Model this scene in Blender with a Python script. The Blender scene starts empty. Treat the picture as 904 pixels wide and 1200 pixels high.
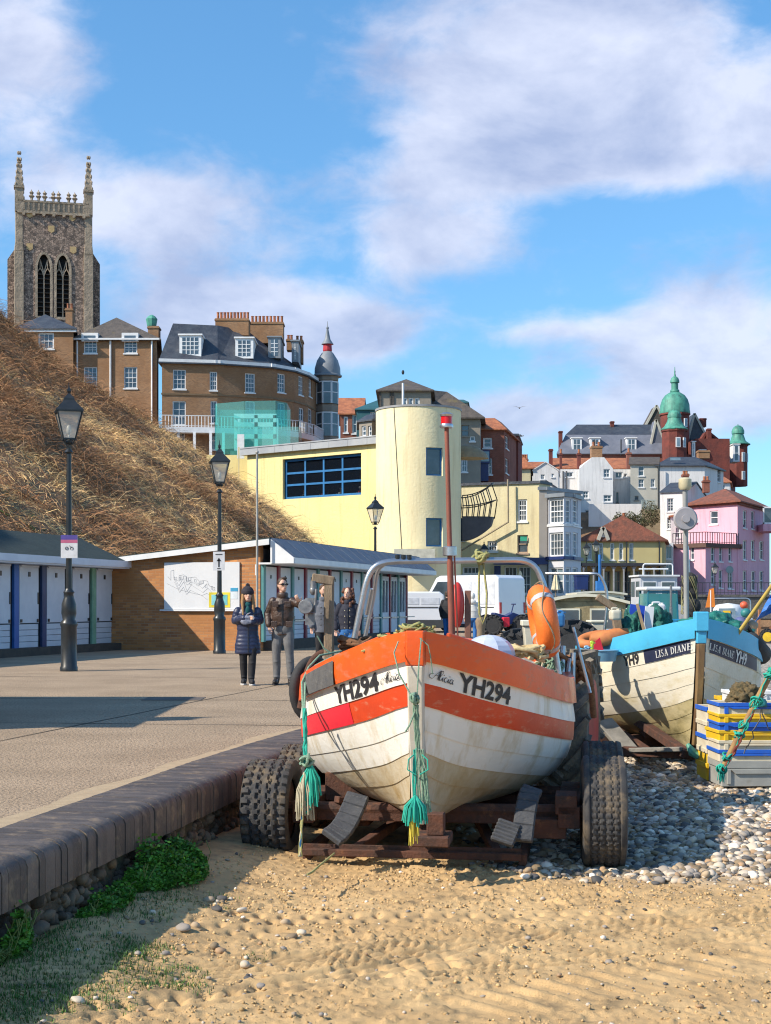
import bpy, bmesh, math, random
import numpy as np
from mathutils import Vector, Matrix, Euler, noise as mnoise
R = math.radians
random.seed(7); rng = np.random.default_rng(7)
S = bpy.context.scene
col = S.collection
F, CX, HY, ZC = 1667.0, 452.0, 708.0, 1.3      # focal length in photo pixels, centre, horizon row, eye height
cam = bpy.data.cameras.new('camera'); camo = bpy.data.objects.new('camera', cam); col.objects.link(camo)
camo.location = (0, 0, ZC); camo.rotation_euler = (R(90), 0, 0)
cam.sensor_fit = 'VERTICAL'; cam.sensor_height = 24.0; cam.lens = 24.0*F/1200
cam.shift_y = (HY-600)/1200; cam.clip_end = 6000; cam.clip_start = .1
S.camera = camo
S.view_settings.view_transform = 'Standard'; S.view_settings.look = 'None'
S.view_settings.gamma = 1; S.view_settings.use_curve_mapping = False
S.view_settings.exposure = 0.36
S.cycles.filter_width = 1.15
SUN_EL, SUN_AZ = 38.0, 26.0          # azimuth: degrees the sun stands behind the camera plane, to the left
a = R(SUN_AZ); e = R(SUN_EL)
sdir = Vector((-math.cos(a)*math.cos(e), -math.sin(a)*math.cos(e), math.sin(e)))
sl = bpy.data.lights.new('sun', 'SUN'); sl.energy = 5.0; sl.angle = R(.5); sl.color = (1, .90, .75)
so = bpy.data.objects.new('sun', sl); col.objects.link(so); so.rotation_euler = sdir.to_track_quat('Z', 'Y').to_euler()
so.location = (-40, -10, 40)
w = bpy.data.worlds.new('World'); S.world = w; w.use_nodes = True
nt = w.node_tree; N = nt.nodes; L = nt.links; N.clear()
def nn(t, **k):
 n = N.new(t)
 for q, v in k.items(): setattr(n, q, v)
 return n
def wire(*ps):
 for p, q in ps: L.new(p, q)
out = nn('ShaderNodeOutputWorld'); bg = nn('ShaderNodeBackground'); bg.inputs[1].default_value = .13
sky = nn('ShaderNodeTexSky', sky_type='NISHITA'); sky.sun_disc = False
sky.sun_elevation = e; sky.sun_rotation = math.atan2(sdir.x, sdir.y) % (2*math.pi)
sky.altitude = 0; sky.air_density = 1.0; sky.dust_density = .3; sky.ozone_density = 3.0
tint = nn('ShaderNodeMix', data_type='RGBA', blend_type='MULTIPLY'); tint.inputs[0].default_value = 1
tc = nn('ShaderNodeTexCoord')
sep = nn('ShaderNodeSeparateXYZ'); wire((tc.outputs['Generated'], sep.inputs[0]))
def mth(op, a, b=None, c=None, clamp=False):
 n = nn('ShaderNodeMath', operation=op); n.use_clamp = clamp
 for i, q in enumerate((a, b, c)):
  if q is None: continue
  if isinstance(q, (int, float)): n.inputs[i].default_value = q
  else: L.new(q, n.inputs[i])
 return n.outputs[0]
fad = nn('ShaderNodeMapRange'); wire((sep.outputs[2], fad.inputs[0])); fad.inputs[1].default_value = 0; fad.inputs[2].default_value = .42; fad.inputs[3].default_value = 0; fad.inputs[4].default_value = 1
tcol = nn('ShaderNodeMix', data_type='RGBA'); wire((fad.outputs[0], tcol.inputs[0]), (tcol.outputs[2], tint.inputs[7])); tcol.inputs[6].default_value = (.60, .86, 1.02, 1); tcol.inputs[7].default_value = (.78, 1.20, 1.34, 1)
az = mth('ARCTAN2', sep.outputs[0], sep.outputs[1]); el = mth('ARCSINE', sep.outputs[2])
comb = nn('ShaderNodeCombineXYZ'); wire((az, comb.inputs[0])); wire((mth('MULTIPLY', el, 1.7), comb.inputs[1]))
def noi(sc, det, rough, off, warp=0):
 mp = nn('ShaderNodeMapping'); mp.inputs[1].default_value = off; wire((comb.outputs[0], mp.inputs[0]))
 n = nn('ShaderNodeTexNoise'); n.inputs['Scale'].default_value = sc; n.inputs['Detail'].default_value = det
 n.inputs['Roughness'].default_value = rough; n.inputs['Distortion'].default_value = warp
 wire((mp.outputs[0], n.inputs['Vector'])); return n.outputs[0]
n1 = noi(7, 9, .56, (3.1, 1.7, 0), .25); n2 = noi(19, 8, .6, (9.1, 4.7, 2), .3)
banks = [(8.5, 20.8, 7.2, 3.6, .82), (12, 18.3, 4.5, 1.5, .5), (3.5, 17.8, 3, 1.6, .35), (1.6, 14.2, 2.9, 1.4, .62), (-14.8, 20.6, 2.6, 3.4, .72), (-9.5, 15.6, 4.6, 1.4, .66),
         (-6.3, 11.3, 3.0, 1.3, .72), (-2.2, 10.9, 2.6, 1.1, .74), (13.2, 10.6, 3.4, 2.0, .80), (8, 17.2, 5.5, .9, .35), (6.2, 10.9, 2.4, .6, .45), (9.5, 7.6, 6, 1.0, .5),
         (-30, 16, 9, 4, .55), (34, 18, 10, 5, .5), (60, 30, 20, 9, .5), (-75, 28, 20, 9, .45), (150, 30, 40, 10, .5), (-150, 35, 35, 10, .5), (-.5, 6.8, 6, 1.0, .35), (6, 9, 13, 2.6, .2), (-8, 13, 7, 2, .2), (3, 17, 8, 3, .12)]
tot = None
for (A_, E_, wa, we, st) in banks:
 dx = mth('MULTIPLY', mth('SUBTRACT', az, R(A_)), 1/R(wa)); dy = mth('MULTIPLY', mth('SUBTRACT', el, R(E_)), 1/R(we))
 d2 = mth('ADD', mth('MULTIPLY', dx, dx), mth('MULTIPLY', dy, dy))
 g = mth('MULTIPLY', mth('POWER', 2.0, mth('MULTIPLY', d2, -1.0)), st)
 tot = g if tot is None else mth('ADD', tot, g)
dens = mth('ADD', mth('ADD', tot, mth('MULTIPLY', mth('SUBTRACT', n1, .5), 1.05)), mth('MULTIPLY', mth('SUBTRACT', n2, .5), .6))
rmp = nn('ShaderNodeMapRange', interpolation_type='SMOOTHSTEP'); wire((dens, rmp.inputs[0]))
rmp.inputs[1].default_value = .22; rmp.inputs[2].default_value = .68; rmp.inputs[4].default_value = .86
n1b = noi(7, 9, .56, (3.1+.03, 1.7-.05, 0), .25)
crv = nn('ShaderNodeMapRange'); wire((mth('ADD', mth('MULTIPLY', mth('SUBTRACT', n1b, n1), 2.6), mth('MULTIPLY', n2, .55)), crv.inputs[0])); crv.inputs[1].default_value = -.22; crv.inputs[2].default_value = .66
cc = nn('ShaderNodeMix', data_type='RGBA'); wire((crv.outputs[0], cc.inputs[0]))
cc.inputs[6].default_value = (2.8, 3.25, 4.7, 1); cc.inputs[7].default_value = (5.2, 5.45, 6.5, 1)
mx = nn('ShaderNodeMix', data_type='RGBA')
wire((sky.outputs[0], tint.inputs[6]), (tint.outputs[2], mx.inputs[6]), (cc.outputs[2], mx.inputs[7]), (rmp.outputs[0], mx.inputs[0]),
     (mx.outputs[2], bg.inputs[0]), (bg.outputs[0], out.inputs[0]))
def XY(px, Y): return Vector(((px-CX)*Y/F, Y))
def ZZ(py, Y): return ZC+(HY-py)*Y/F
def P3(px, py, Y): return Vector(((px-CX)*Y/F, Y, ZZ(py, Y)))
def tag(o, label=None, cat=None, group=None, kind=None):
 if label: o['label'] = label
 if cat: o['category'] = cat
 if group: o['group'] = group
 if kind: o['kind'] = kind
 return o
def empty(name, loc=(0, 0, 0), rz=0, label=None, cat=None, group=None):
 o = bpy.data.objects.new(name, None); col.objects.link(o); o.empty_display_size = .2
 o.location = loc; o.rotation_euler = (0, 0, rz); return tag(o, label, cat, group)
def kids(o): return [c for c in bpy.data.objects if c.parent == o]
def copy_tree(o, parent=None, loc=None, rz=None, label=None, ch=None):
 if ch is None:
  ch = {}
  for c in bpy.data.objects:
   if c.parent: ch.setdefault(c.parent.name, []).append(c)
 c = o.copy(); col.objects.link(c)
 if parent: c.parent = parent
 if loc is not None: c.location = loc
 if rz is not None: c.rotation_euler = (0, 0, rz)
 if label: c['label'] = label
 for k in ch.get(o.name, []): copy_tree(k, c, ch=ch)
 return c
class MB:
 def __init__(s): s.v = []; s.f = []; s.m = []; s.r = []; s.mi = 0; s.rnd = None; s.T = None
 def add(s, vs, fs, mi=None, r=None):
  o = len(s.v)
  if s.T is not None: vs = [s.T @ Vector(v) for v in vs]
  s.v.extend([tuple(v) for v in vs]); rr = s.rnd if r is None else r
  if rr is None: rr = random.random()
  for f in fs:
   s.f.append([i+o for i in f]); s.m.append(s.mi if mi is None else mi); s.r.append(rr)
  return s
 def bx(s, x0, y0, z0, x1, y1, z1, mi=None, M=None, r=None):
  vs = [(x, y, z) for z in (z0, z1) for y in (y0, y1) for x in (x0, x1)]
  if M is not None: vs = [M @ Vector(v) for v in vs]
  return s.add(vs, [(0, 2, 3, 1), (4, 5, 7, 6), (0, 1, 5, 4), (2, 6, 7, 3), (0, 4, 6, 2), (1, 3, 7, 5)], mi, r)
 def bar(s, p, q, w, h, mi=None, up=(0, 0, 1), r=None):
  p = Vector(p); q = Vector(q); d = (q-p); l = d.length; d.normalize(); up = Vector(up)
  if abs(d.dot(up)) > .98: up = Vector((0, 1, 0))
  x = d.cross(up).normalized(); u = x.cross(d)
  vs = [p+d*a*l+x*b*w/2+u*c*h/2 for a in (0, 1) for b in (-1, 1) for c in (-1, 1)]
  return s.add(vs, [(0, 1, 3, 2), (4, 6, 7, 5), (0, 4, 5, 1), (2, 3, 7, 6), (0, 2, 6, 4), (1, 5, 7, 3)], mi, r)
 def tube(s, pts, r, n=8, mi=None, rr=None, closed=False, sq=1):
  pts = [Vector(p) for p in pts]; m = len(pts)
  if not hasattr(r, '__len__'): r = [r]*m
  vs = []; prev = None
  for i, p in enumerate(pts):
   t = (pts[min(i+1, m-1)]-pts[max(i-1, 0)]) if not closed else (pts[(i+1) % m]-pts[i-1])
   if t.length < 1e-9: t = Vector((0, 0, 1))
   t.normalize()
   if prev is None:
    a_ = Vector((0, 0, 1)) if abs(t.z) < .9 else Vector((1, 0, 0)); x = t.cross(a_).normalized()
   else:
    x = prev-t*prev.dot(t); x = x.normalized() if x.length > 1e-6 else t.orthogonal().normalized()
   prev = x; y = t.cross(x)
   for k in range(n):
    q = 2*math.pi*k/n; vs.append(p+x*math.cos(q)*r[i]+y*math.sin(q)*r[i]*sq)
  fs = [(i*n+k, i*n+(k+1) % n, (i+1)*n+(k+1) % n, (i+1)*n+k) for i in range(m-1) for k in range(n)]
  if closed: fs += [((m-1)*n+k, (m-1)*n+(k+1) % n, (k+1) % n, k) for k in range(n)]
  else: fs += [tuple(range(n-1, -1, -1)), tuple((m-1)*n+k for k in range(n))]
  return s.add(vs, fs, mi, rr)
 def lathe(s, prof, c=(0, 0, 0), n=20, mi=None, M=None, ax=1, ay=1, a0=0, a1=2*math.pi, rr=None, ph=0):
  full = abs(a1-a0-2*math.pi) < 1e-6; k = n if full else n+1; vs = []
  for (r, z) in prof:
   for i in range(k):
    q = a0+(a1-a0)*i/n+ph; v = Vector((r*math.cos(q)*ax, r*math.sin(q)*ay, z))
    if M is not None: v = M @ v
    vs.append(v+Vector(c))
  fs = []
  for j in range(len(prof)-1):
   for i in range(n):
    i2 = (i+1) % k; fs.append((j*k+i, j*k+i2, (j+1)*k+i2, (j+1)*k+i))
  if full:
   if prof[0][0] > 1e-4: fs.append(tuple(range(k-1, -1, -1)))
   if prof[-1][0] > 1e-4: fs.append(tuple((len(prof)-1)*k+i for i in range(k)))
  return s.add(vs, fs, mi, rr)
 def sph(s, c, rx, ry=None, rz=None, nu=12, nv=8, mi=None, M=None, rr=None):
  ry = ry or rx; rz = rz or rx
  pr = [(math.sin(math.pi*j/nv), -math.cos(math.pi*j/nv)) for j in range(nv+1)]
  D = Matrix.Diagonal((rx, ry, rz)); D = (M.to_3x3() @ D) if M is not None else D
  return s.lathe(pr, c, nu, mi, D, rr=rr)
 def prism(s, poly, axis='y', a=0, b=1, mi=None, M=None, r=None):
  """polygon in the plane across 'axis', extruded from a to b"""
  n = len(poly)
  def pt(p, t): return {'y': (p[0], t, p[1]), 'x': (t, p[0], p[1]), 'z': (p[0], p[1], t)}[axis]
  vs = [pt(p, a) for p in poly]+[pt(p, b) for p in poly]
  if M is not None: vs = [M @ Vector(v) for v in vs]
  return s.add(vs, [tuple(range(n)), tuple(range(2*n-1, n-1, -1))]+[(i, i+n, (i+1) % n+n, (i+1) % n) for i in range(n)], mi, r)
 def build(s, name, mats, parent=None, smooth=None, bevel=0, seg=1, label=None, loc=None, fixn=True):
  me = bpy.data.meshes.new(name); me.from_pydata(s.v, [], s.f); me.validate(clean_customdata=False)
  if not isinstance(mats, (list, tuple)): mats = [mats]
  for m in mats: me.materials.append(m)
  if len(me.polygons) == len(s.m):
   me.polygons.foreach_set('material_index', s.m)
   at = me.attributes.new('rnd', 'FLOAT', 'FACE'); at.data.foreach_set('value', s.r)
  if fixn:
   bm = bmesh.new(); bm.from_mesh(me); bmesh.ops.recalc_face_normals(bm, faces=bm.faces); bm.to_mesh(me); bm.free()
  if smooth is not None:
   me.shade_smooth()
   if smooth < 180: me.set_sharp_from_angle(angle=R(smooth))
  o = bpy.data.objects.new(name, me); col.objects.link(o)
  if parent: o.parent = parent
  if loc is not None: o.location = loc
  if bevel:
   b = o.modifiers.new('bevel', 'BEVEL'); b.width = bevel; b.segments = seg; b.limit_method = 'ANGLE'; b.angle_limit = R(40)
  if label: o['label'] = label
  return o
def npmesh(name, V, Fc, mats, rnd=None, smooth=False, parent=None, mi=None):
 me = bpy.data.meshes.new(name); V = np.asarray(V, np.float32); Fc = np.asarray(Fc, np.int32); k = Fc.shape[1]
 me.vertices.add(len(V)); me.vertices.foreach_set('co', V.ravel())
 me.loops.add(Fc.size); me.loops.foreach_set('vertex_index', Fc.ravel())
 me.polygons.add(len(Fc)); me.polygons.foreach_set('loop_start', np.arange(0, Fc.size, k, dtype=np.int32))
 for m in (mats if isinstance(mats, (list, tuple)) else [mats]): me.materials.append(m)
 me.update(calc_edges=True)
 if rnd is not None:
  at = me.attributes.new('rnd', 'FLOAT', 'FACE'); at.data.foreach_set('value', np.asarray(rnd, np.float32))
 if mi is not None: me.polygons.foreach_set('material_index', np.asarray(mi, np.int32))
 if smooth: me.shade_smooth()
 o = bpy.data.objects.new(name, me); col.objects.link(o)
 if parent: o.parent = parent
 return o
_g = rng.random((256, 256))
def vnoise(x, y):
 xi = np.floor(x).astype(int); yi = np.floor(y).astype(int); fx = x-xi; fy = y-yi
 fx = fx*fx*(3-2*fx); fy = fy*fy*(3-2*fy)
 g = lambda i, j: _g[i % 256, j % 256]
 return (g(xi, yi)*(1-fx)+g(xi+1, yi)*fx)*(1-fy)+(g(xi, yi+1)*(1-fx)+g(xi+1, yi+1)*fx)*fy
def fbm(x, y, o=4):
 t = 0; a_ = .5
 for i in range(o): t = t+a_*(vnoise(x*2**i+17*i, y*2**i+31*i)-.5); a_ *= .5
 return t
def sstep(a_, b_, x):
 t = np.clip((x-a_)/(b_-a_), 0, 1); return t*t*(3-2*t)
_mc = {}
def M(name, c, c2=None, sc=3, rough=.75, metal=0, bump=0, bsc=40, rnd=0, dirt=None, tex='noise', brick=None, spec=.5, stretch=None, det=6, coat=0, sub=0, thr=None):
 if name in _mc: return _mc[name]
 m = bpy.data.materials.new(name); m.use_nodes = True; _mc[name] = m
 t = m.node_tree; n = t.nodes; l = t.links; b = n['Principled BSDF']
 b.inputs['Roughness'].default_value = rough; b.inputs['Metallic'].default_value = metal
 b.inputs['Specular IOR Level'].default_value = spec; b.inputs['Coat Weight'].default_value = coat
 tcn = n.new('ShaderNodeTexCoord'); vec = tcn.outputs['Object']
 if stretch:
  mp = n.new('ShaderNodeMapping'); mp.inputs[3].default_value = stretch; l.new(vec, mp.inputs[0]); vec = mp.outputs[0]
 def noise(scale, d=6, rg=.6, v=None):
  q = n.new('ShaderNodeTexNoise'); q.inputs['Scale'].default_value = scale; q.inputs['Detail'].default_value = d
  q.inputs['Roughness'].default_value = rg; l.new(v or vec, q.inputs['Vector']); return q.outputs[0]
 def ramp(v, lo, hi):
  q = n.new('ShaderNodeMapRange'); q.inputs[1].default_value = lo; q.inputs[2].default_value = hi; l.new(v, q.inputs[0]); return q.outputs[0]
 def mix(f, A, B, bt='MIX'):
  q = n.new('ShaderNodeMix'); q.data_type = 'RGBA'; q.blend_type = bt
  for i, x in ((0, f), (6, A), (7, B)):
   if hasattr(x, 'links') or hasattr(x, 'is_output'): l.new(x, q.inputs[i])
   elif i: q.inputs[i].default_value = (*x, 1)
   else: q.inputs[0].default_value = x
  return q.outputs[2]
 c2 = c2 or tuple(x*.72 for x in c); hgt = None
 if tex == 'brick':
  bw, bh, mor, mc = brick
  sp = n.new('ShaderNodeSeparateXYZ'); l.new(tcn.outputs['Object'], sp.inputs[0])
  ad = n.new('ShaderNodeMath'); ad.operation = 'ADD'; l.new(sp.outputs[0], ad.inputs[0]); l.new(sp.outputs[1], ad.inputs[1])
  cb = n.new('ShaderNodeCombineXYZ'); l.new(ad.outputs[0], cb.inputs[0]); l.new(sp.outputs[2], cb.inputs[1])
  br = n.new('ShaderNodeTexBrick'); l.new(cb.outputs[0], br.inputs['Vector']); br.inputs['Scale'].default_value = 1
  br.inputs['Brick Width'].default_value = bw; br.inputs['Row Height'].default_value = bh; br.inputs['Mortar Size'].default_value = mor
  br.inputs['Color1'].default_value = (*c, 1); br.inputs['Color2'].default_value = (*c2, 1); br.inputs['Mortar'].default_value = (*mc, 1)
  color = mix(ramp(noise(sc), .35, .7), br.outputs[0], tuple(x*.6 for x in c));
  hgt = n.new('ShaderNodeMath'); hgt.operation = 'SUBTRACT'; hgt.inputs[0].default_value = 1; l.new(br.outputs[1], hgt.inputs[1]); hgt = hgt.outputs[0]
 elif tex == 'voronoi':
  vo = n.new('ShaderNodeTexVoronoi'); vo.inputs['Scale'].default_value = sc; l.new(vec, vo.inputs['Vector'])
  sx = n.new('ShaderNodeSeparateColor'); l.new(vo.outputs['Color'], sx.inputs[0])
  color = mix(sx.outputs[0], c, c2); v2 = n.new('ShaderNodeTexVoronoi'); v2.feature = 'DISTANCE_TO_EDGE'; v2.inputs['Scale'].default_value = sc; l.new(vec, v2.inputs['Vector'])
  hgt = ramp(v2.outputs['Distance'], 0, .12); color = mix(hgt, tuple(x*.55 for x in c2), color)
 else:
  lo, hi = thr or (.35, .65)
  color = mix(ramp(noise(sc, det), lo, hi), c, c2)
 if rnd:
  at = n.new('ShaderNodeAttribute'); at.attribute_name = 'rnd'
  color = mix(1.0, color, mix(at.outputs['Fac'], (1-rnd,)*3, (1+rnd,)*3), 'MULTIPLY')
 if dirt:
  dc, ds, lo, hi = dirt[:4]; dv = None
  if len(dirt) > 4:
   mp = n.new('ShaderNodeMapping'); mp.inputs[3].default_value = dirt[4]; l.new(tcn.outputs['Object'], mp.inputs[0]); dv = mp.outputs[0]
  color = mix(ramp(noise(ds, 8, .65, dv), lo, hi), color, dc)
 l.new(color, b.inputs['Base Color'])
 if bump:
  bp = n.new('ShaderNodeBump'); bp.inputs['Strength'].default_value = min(1, bump); bp.inputs['Distance'].default_value = .6/bsc if hgt is None else .012
  if bump > 1: bp.inputs['Distance'].default_value *= bump
  l.new(hgt if hgt is not None else noise(bsc, 5), bp.inputs['Height']); l.new(bp.outputs[0], b.inputs['Normal'])
 return m
def glassy(name, c, tr=.6, rough=.03, base=None):
 if name in _mc: return _mc[name]
 m = bpy.data.materials.new(name); m.use_nodes = True; _mc[name] = m
 t = m.node_tree; n = t.nodes; l = t.links; n.remove(n['Principled BSDF'])
 T = n.new('ShaderNodeBsdfTransparent'); T.inputs[0].default_value = (*c, 1)
 G = n.new('ShaderNodeBsdfPrincipled'); G.inputs['Base Color'].default_value = (*(base or c), 1); G.inputs['Roughness'].default_value = rough
 X = n.new('ShaderNodeMixShader'); X.inputs[0].default_value = 1-tr
 l.new(T.outputs[0], X.inputs[1]); l.new(G.outputs[0], X.inputs[2]); l.new(X.outputs[0], n['Material Output'].inputs[0]); return m
white = M('white_paint', (.74, .75, .76), (.62, .64, .66), sc=4, rough=.5)
wht2 = M('white_trim', (.78, .78, .78), (.66, .67, .68), sc=2, rough=.6)
black = M('black_paint', (.018, .022, .025), (.03, .033, .036), sc=6, rough=.35)
pane_m = M('window_glass', (.035, .05, .065), (.09, .12, .15), sc=.8, rough=.06, spec=.9)
pane_b = M('window_glass_pale', (.10, .16, .20), (.22, .30, .36), sc=.5, rough=.08, spec=.9)
dark_in = M('dark_interior', (.012, .013, .016), (.02, .02, .022), rough=.9)
steel = M('galvanised_steel', (.42, .44, .47), (.55, .57, .6), sc=8, rough=.32, metal=.85, bump=.1, bsc=60)
rust = M('rusty_iron', (.11, .042, .024), (.05, .027, .02), sc=9, rough=.85, bump=.6, bsc=50, dirt=((.24, .10, .045), 13, .55, .8))
rubber = M('rubber', (.022, .023, .026), (.035, .035, .037), sc=12, rough=.8, bump=.3, bsc=60)
wood_g = M('weathered_wood', (.28, .21, .14), (.19, .14, .09), sc=5, rough=.85, bump=.5, bsc=40, stretch=(6, 6, 1))
lead = M('lead_roof', (.17, .19, .22), (.24, .26, .28), sc=1.2, rough=.5)
stone_t = M('tower_dressing_stone', (.42, .33, .24), (.25, .20, .145), sc=.9, rough=.9, bump=.5, bsc=3)
flint = M('flint_wall', (.52, .37, .28), (.11, .08, .065), tex='voronoi', sc=3.6, rough=.85, bump=.6, dirt=((.16, .12, .09), .5, .5, .8))
slate = M('slate_roof', (.055, .065, .08), (.035, .04, .055), sc=1.2, rough=.55, bump=.4, bsc=5, dirt=((.10, .10, .11), 1.5, .5, .8))
slate_br = M('brown_tile_roof', (.11, .09, .075), (.065, .055, .048), sc=2.0, rough=.8, bump=.5, bsc=6, dirt=((.20, .15, .03), .7, .58, .8))
tile_or = M('orange_pantiles', (.44, .16, .07), (.27, .09, .045), sc=2.0, rough=.85, bump=.5, bsc=5, dirt=((.10, .06, .04), 1.3, .52, .8))
tile_rd = M('red_brown_tiles', (.26, .085, .05), (.15, .06, .04), sc=2.2, rough=.85, bump=.5, bsc=5, dirt=((.08, .05, .04), 1.3, .5, .8))
br_ho = M('brown_stock_brick', (.40, .20, .09), (.22, .11, .055), tex='brick', brick=(.23, .078, .008, (.30, .24, .17)), sc=.45, bump=.3, rough=.9)
br_rd = M('red_brick', (.30, .095, .06), (.20, .065, .045), tex='brick', brick=(.23, .078, .008, (.26, .15, .11)), sc=.6, bump=.3, rough=.9)
br_dk = M('deep_red_brick', (.19, .045, .032), (.10, .03, .025), sc=.8, rough=.9, bump=.3, bsc=4)
br_hut = M('gable_brick', (.66, .29, .10), (.34, .13, .055), tex='brick', brick=(.225, .075, .006, (.36, .27, .18)), sc=.8, bump=.5, rough=.9)
class Face:
 def __init__(s, a, b):
  s.a = Vector(a); s.b = Vector(b); s.W = (s.b-s.a).length; s.d = (s.b-s.a)/s.W; s.n = Vector((s.d.y, -s.d.x)); s.ops = []
 def uv(s, px, py):
  k = (px-CX)/F; den = s.d.x-k*s.d.y
  if abs(den) < 1e-9: return None
  u = (k*s.a.y-s.a.x)/den; Y = s.a.y+u*s.d.y
  return u, ZZ(py, Y), Y
class Bldg:
 """footprint corners go left to right along the street side, then round the back"""
 def __init__(s, name, label, cat, pts, zb, zt, mat, group=None, base_mats=None):
  s.pts = [XY(*p) for p in pts]; s.zb = zb; s.zt = zt; s.mat = mat
  o = s.pts[0]; s.o = o; s.root = empty(name, (o.x, o.y, zb), 0, label, cat, group)
  n = len(s.pts); s.faces = [Face(s.pts[i]-o, s.pts[(i+1) % n]-o) for i in range(n)]
  for f in s.faces: f.world = Face(f.a+o, f.b+o)
  s.wins = []; s.extra = MB()
 def loc(s, px, py, Y): return P3(px, py, Y)-Vector((s.o.x, s.o.y, s.zb))
 def win(s, x0, y0, x1, y1, nx=2, nz=4, fm=None, pm=None, face=None, fw=.09, sill=True, name='window', dep=.16, lintel=False, bar=.035, proud=None):
  cx = (x0+x1)/2; best = None
  for i, f in enumerate(s.faces):
   if face is not None and i != face: continue
   r_ = f.world.uv(cx, (y0+y1)/2)
   if r_ and -.01 < r_[0] < f.W+.01 and r_[2] > 0 and (best is None or r_[2] < best[1]): best = (f, r_[2])
  if best is None: print('NO FACE', s.root.name, x0, y0); return
  f = best[0]; u0 = max(.03, f.world.uv(x0, y1)[0]); u1 = min(f.W-.03, f.world.uv(x1, y1)[0]); Y = best[1]
  z0 = max(.02, ZZ(y1, Y)-s.zb); z1 = min(s.zt-s.zb-.02, ZZ(y0, Y)-s.zb)
  f.ops.append((u0, z0, u1, z1)); s._win(f, u0, z0, u1, z1, nx, nz, fm or wht2, pm or pane_m, fw, sill, name, dep, bar)
 def row(s, x0, x1, n, w, y0, y1, **k):
  for i in range(n):
   c = x0+(x1-x0)*(i+.5)/n; s.win(c-w/2, y0, c+w/2, y1, **k)
 def _win(s, f, u0, z0, u1, z1, nx, nz, fm, pm, fw, sill, name, dep, bar):
  T = Matrix(((f.d.x, -f.n.x, 0, f.a.x), (f.d.y, -f.n.y, 0, f.a.y), (0, 0, 1, 0), (0, 0, 0, 1)))
  m = MB(); m.T = T; y0 = dep-.07; y1 = dep-.003
  m.bx(u0, y0, z0, u0+fw, y1, z1); m.bx(u1-fw, y0, z0, u1, y1, z1)
  m.bx(u0+fw, y0+.002, z0, u1-fw, y1, z0+fw); m.bx(u0+fw, y0+.002, z1-fw, u1-fw, y1, z1)
  for i in range(1, nx):
   x = u0+fw+(u1-u0-2*fw)*i/nx; m.bx(x-bar/2, y0+.02, z0+fw, x+bar/2, y1, z1-fw)
  for j in range(1, nz):
   z = z0+fw+(z1-z0-2*fw)*j/nz; q = 1.9 if j*2 == nz else 1; m.bx(u0+fw, y0+.018-.01*(q > 1), z-bar*q/2, u1-fw, y1-.001, z+bar*q/2)
  if sill: m.bx(u0-.08, -.08, z0-.12, u1+.08, .05, z0-.002)
  w_ = m.build(name, fm, s.root); p = MB(); p.T = T; p.bx(u0+.01, y1+.006, z0+.01, u1-.01, y1+.02, z1-.01); p.build('pane', pm, w_)
 def walls(s, skip=()):
  m = MB(); dep = .18
  for i, f in enumerate(s.faces):
   m.rnd = .5
   us = sorted({0, f.W, *[o[0] for o in f.ops], *[o[2] for o in f.ops]}); H = s.zt-s.zb
   zs = sorted({0, H, *[o[1] for o in f.ops], *[o[3] for o in f.ops]})
   pt = lambda u, z, d=0: (f.a.x+f.d.x*u-f.n.x*d, f.a.y+f.d.y*u-f.n.y*d, z)
   for a_, b_ in zip(us, us[1:]):
    for c_, d_ in zip(zs, zs[1:]):
     if b_-a_ < 1e-5 or d_-c_ < 1e-5: continue
     um = (a_+b_)/2; zm = (c_+d_)/2
     if any(o[0] < um < o[2] and o[1] < zm < o[3] for o in f.ops): continue
     m.add([pt(a_, c_), pt(b_, c_), pt(b_, d_), pt(a_, d_)], [(0, 1, 2, 3)])
   for (a_, c_, b_, d_) in f.ops:
    q = [(a_, c_), (b_, c_), (b_, d_), (a_, d_)]
    for k in range(4):
     p, r_ = q[k], q[(k+1) % 4]; m.add([pt(*p), pt(*r_), pt(*r_, dep), pt(*p, dep)], [(0, 1, 2, 3)])
    m.add([pt(*p, dep) for p in q], [(0, 1, 2, 3)])
  n = len(s.pts); L_ = [(p-s.o) for p in s.pts]
  m.add([(p.x, p.y, s.zt-s.zb) for p in L_], [tuple(range(n))])
  return m.build('wall', s.mat, s.root, fixn=False)
 def band(s, py, Y, h, out, mat, name='cornice', faces=None, z=None):
  m = MB(); z = (ZZ(py, Y) if z is None else z)-s.zb
  for i, f in enumerate(s.faces):
   if faces is not None and i not in faces: continue
   T = Matrix(((f.d.x, -f.n.x, 0, f.a.x), (f.d.y, -f.n.y, 0, f.a.y), (0, 0, 1, 0), (0, 0, 0, 1))); m.T = T
   m.bx(-out+.004*i, -out, z, f.W+out-.004*i, .004, z+h)
  m.T = None; return m.build(name, mat, s.root)
 def roof(s, up, h, mat, over=.35, zt=None, name='roof', thick=.12):
  """up: list of (index weights) upper points as world XY, same count as footprint"""
  n = len(s.pts); c = sum(s.pts, Vector((0, 0)))/n; m = MB(); z0 = (zt or s.zt)-s.zb
  lo = []
  for i in range(n):
   a_ = (s.pts[i]-s.pts[i-1]).normalized(); b_ = (s.pts[(i+1) % n]-s.pts[i]).normalized()
   na = Vector((a_.y, -a_.x)); nb = Vector((b_.y, -b_.x)); q = (na+nb); q = q/max(.4, q.length_squared)*2
   lo.append(s.pts[i]+q*over-s.o)
  U = [Vector(p)-s.o for p in up]; slope = h/2.5; zl = z0-min(.25, over*.4)
  vs = [(p.x, p.y, zl) for p in lo]+[(p.x, p.y, zl+thick) for p in lo]+[(p.x, p.y, z0+h) for p in U]
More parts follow.
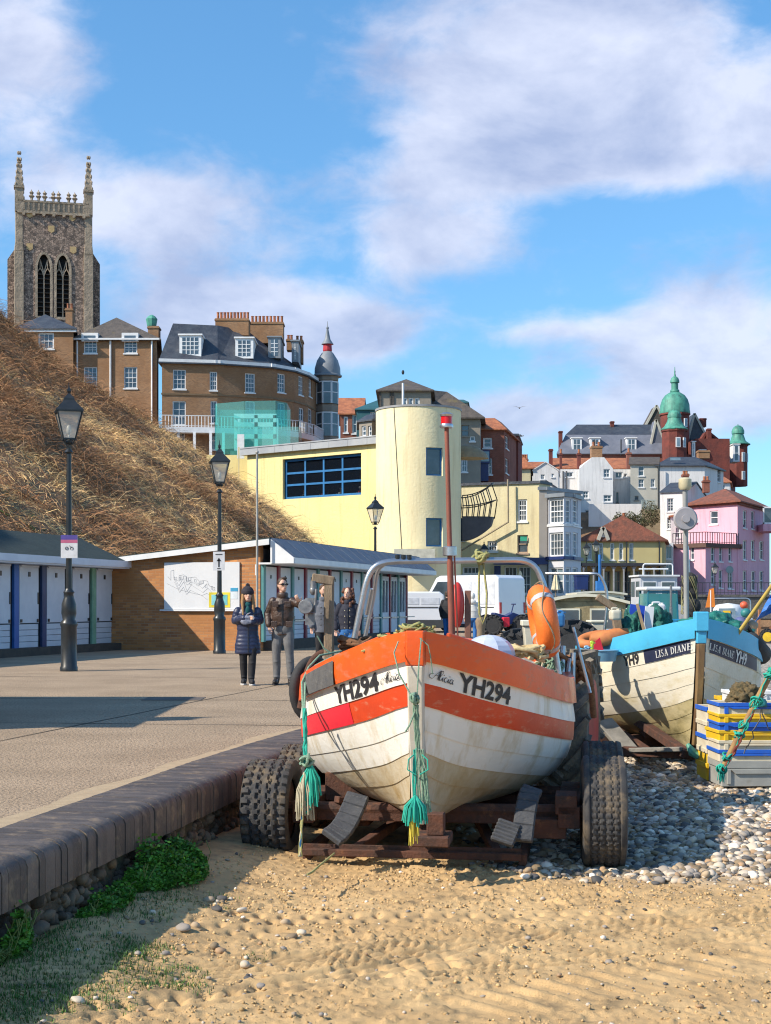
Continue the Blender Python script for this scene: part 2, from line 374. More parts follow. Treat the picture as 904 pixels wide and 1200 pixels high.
  fs = [(i, (i+1) % n, n+(i+1) % n, n+i) for i in range(n)]+[(n+i, n+(i+1) % n, 2*n+(i+1) % n, 2*n+i) for i in range(n)]
  fs += [tuple(range(n-1, -1, -1)), tuple(range(2*n, 3*n))]
  m.add(vs, fs);
  bm_ = m.build(name, mat, s.root); me = bm_.data
  bm = bmesh.new(); bm.from_mesh(me); bmesh.ops.remove_doubles(bm, verts=bm.verts, dist=.001); bmesh.ops.recalc_face_normals(bm, faces=bm.faces); bm.to_mesh(me); bm.free()
  return bm_
 def hip(s, h, mat, ridge=.5, over=.35, **k):
  """four corners: ridge runs along the longer side"""
  A_, B_, C_, D_ = s.pts[:4]
  if (B_-A_).length >= (C_-B_).length:
   m0 = (A_+D_)/2; m1 = (B_+C_)/2; c = (m0+m1)/2; l = m0.lerp(c, 1-ridge); r_ = m1.lerp(c, 1-ridge); up = [l, r_, r_, l]
  else:
   m0 = (A_+B_)/2; m1 = (C_+D_)/2; c = (m0+m1)/2; l = m0.lerp(c, 1-ridge); r_ = m1.lerp(c, 1-ridge); up = [l, l, r_, r_]
  return s.roof(up, h, mat, over, **k)
 def gable_front(s, h, mat, over=.3, wall=None, apex=.5):
  """ridge runs away from the street; the gable end faces it"""
  A_, B_, C_, D_ = [p-s.o for p in s.pts[:4]]; z = s.zt-s.zb; f = A_.lerp(B_, apex); b_ = D_.lerp(C_, apex); m = MB()
  m.add([(A_.x, A_.y, z), (B_.x, B_.y, z), (f.x, f.y, z+h), (D_.x, D_.y, z), (C_.x, C_.y, z), (b_.x, b_.y, z+h)], [(0, 1, 2), (4, 3, 5), (0, 2, 5, 3), (2, 1, 4, 5)])
  m.build('gable', wall or s.mat, s.root)
  m = MB(); dn = (A_-D_).normalized()*over; t = .12
  for (p, q, pb, qb) in ((A_, f, D_, b_), (B_, f, C_, b_)):
   e_ = (p-q).normalized()*over; k = h/((p-q).length)*over
   a0 = p+e_+dn; b0 = q+dn; a1 = pb+e_-dn; b1 = qb-dn
   vs = [(a0.x, a0.y, z-k), (b0.x, b0.y, z+h), (b1.x, b1.y, z+h), (a1.x, a1.y, z-k)]; vs = [(x, y, zz+.01) for x, y, zz in vs]+[(x, y, zz+t) for x, y, zz in vs]
   m.add(vs, [(0, 1, 2, 3), (4, 7, 6, 5), (0, 4, 5, 1), (1, 5, 6, 2), (2, 6, 7, 3), (3, 7, 4, 0)])
  return m.build('roof', mat, s.root)
 def gable_side(s, h, mat, over=.25, wall=None):
  """ridge runs along the street"""
  p = s.pts; s.pts = [p[1], p[2], p[3], p[0]]; r_ = s.gable_front(h, mat, over, wall); s.pts = p; return r_
 def chimney(s, px0, px1, pt, pb, Y, D=.8, mat=None, pots=2, parent=None, pot=None, ph=.5):
  m = MB(); a_ = s.loc(px0, pt, Y); b_ = s.loc(px1, pb, Y); x0, x1 = a_.x, b_.x; y = a_.y; zt = a_.z; zb_ = b_.z
  m.bx(x0, y, zb_, x1, y+D, zt-.22); m.bx(x0-.07, y-.07, zt-.22, x1+.07, y+D+.07, zt-.08); m.bx(x0-.02, y-.02, zt-.08, x1+.02, y+D+.02, zt)
  c = m.build('chimney', mat or s.mat, parent or s.root)
  if pots:
   m = MB()
   for i in range(pots):
    x = x0+(x1-x0)*(i+.5)/pots; m.lathe([(.13, 0), (.15, .06), (.12, .1), (.11, ph-.06), (.14, ph-.05), (.13, ph), (.06, ph)], (x, y+D/2, zt), 8, r=None) if False else m.lathe([(.15, 0), (.13, .1), (.12, ph-.08), (.15, ph-.06), (.14, ph)], (x, y+D/2, zt), 8)
   m.build('chimney_pots', pot or tile_or, parent or s.root, smooth=40)
  return c
def plate(outer, holes, thick, name, mat, parent=None, T=None):
 """flat plate in local x-z with holes, via a filled curve"""
 cu = bpy.data.curves.new('c', 'CURVE'); cu.dimensions = '2D'; cu.fill_mode = 'BOTH'; cu.extrude = thick/2
 for lp in [outer]+holes:
  sp = cu.splines.new('POLY'); sp.points.add(len(lp)-1)
  for i, (x, z) in enumerate(lp): sp.points[i].co = (x, z, 0, 1)
  sp.use_cyclic_u = True
 o = bpy.data.objects.new('c', cu); col.objects.link(o); dg = bpy.context.evaluated_depsgraph_get()
 me = bpy.data.meshes.new_from_object(o.evaluated_get(dg)); bpy.data.objects.remove(o); me.name = name
 RX = Matrix.Rotation(R(90), 4, 'X'); me.transform((T or Matrix()) @ RX); me.materials.clear(); me.materials.append(mat)
 r_ = bpy.data.objects.new(name, me); col.objects.link(r_)
 if parent: r_.parent = parent
 return r_
def arch(x0, x1, z0, zs, za, n=8):
 """pointed arch outline: jambs to zs, point at za"""
 cx = (x0+x1)/2; L_ = [(x0, z0), (x1, z0), (x1, zs)]
 for i in range(1, n): t = i/n; L_.append((x1+(cx-x1)*(1-math.cos(t*math.pi/2))**1.0, zs+(za-zs)*math.sin(t*math.pi/2)))
 L_.append((cx, za))
 for i in range(n-1, 0, -1): t = i/n; L_.append((x0+(cx-x0)*(1-math.cos(t*math.pi/2)), zs+(za-zs)*math.sin(t*math.pi/2)))
 L_.append((x0, zs)); return L_
WP = [(-5.2, -8), (-3.0, 1.0), (-2.25, 5.0), (-1.91, 7.06), (-1.68, 8.43), (-1.38, 10.03), (-1.10, 11.6), (-.75, 13.2), (-.36, 14.8), (.35, 17.5), (1.6, 23), (4.4, 46), (8.2, 65), (13.5, 90), (18, 107)]
_wy = np.array([p[1] for p in WP]); _wx = np.array([p[0] for p in WP])
def wallx(y): return np.interp(y, _wy, _wx)
def beach_base(x, y):
 d = x-wallx(y)
 z = -.47-.15*sstep(0, 1.1, d)-.04*sstep(1.2, 5, d)-.015*np.clip(d-9, 0, 60)-.0028*np.clip(y-16, 0, 200)
 z = z+.11*sstep(1.6, 2.6, x)*sstep(9.6, 11.5, y)*(1-sstep(5, 8, x))-2.2*sstep(30, 60, d)
 z = np.where(d < -.2, -.55, z)
 return z
def g2w(px, py, z=-.64): Y = F*(ZC-z)/(py-HY); return np.array([(px-CX)*Y/F, Y])
tracks = []
def track(pts, hw, kind):
 P = np.array([g2w(*p) for p in pts]); T = []
 for i in range(len(P)-1):
  for k in range(12): T.append(P[i]+(P[i+1]-P[i])*k/12)
 T.append(P[-1]); T = np.array(T); k = np.ones(9)/9
 T = np.stack([np.convolve(np.pad(T[:, j], 4, 'edge'), k, 'valid') for j in (0, 1)], 1); tracks.append((T, hw, kind))
for P_ in (([(-60, 1192), (120, 1165), (340, 1137), (500, 1112), (700, 1090), (960, 1066)], .19, 'rib'), ([(60, 1225), (220, 1186), (380, 1156), (520, 1122), (640, 1098)], .13, 'rib'), ([(250, 1084), (450, 1081), (600, 1078), (760, 1072)], .15, 'lug'), ([(60, 1215), (230, 1182), (400, 1152), (560, 1126)], .15, 'lug'), ([(420, 1210), (620, 1170), (960, 1110)], .22, 'lug2'), ([(500, 1150), (700, 1120), (960, 1085)], .12, 'rib'), ([(-40, 1110), (160, 1100), (330, 1098)], .14, 'lug')): track(*P_)
def beach_z(x, y, fine=True):
 z = beach_base(x, y)
 if not fine: return z
 n = fbm(x*1.1+5, y*1.1, 2)*.05+fbm(x*5, y*6+9, 3)*.018+fbm(x*30+3, y*30, 2)*.020+.006*(.5-np.abs(fbm(x*13, y*13+3, 2))*4)
 d = x-wallx(y); z = z+n*(1-sstep(6, 14, np.abs(x)))*sstep(-.1, .3, d)
 clod = (np.clip(vnoise(x*24+40, y*24)-.78, 0, .12)*.16+np.clip(vnoise(x*48+4, y*48)-.74, 0, .12)*.10)*(.3+1.2*vnoise(x*1.7, y*1.7+5)); z = z+clod*sstep(.2, 1, d)
 for T, hw, kind in tracks:
  lo = T.min(0)-.5; hi = T.max(0)+.5; msk = (x > lo[0]) & (x < hi[0]) & (y > lo[1]) & (y < hi[1])
  if not msk.any(): continue
  X = x[msk]; Y = y[msk]; best = np.full(X.shape, 9.); u = np.zeros(X.shape); sd = np.zeros(X.shape); acc = 0
  for i in range(len(T)-1):
   a_ = T[i]; b_ = T[i+1]; L_ = np.hypot(*(b_-a_)); t = (b_-a_)/L_
   px_ = X-a_[0]; py_ = Y-a_[1]; al = np.clip(px_*t[0]+py_*t[1], 0, L_); dx = px_-al*t[0]; dy = py_-al*t[1]; dd = np.hypot(dx, dy)
   k = dd < best; best = np.where(k, dd, best); u = np.where(k, acc+al, u); sd = np.where(k, t[0]*dy-t[1]*dx, sd); acc += L_
  inn = 1-sstep(hw*.85, hw*1.1, best); rim = np.exp(-((best-hw*1.2)/.05)**2)
  wob = fbm(X*9, Y*9, 2)
  if kind == 'rib': h = -.012*inn+.036*inn*np.sin(sd*2*np.pi/.07+wob*2.5)*(.45+vnoise(X*6, Y*6))*(.7+.7*(np.sin(u*2*np.pi/.075+sd*30+wob*3) > 0)*vnoise(X*5+9, Y*5))-.014*inn*(np.sin(u*2*np.pi/.15+wob*4) > .4)*vnoise(X*4, Y*4+7)+.012*rim
  elif kind == 'lug': h = .004*inn-.085*inn*np.exp(-(((u/.145+.25*np.sign(sd)) % 1-.5)/.13)**2)*np.exp(-((np.abs(sd)-hw*.5)/.045)**2)*(.3+1.1*vnoise(X*3, Y*3))+.008*rim
  else: h = -.008*inn+.03*inn*(np.sin(u*2*np.pi/.19+np.sign(sd)*(np.abs(sd)*10)) > .5)*vnoise(X*3, Y*3)+.006*rim
  fade = .55+.45*sstep(.35, .55, vnoise(X*1.1+3, Y*1.1)); z0_ = beach_base(X, Y); z[msk] = (z0_+(z[msk]-z0_)*(1-.75*inn*fade))+h*fade
 return z
def axis(lo, a_, b_, hi, st, g=1.16):
 c = list(np.arange(a_, b_, st)); s_ = st; v = b_
 while v < hi: c.append(v); s_ *= g; v += s_
 c.append(hi); s_ = st; v = a_-st; pre = []
 while v > lo: pre.append(v); s_ *= g; v -= s_
 pre.append(lo); return np.array(pre[::-1]+c)
xs = axis(-1500, -2.6, 4.4, 1500, .0145, 1.1); ys = axis(-300, 5.3, 11.2, 3000, .016, 1.045)
GX, GY = np.meshgrid(xs, ys); GZ = beach_z(GX.copy(), GY.copy())
def grid_faces(nx, ny):
 i = np.arange(nx-1)[None, :]+np.arange(ny-1)[:, None]*nx
 return np.stack([i, i+1, i+nx+1, i+nx], -1).reshape(-1, 4)
sand = M('beach_sand', (.60, .405, .20), (.46, .30, .145), sc=1.6, rough=.95, bump=.8, bsc=110, dirt=((.24, .17, .095), 5, .50, .72), spec=.2)
def shingle_mix(m):
 t = m.node_tree; n = t.nodes; l = t.links; b = n['Principled BSDF']; src = b.inputs['Base Color'].links[0].from_socket
 tcn = n.new('ShaderNodeTexCoord'); sp = n.new('ShaderNodeSeparateXYZ'); l.new(tcn.outputs['Object'], sp.inputs[0])
 vo = n.new('ShaderNodeTexVoronoi'); vo.inputs['Scale'].default_value = 11; l.new(tcn.outputs['Object'], vo.inputs['Vector'])
 sc_ = n.new('ShaderNodeSeparateColor'); l.new(vo.outputs['Color'], sc_.inputs[0])
 cr = n.new('ShaderNodeValToRGB'); l.new(sc_.outputs[0], cr.inputs[0]); cr.color_ramp.elements[0].color = (.16, .14, .12, 1); cr.color_ramp.elements[1].color = (.55, .50, .42, 1)
 e2 = cr.color_ramp.elements.new(.5); e2.color = (.36, .32, .27, 1)
 def mr(v, a_, b_):
  q = n.new('ShaderNodeMapRange'); q.interpolation_type = 'SMOOTHSTEP'; q.inputs[1].default_value = a_; q.inputs[2].default_value = b_; l.new(v, q.inputs[0]); return q.outputs[0]
 ml = n.new('ShaderNodeMath'); ml.operation = 'MULTIPLY'; l.new(mr(sp.outputs[1], 9.6, 10.6), ml.inputs[0]); l.new(mr(sp.outputs[0], .6, 1.9), ml.inputs[1])
 a2 = n.new('ShaderNodeMath'); a2.operation = 'MAXIMUM'; l.new(ml.outputs[0], a2.inputs[0]); l.new(mr(sp.outputs[1], 15, 19), a2.inputs[1])
 mx_ = n.new('ShaderNodeMix'); mx_.data_type = 'RGBA'; l.new(a2.outputs[0], mx_.inputs[0]); l.new(src, mx_.inputs[6]); l.new(cr.outputs[0], mx_.inputs[7]); l.new(mx_.outputs[2], b.inputs['Base Color'])
 v2 = n.new('ShaderNodeTexVoronoi'); v2.inputs['Scale'].default_value = 11; l.new(tcn.outputs['Object'], v2.inputs['Vector'])
 inv = n.new('ShaderNodeMath'); inv.operation = 'SUBTRACT'; inv.inputs[0].default_value = 1; l.new(v2.outputs['Distance'], inv.inputs[1])
 m2 = n.new('ShaderNodeMath'); m2.operation = 'MULTIPLY'; l.new(inv.outputs[0], m2.inputs[0]); l.new(a2.outputs[0], m2.inputs[1])
 bp = n.new('ShaderNodeBump'); bp.inputs['Distance'].default_value = .05; l.new(m2.outputs[0], bp.inputs['Height'])
 l.new(b.inputs['Normal'].links[0].from_socket, bp.inputs['Normal']); l.new(bp.outputs[0], b.inputs['Normal'])
shingle_mix(sand)
beach = npmesh('beach', np.stack([GX, GY, GZ], -1).reshape(-1, 3), grid_faces(len(xs), len(ys)), sand, smooth=True)
tag(beach, kind='structure')
sea_m = M('sea_water', (.10, .15, .16), (.07, .11, .13), sc=.3, rough=.12, bump=.6, bsc=2)
m = MB(); m.add([(48, -250, -2.1), (1400, -250, -2.1), (1400, 2500, -2.1), (48, 2500, -2.1)], [(0, 1, 2, 3)]); tag(m.build('sea', sea_m, fixn=False), kind='structure')
prom_m = M('promenade_surface', (.48, .36, .245), (.37, .275, .185), sc=.8, rough=.9, bump=1.6, bsc=45, dirt=((.13, .10, .075), 38, .5, .62), spec=.25)
inner = [(p[0]-.50, p[1]-.10) for p in WP]
m = MB()
for i in range(len(inner)-1):
 a_, b_ = inner[i], inner[i+1]; m.add([(a_[0]-90, a_[1], 0), (a_[0], a_[1], 0), (b_[0], b_[1], 0), (b_[0]-90-(0), b_[1], 0)], [(0, 1, 2, 3)])
tag(m.build('promenade', prom_m, fixn=False), kind='structure')
jm = M('joint_tar', (.09, .07, .05), (.12, .10, .07), rough=.9)
m = MB(); rj = random.Random(3)
def strip(m, p, q, w0, n=14, jit=.012, z=.004):
 p = Vector(p); q = Vector(q); d = (q-p).normalized(); s_ = Vector((-d.y, d.x)); vs = []
 for i in range(n+1):
  c = p.lerp(q, i/n)+s_*rj.uniform(-jit, jit); w1 = w0*rj.uniform(.5, 1.2); vs += [(c.x-s_.x*w1, c.y-s_.y*w1, z), (c.x+s_.x*w1, c.y+s_.y*w1, z)]
 m.add(vs, [(2*i, 2*i+1, 2*i+3, 2*i+2) for i in range(n)])
for y in (15.2, 19.0, 24.6, 30, 36): strip(m, (float(wallx(y))-.55, y), (float(wallx(y))-11, y+1.2), .018)
for y0, y1 in ((4, 24), (24, 44)):
 strip(m, (float(wallx(y0))-3.2, y0), (float(wallx(y1))-3.2, y1), .015)
tag(m.build('pavement_joints', jm, fixn=False), kind='structure')
m = MB(); n = 160
vs = []
for i in range(n+1):
 y = 2+44*i/n; x = float(wallx(y))-.495; w_ = .05+.16*float(vnoise(np.array(y*1.3), np.array(2.)))+.07*float(vnoise(np.array(y*7.), np.array(5.))); vs += [(x-w_, y, .004), (x, y, .006)]
m.add(vs, [(2*i, 2*i+1, 2*i+3, 2*i+2) for i in range(n)]); tag(m.build('drifted_sand', M('drift_sand', (.44, .335, .21), (.36, .27, .17), sc=9, rough=.95, bump=.6, bsc=90), fixn=False), kind='structure')
m = MB(); m.bx(-3.3, 19.2, .001, -2.5, 19.8, .006); tag(m.build('drain_cover', M('drain_iron', (.12, .10, .085), rough=.8)), 'rusty drain cover set in the promenade before the strollers', 'drain cover')
wall = empty('sea_wall', (-1.7, 8.4, -.5), 0, 'low sea wall with dark brick coping over a rough flint face along the promenade', 'sea wall')
def wpt(s_):   # arc length point on the front edge
 return s_
_seg = np.hypot(np.diff(_wx), np.diff(_wy)); _cum = np.concatenate([[0], np.cumsum(_seg)])
def walls_at(s_): return Vector((float(np.interp(s_, _cum, _wx)), float(np.interp(s_, _cum, _wy))))
cop_m = M('coping_brick', (.115, .090, .074), (.075, .062, .055), sc=6, rough=.62, bump=.5, bsc=60, rnd=.30, dirt=((.32, .23, .14), 7, .52, .8))
m = MB(); s_ = 1.0; rr = random.Random(5); pw = .076
prof = [(-.0, -.245), (.0, -.06), (-.014, -.024), (-.045, -.004), (-.09, .006), (-.50, .008), (-.50, -.12)]  # x = outwards, z
while s_ < 114:
 w1 = pw if s_ < 26 else (.3 if s_ < 46 else 1.2)
 p = walls_at(s_); q = walls_at(s_+w1); t = (q-p).normalized(); nrm = Vector((t.y, -t.x)); g = .0018; jx = rr.uniform(-.006, .006); jz = rr.uniform(-.0015, .0015)
 if 11.15 < s_ < 11.3: jx -= .03
 vs = []
 for e_ in (g, w1-g):
  c = p+t*e_
  for (o_, z_) in prof:
   k = (jx if o_ > -.3 else 0); vs.append((c.x+nrm.x*(o_+k)-wall.location.x, c.y+nrm.y*(o_+k)-wall.location.y, z_+jz-wall.location.z))
 nP = len(prof); m.add(vs, [(i, i+1, nP+i+1, nP+i) for i in range(nP-1)]+[(nP-1, 0, nP, 2*nP-1), tuple(range(nP-1, -1, -1)), tuple(range(nP, 2*nP))])
 s_ += w1
m.build('coping', cop_m, wall, smooth=50)
core_m = M('wall_core', (.11, .085, .055), (.065, .052, .036), sc=7, rough=.95, bump=1.5, bsc=14, dirt=((.05, .06, .03), 3, .5, .75))
m = MB(); pts = [walls_at(s) for s in np.arange(.5, 116, .5)]
for a_, b_ in zip(pts, pts[1:]):
 m.add([(a_.x-.07-wall.location.x, a_.y-wall.location.y, -1.2+.5), (b_.x-.07-wall.location.x, b_.y-wall.location.y, -1.2+.5), (b_.x-.07-wall.location.x, b_.y-wall.location.y, .5-.1), (a_.x-.07-wall.location.x, a_.y-wall.location.y, .5-.1)], [(0, 1, 2, 3)])
m.build('wall_face', core_m, wall, fixn=False)
def ico(sub):
 bm = bmesh.new(); bmesh.ops.create_icosphere(bm, subdivisions=sub, radius=1); V = np.array([v.co[:] for v in bm.verts]); Fc = np.array([[v.index for v in f.verts] for f in bm.faces]); bm.free(); return V, Fc
I1 = ico(1); I2 = ico(2)
def stones(name, C, Rd, mat, base=I2, flat=(.35, .75), parent=None, tiltz=.35, jag=.12):
 n = len(C); V, Fc = base; k = len(V); ax = rng.uniform(.7, 1.25, n); ay = rng.uniform(.6, 1.0, n); az_ = rng.uniform(*flat, n)
 th = rng.uniform(0, 2*np.pi, n); tx = rng.normal(0, tiltz, n)
 W = V[None]*np.stack([ax, ay, az_], 1)[:, None]*Rd[:, None, None]
 if jag: W = W*(1+rng.normal(0, jag, (n, k, 1)))
 y = W[..., 1]*np.cos(tx)[:, None]-W[..., 2]*np.sin(tx)[:, None]; z = W[..., 1]*np.sin(tx)[:, None]+W[..., 2]*np.cos(tx)[:, None]
 x = W[..., 0]; W = np.stack([x*np.cos(th)[:, None]-y*np.sin(th)[:, None], x*np.sin(th)[:, None]+y*np.cos(th)[:, None], z], -1)+C[:, None]
 FF = (Fc[None]+np.arange(n)[:, None, None]*k).reshape(-1, 3)
 return npmesh(name, W.reshape(-1, 3), FF, mat, rnd=np.repeat(rng.random(n), len(Fc)), smooth=True, parent=parent)
peb_m = M('pebbles', (.43, .38, .315), (.30, .27, .24), sc=3, rough=.75, rnd=.62, bump=.2, bsc=90, dirt=((.46, .36, .22), 14, .6, .7), spec=.3)
n = 2600; S_ = rng.uniform(3, 30, n)**1.0; wl = np.array(wall.location)
S_ = 5+21*rng.random(n)**1.5; PX = np.interp(S_, _cum, _wx); PY = np.interp(S_, _cum, _wy); zz = -.255-.42*rng.random(n)
stones('flints', np.stack([PX-.075+rng.normal(0, .012, n)-wl[0], PY-wl[1], zz-wl[2]], 1), rng.uniform(.028, .06, n), M('wall_flint', (.15, .115, .075), (.08, .065, .05), sc=9, rough=.8, rnd=.55, bump=.4, bsc=60, dirt=((.28, .17, .07), 4, .58, .75)), flat=(.5, .9), parent=wall, tiltz=1)
def hues(m, stops):
 t = m.node_tree; n = t.nodes; l = t.links; b = n['Principled BSDF']; at = n.new('ShaderNodeAttribute'); at.attribute_name = 'rnd'; cr = n.new('ShaderNodeValToRGB'); cr.color_ramp.interpolation = 'CONSTANT'
 for i, (p_, c_) in enumerate(stops):
  e_ = cr.color_ramp.elements[i] if i < 2 else cr.color_ramp.elements.new(p_); e_.position = p_; e_.color = (*c_, 1)
 l.new(at.outputs['Fac'], cr.inputs[0]); src = b.inputs['Base Color'].links[0].from_socket; mx_ = n.new('ShaderNodeMix'); mx_.data_type = 'RGBA'; mx_.blend_type = 'MULTIPLY'; mx_.inputs[0].default_value = 1
 l.new(src, mx_.inputs[6]); l.new(cr.outputs[0], mx_.inputs[7]); l.new(mx_.outputs[2], b.inputs['Base Color'])
hues(peb_m, [(0, (.62, .66, .74)), (.14, (1.0, .84, .62)), (.30, (1.35, 1.15, .9)), (.45, (.8, .78, .78)), (.62, (1.25, 1.2, 1.1)), (.78, (.75, .55, .38)), (.84, (1.0, .95, .9)), (.95, (1.5, 1.45, 1.4))])
def scatter(n, fx, fy, dens):
 X = rng.uniform(*fx, n); Y = rng.uniform(*fy, n); k = rng.random(n) < dens(X, Y); return X[k], Y[k]
def pebs(name, n, fx, fy, dens, r0, r1, base, lift=.4):
 X, Y = scatter(n, fx, fy, dens); r_ = r0+(r1-r0)*rng.random(len(X))**2
 Z = beach_z(X.copy(), Y.copy())+r_*lift*.5; return stones(name, np.stack([X, Y, Z], 1), r_, peb_m, base, jag=.07)
edge = lambda X, Y: sstep(9.75, 10.35, Y+fbm(X*2, Y*2, 2)*.8)*sstep(.5, 1.9, X+fbm(X*2, Y*2, 2))
A1 = pebs('pebbles', 30000, (.6, 6.4), (9.6, 14.5), edge, .018, .052, I2)
tag(A1, 'grey and tan shingle heaped beside the trailer wheels', 'shingle', kind='stuff')
A2 = pebs('pebbles', 36000, (1.6, 10), (14.5, 24), lambda X, Y: sstep(1, 2, X-wallx(Y)), .03, .07, I1)
tag(A2, 'pale sunlit shingle under and behind the blue boat', 'shingle', kind='stuff')
A3 = pebs('pebbles', 14000, (-2, 4.6), (5.2, 10.3), lambda X, Y: np.clip(.09+.8*sstep(.12, .3, fbm(X*.9+8, Y*.9+2, 3)+.10*(X-1)), 0, 1)*sstep(.12, .5, X-wallx(Y)), .006, .022, I1)
tag(A3, 'scattered small pebbles lying on the trodden sand', 'pebbles', kind='stuff')
A4 = pebs('pebbles', 260, (-2, 0), (5.2, 9), lambda X, Y: .5*(X-wallx(Y) > .15)*(X-wallx(Y) < 1.3), .015, .045, I2)
cl_ = M('sand_clod', (.62, .42, .21), (.42, .285, .14), sc=3, rough=.95, rnd=.25, spec=.15)
def near_track(X, Y):
 k = np.zeros(X.shape, bool)
 for T, hw, kind in tracks:
  for i in range(0, len(T), 2): k |= (X-T[i, 0])**2+(Y-T[i, 1])**2 < (hw*1.05)**2
 return k
X, Y = scatter(60000, (-2.2, 4.6), (5.2, 10.8), lambda X, Y: np.clip(.35+1.6*fbm(X*1.6, Y*1.6, 3), .05, 1)*(X-wallx(Y) > .25)*(1-.85*near_track(X, Y))); r_ = .003+.011*rng.random(len(X))**3
tag(stones('sand_clods', np.stack([X, Y, beach_z(X.copy(), Y.copy())+r_*.3], 1), r_, cl_, I1, flat=(.5, .9), jag=.15), 'small clods and grit of trodden sand across the foreground', 'sand', kind='stuff')
tag(A4, 'larger pale stones at the foot of the sea wall', 'pebbles', kind='stuff')
Hq = [(-.60, 20), (-.30, 19.0), (-.27, 17.9), (-.22, 13.9), (-.157, 11.4), (-.091, 7.3), (-.0462, 4.2), (-.032, 1.2), (-.02, -1.3)]
def toe(y): return np.where(y > 41, -8.6+.27*(y-41), -11.6+.27*(y-41)+3.0*sstep(37.5, 41, y))
def hill_z(x, y):
 d = toe(y)-x; s_ = 1.42-.77*sstep(28, 36, y)
 H = np.interp(x/np.maximum(y, 1), [h[0] for h in Hq], [h[1] for h in Hq]); H = np.where(y < 41, 18-2.3*sstep(29, 36, y), H)  # near slope out of view is raised and steepened to shade the promenade
 bump = fbm(x*.35, y*.35, 3)*2.6+fbm(x*1.1+9, y*1.1, 3)*1.5
 p = 2.2+s_*d+bump*.55*sstep(0, 3, d); k = 1.8
 z = -np.logaddexp(-p*k, -(H+bump*.35)*k)/k
 z = np.where(d > 0, z, np.minimum(2.2, H)+d*8); z = np.maximum(z, -1.3)
 left = 11.5*sstep(99, 116, y)+6*sstep(150, 185, y); right = np.where(y > 108.4, 1.7, -1.3)+10*sstep(136, 160, y)+8*sstep(168, 205, y)
 town = left*(1-sstep(0, 14, x))+right*sstep(0, 14, x)
 town = np.maximum(town, np.where((y > 99) & (x < 15), .0, -1.3))
 town = -1.3+(town+1.3)*(1-sstep(.235, .262, x/np.maximum(y, 1))*sstep(1, 3, town))
 t = sstep(84, 100, y); return np.where(y > 84, z*(1-t)+town*t, z)
hx = np.concatenate([np.arange(-130, -34, 3.), np.arange(-34, 2, .45), np.arange(2, 160, 2.5)]); hy = np.concatenate([np.arange(-30, 30, 2.), np.arange(30, 92, .5), np.arange(92, 230, 1.5), np.arange(230, 420, 10)])
HX, HYY = np.meshgrid(hx, hy); HZ = hill_z(HX, HYY)
earth = M('hillside_earth', (.26, .15, .08), (.15, .09, .05), sc=.8, rough=.95, bump=1, bsc=6, dirt=((.11, .13, .04), .4, .62, .8))
tag(npmesh('hillside', np.stack([HX, HYY, HZ], -1).reshape(-1, 3), grid_faces(len(hx), len(hy)), earth, smooth=True), kind='structure')
def thicket(name, n, lab, colors, length, width, area, seedn, keep, segs=4, droop=1.0, clumpy=None):
 X = rng.uniform(area[0], area[1], n); Y = rng.uniform(area[2], area[3], n)
 T = toe(Y); k = (X < T-.05)&keep(X, Y)&(rng.random(n) < 1); X = X[k]; Y = Y[k]; n = len(X)
 Z = hill_z(X, Y); k = Z > .5; X, Y, Z = X[k], Y[k], Z[k]; n = len(X)
 L_ = rng.uniform(*length, n)*(0.6+.9*vnoise(X*.8, Y*.8)); th = rng.normal(-.4, 1.3, n)+6*vnoise(X*.35+7, Y*.35); up = rng.uniform(.35, 1.15, n)
 P = np.zeros((n, segs+1, 3)); P[:, 0] = np.stack([X, Y, Z-.08], 1)
 for i in range(segs):
  el_ = up-droop*(i/segs)*rng.uniform(.8, 2.0, n); th = th+rng.normal(0, .35, n); st = L_/segs
  P[:, i+1] = P[:, i]+np.stack([np.cos(th)*np.cos(el_), np.sin(th)*np.cos(el_), np.sin(el_)], 1)*st[:, None]
 gz = hill_z(P[..., 0], P[..., 1])+.02; P[..., 2] = np.maximum(P[..., 2], gz)
 sd = rng.normal(0, 1, (n, 3)); sd /= np.linalg.norm(sd, axis=1)[:, None]; W = width*rng.uniform(.5, 1.3, n)
 wd = np.linspace(1, .35, segs+1)[None, :, None]*W[:, None, None]*sd[:, None]
 V = np.stack([P-wd, P+wd], 2).reshape(-1, 3); b0 = (np.arange(n)*(segs+1)*2)[:, None]+np.arange(segs)[None]*2
 Fc = np.stack([b0, b0+1, b0+3, b0+2], -1).reshape(-1, 4)
 o = npmesh(name, V, Fc, colors, rnd=np.repeat(rng.random(n), segs)); return tag(o, lab, 'undergrowth', kind='stuff')
mB = M('dead_bramble', (.38, .205, .105), (.23, .12, .065), sc=.5, rough=.9, rnd=.6, spec=.15)
mS = M('straw_grass', (.90, .63, .31), (.76, .49, .23), sc=.4, rough=.9, rnd=.45, spec=.15)
mP = M('pale_stalks', (.66, .44, .24), (.46, .28, .14), sc=.6, rough=.9, rnd=.5, spec=.15)
mG = M('green_shoots', (.10, .16, .03), (.07, .11, .02), sc=1, rough=.8, rnd=.5)
hm = lambda X, Y: fbm(X*.22+4, Y*.22+1, 3)+.035*((-X-9.5)-(Y-50)*.25)*.5
ar = (-27, 1, 34, 86)
thicket('bramble_thicket', 110000, 'dark reddish brown dead brambles tangled over the upper hillside', mB, (.5, 1.7), .011, ar, 1, lambda X, Y: rng.random(len(X)) < .10+.90*sstep(-.03, .07, hm(X, Y)), droop=1.5)
thicket('dry_grass', 130000, 'straw coloured dry grass on the lower slope behind the huts', mS, (.25, .75), .010, ar, 2, lambda X, Y: rng.random(len(X)) < .08+.92*(1-sstep(-.06, .05, hm(X, Y))), droop=1.1)
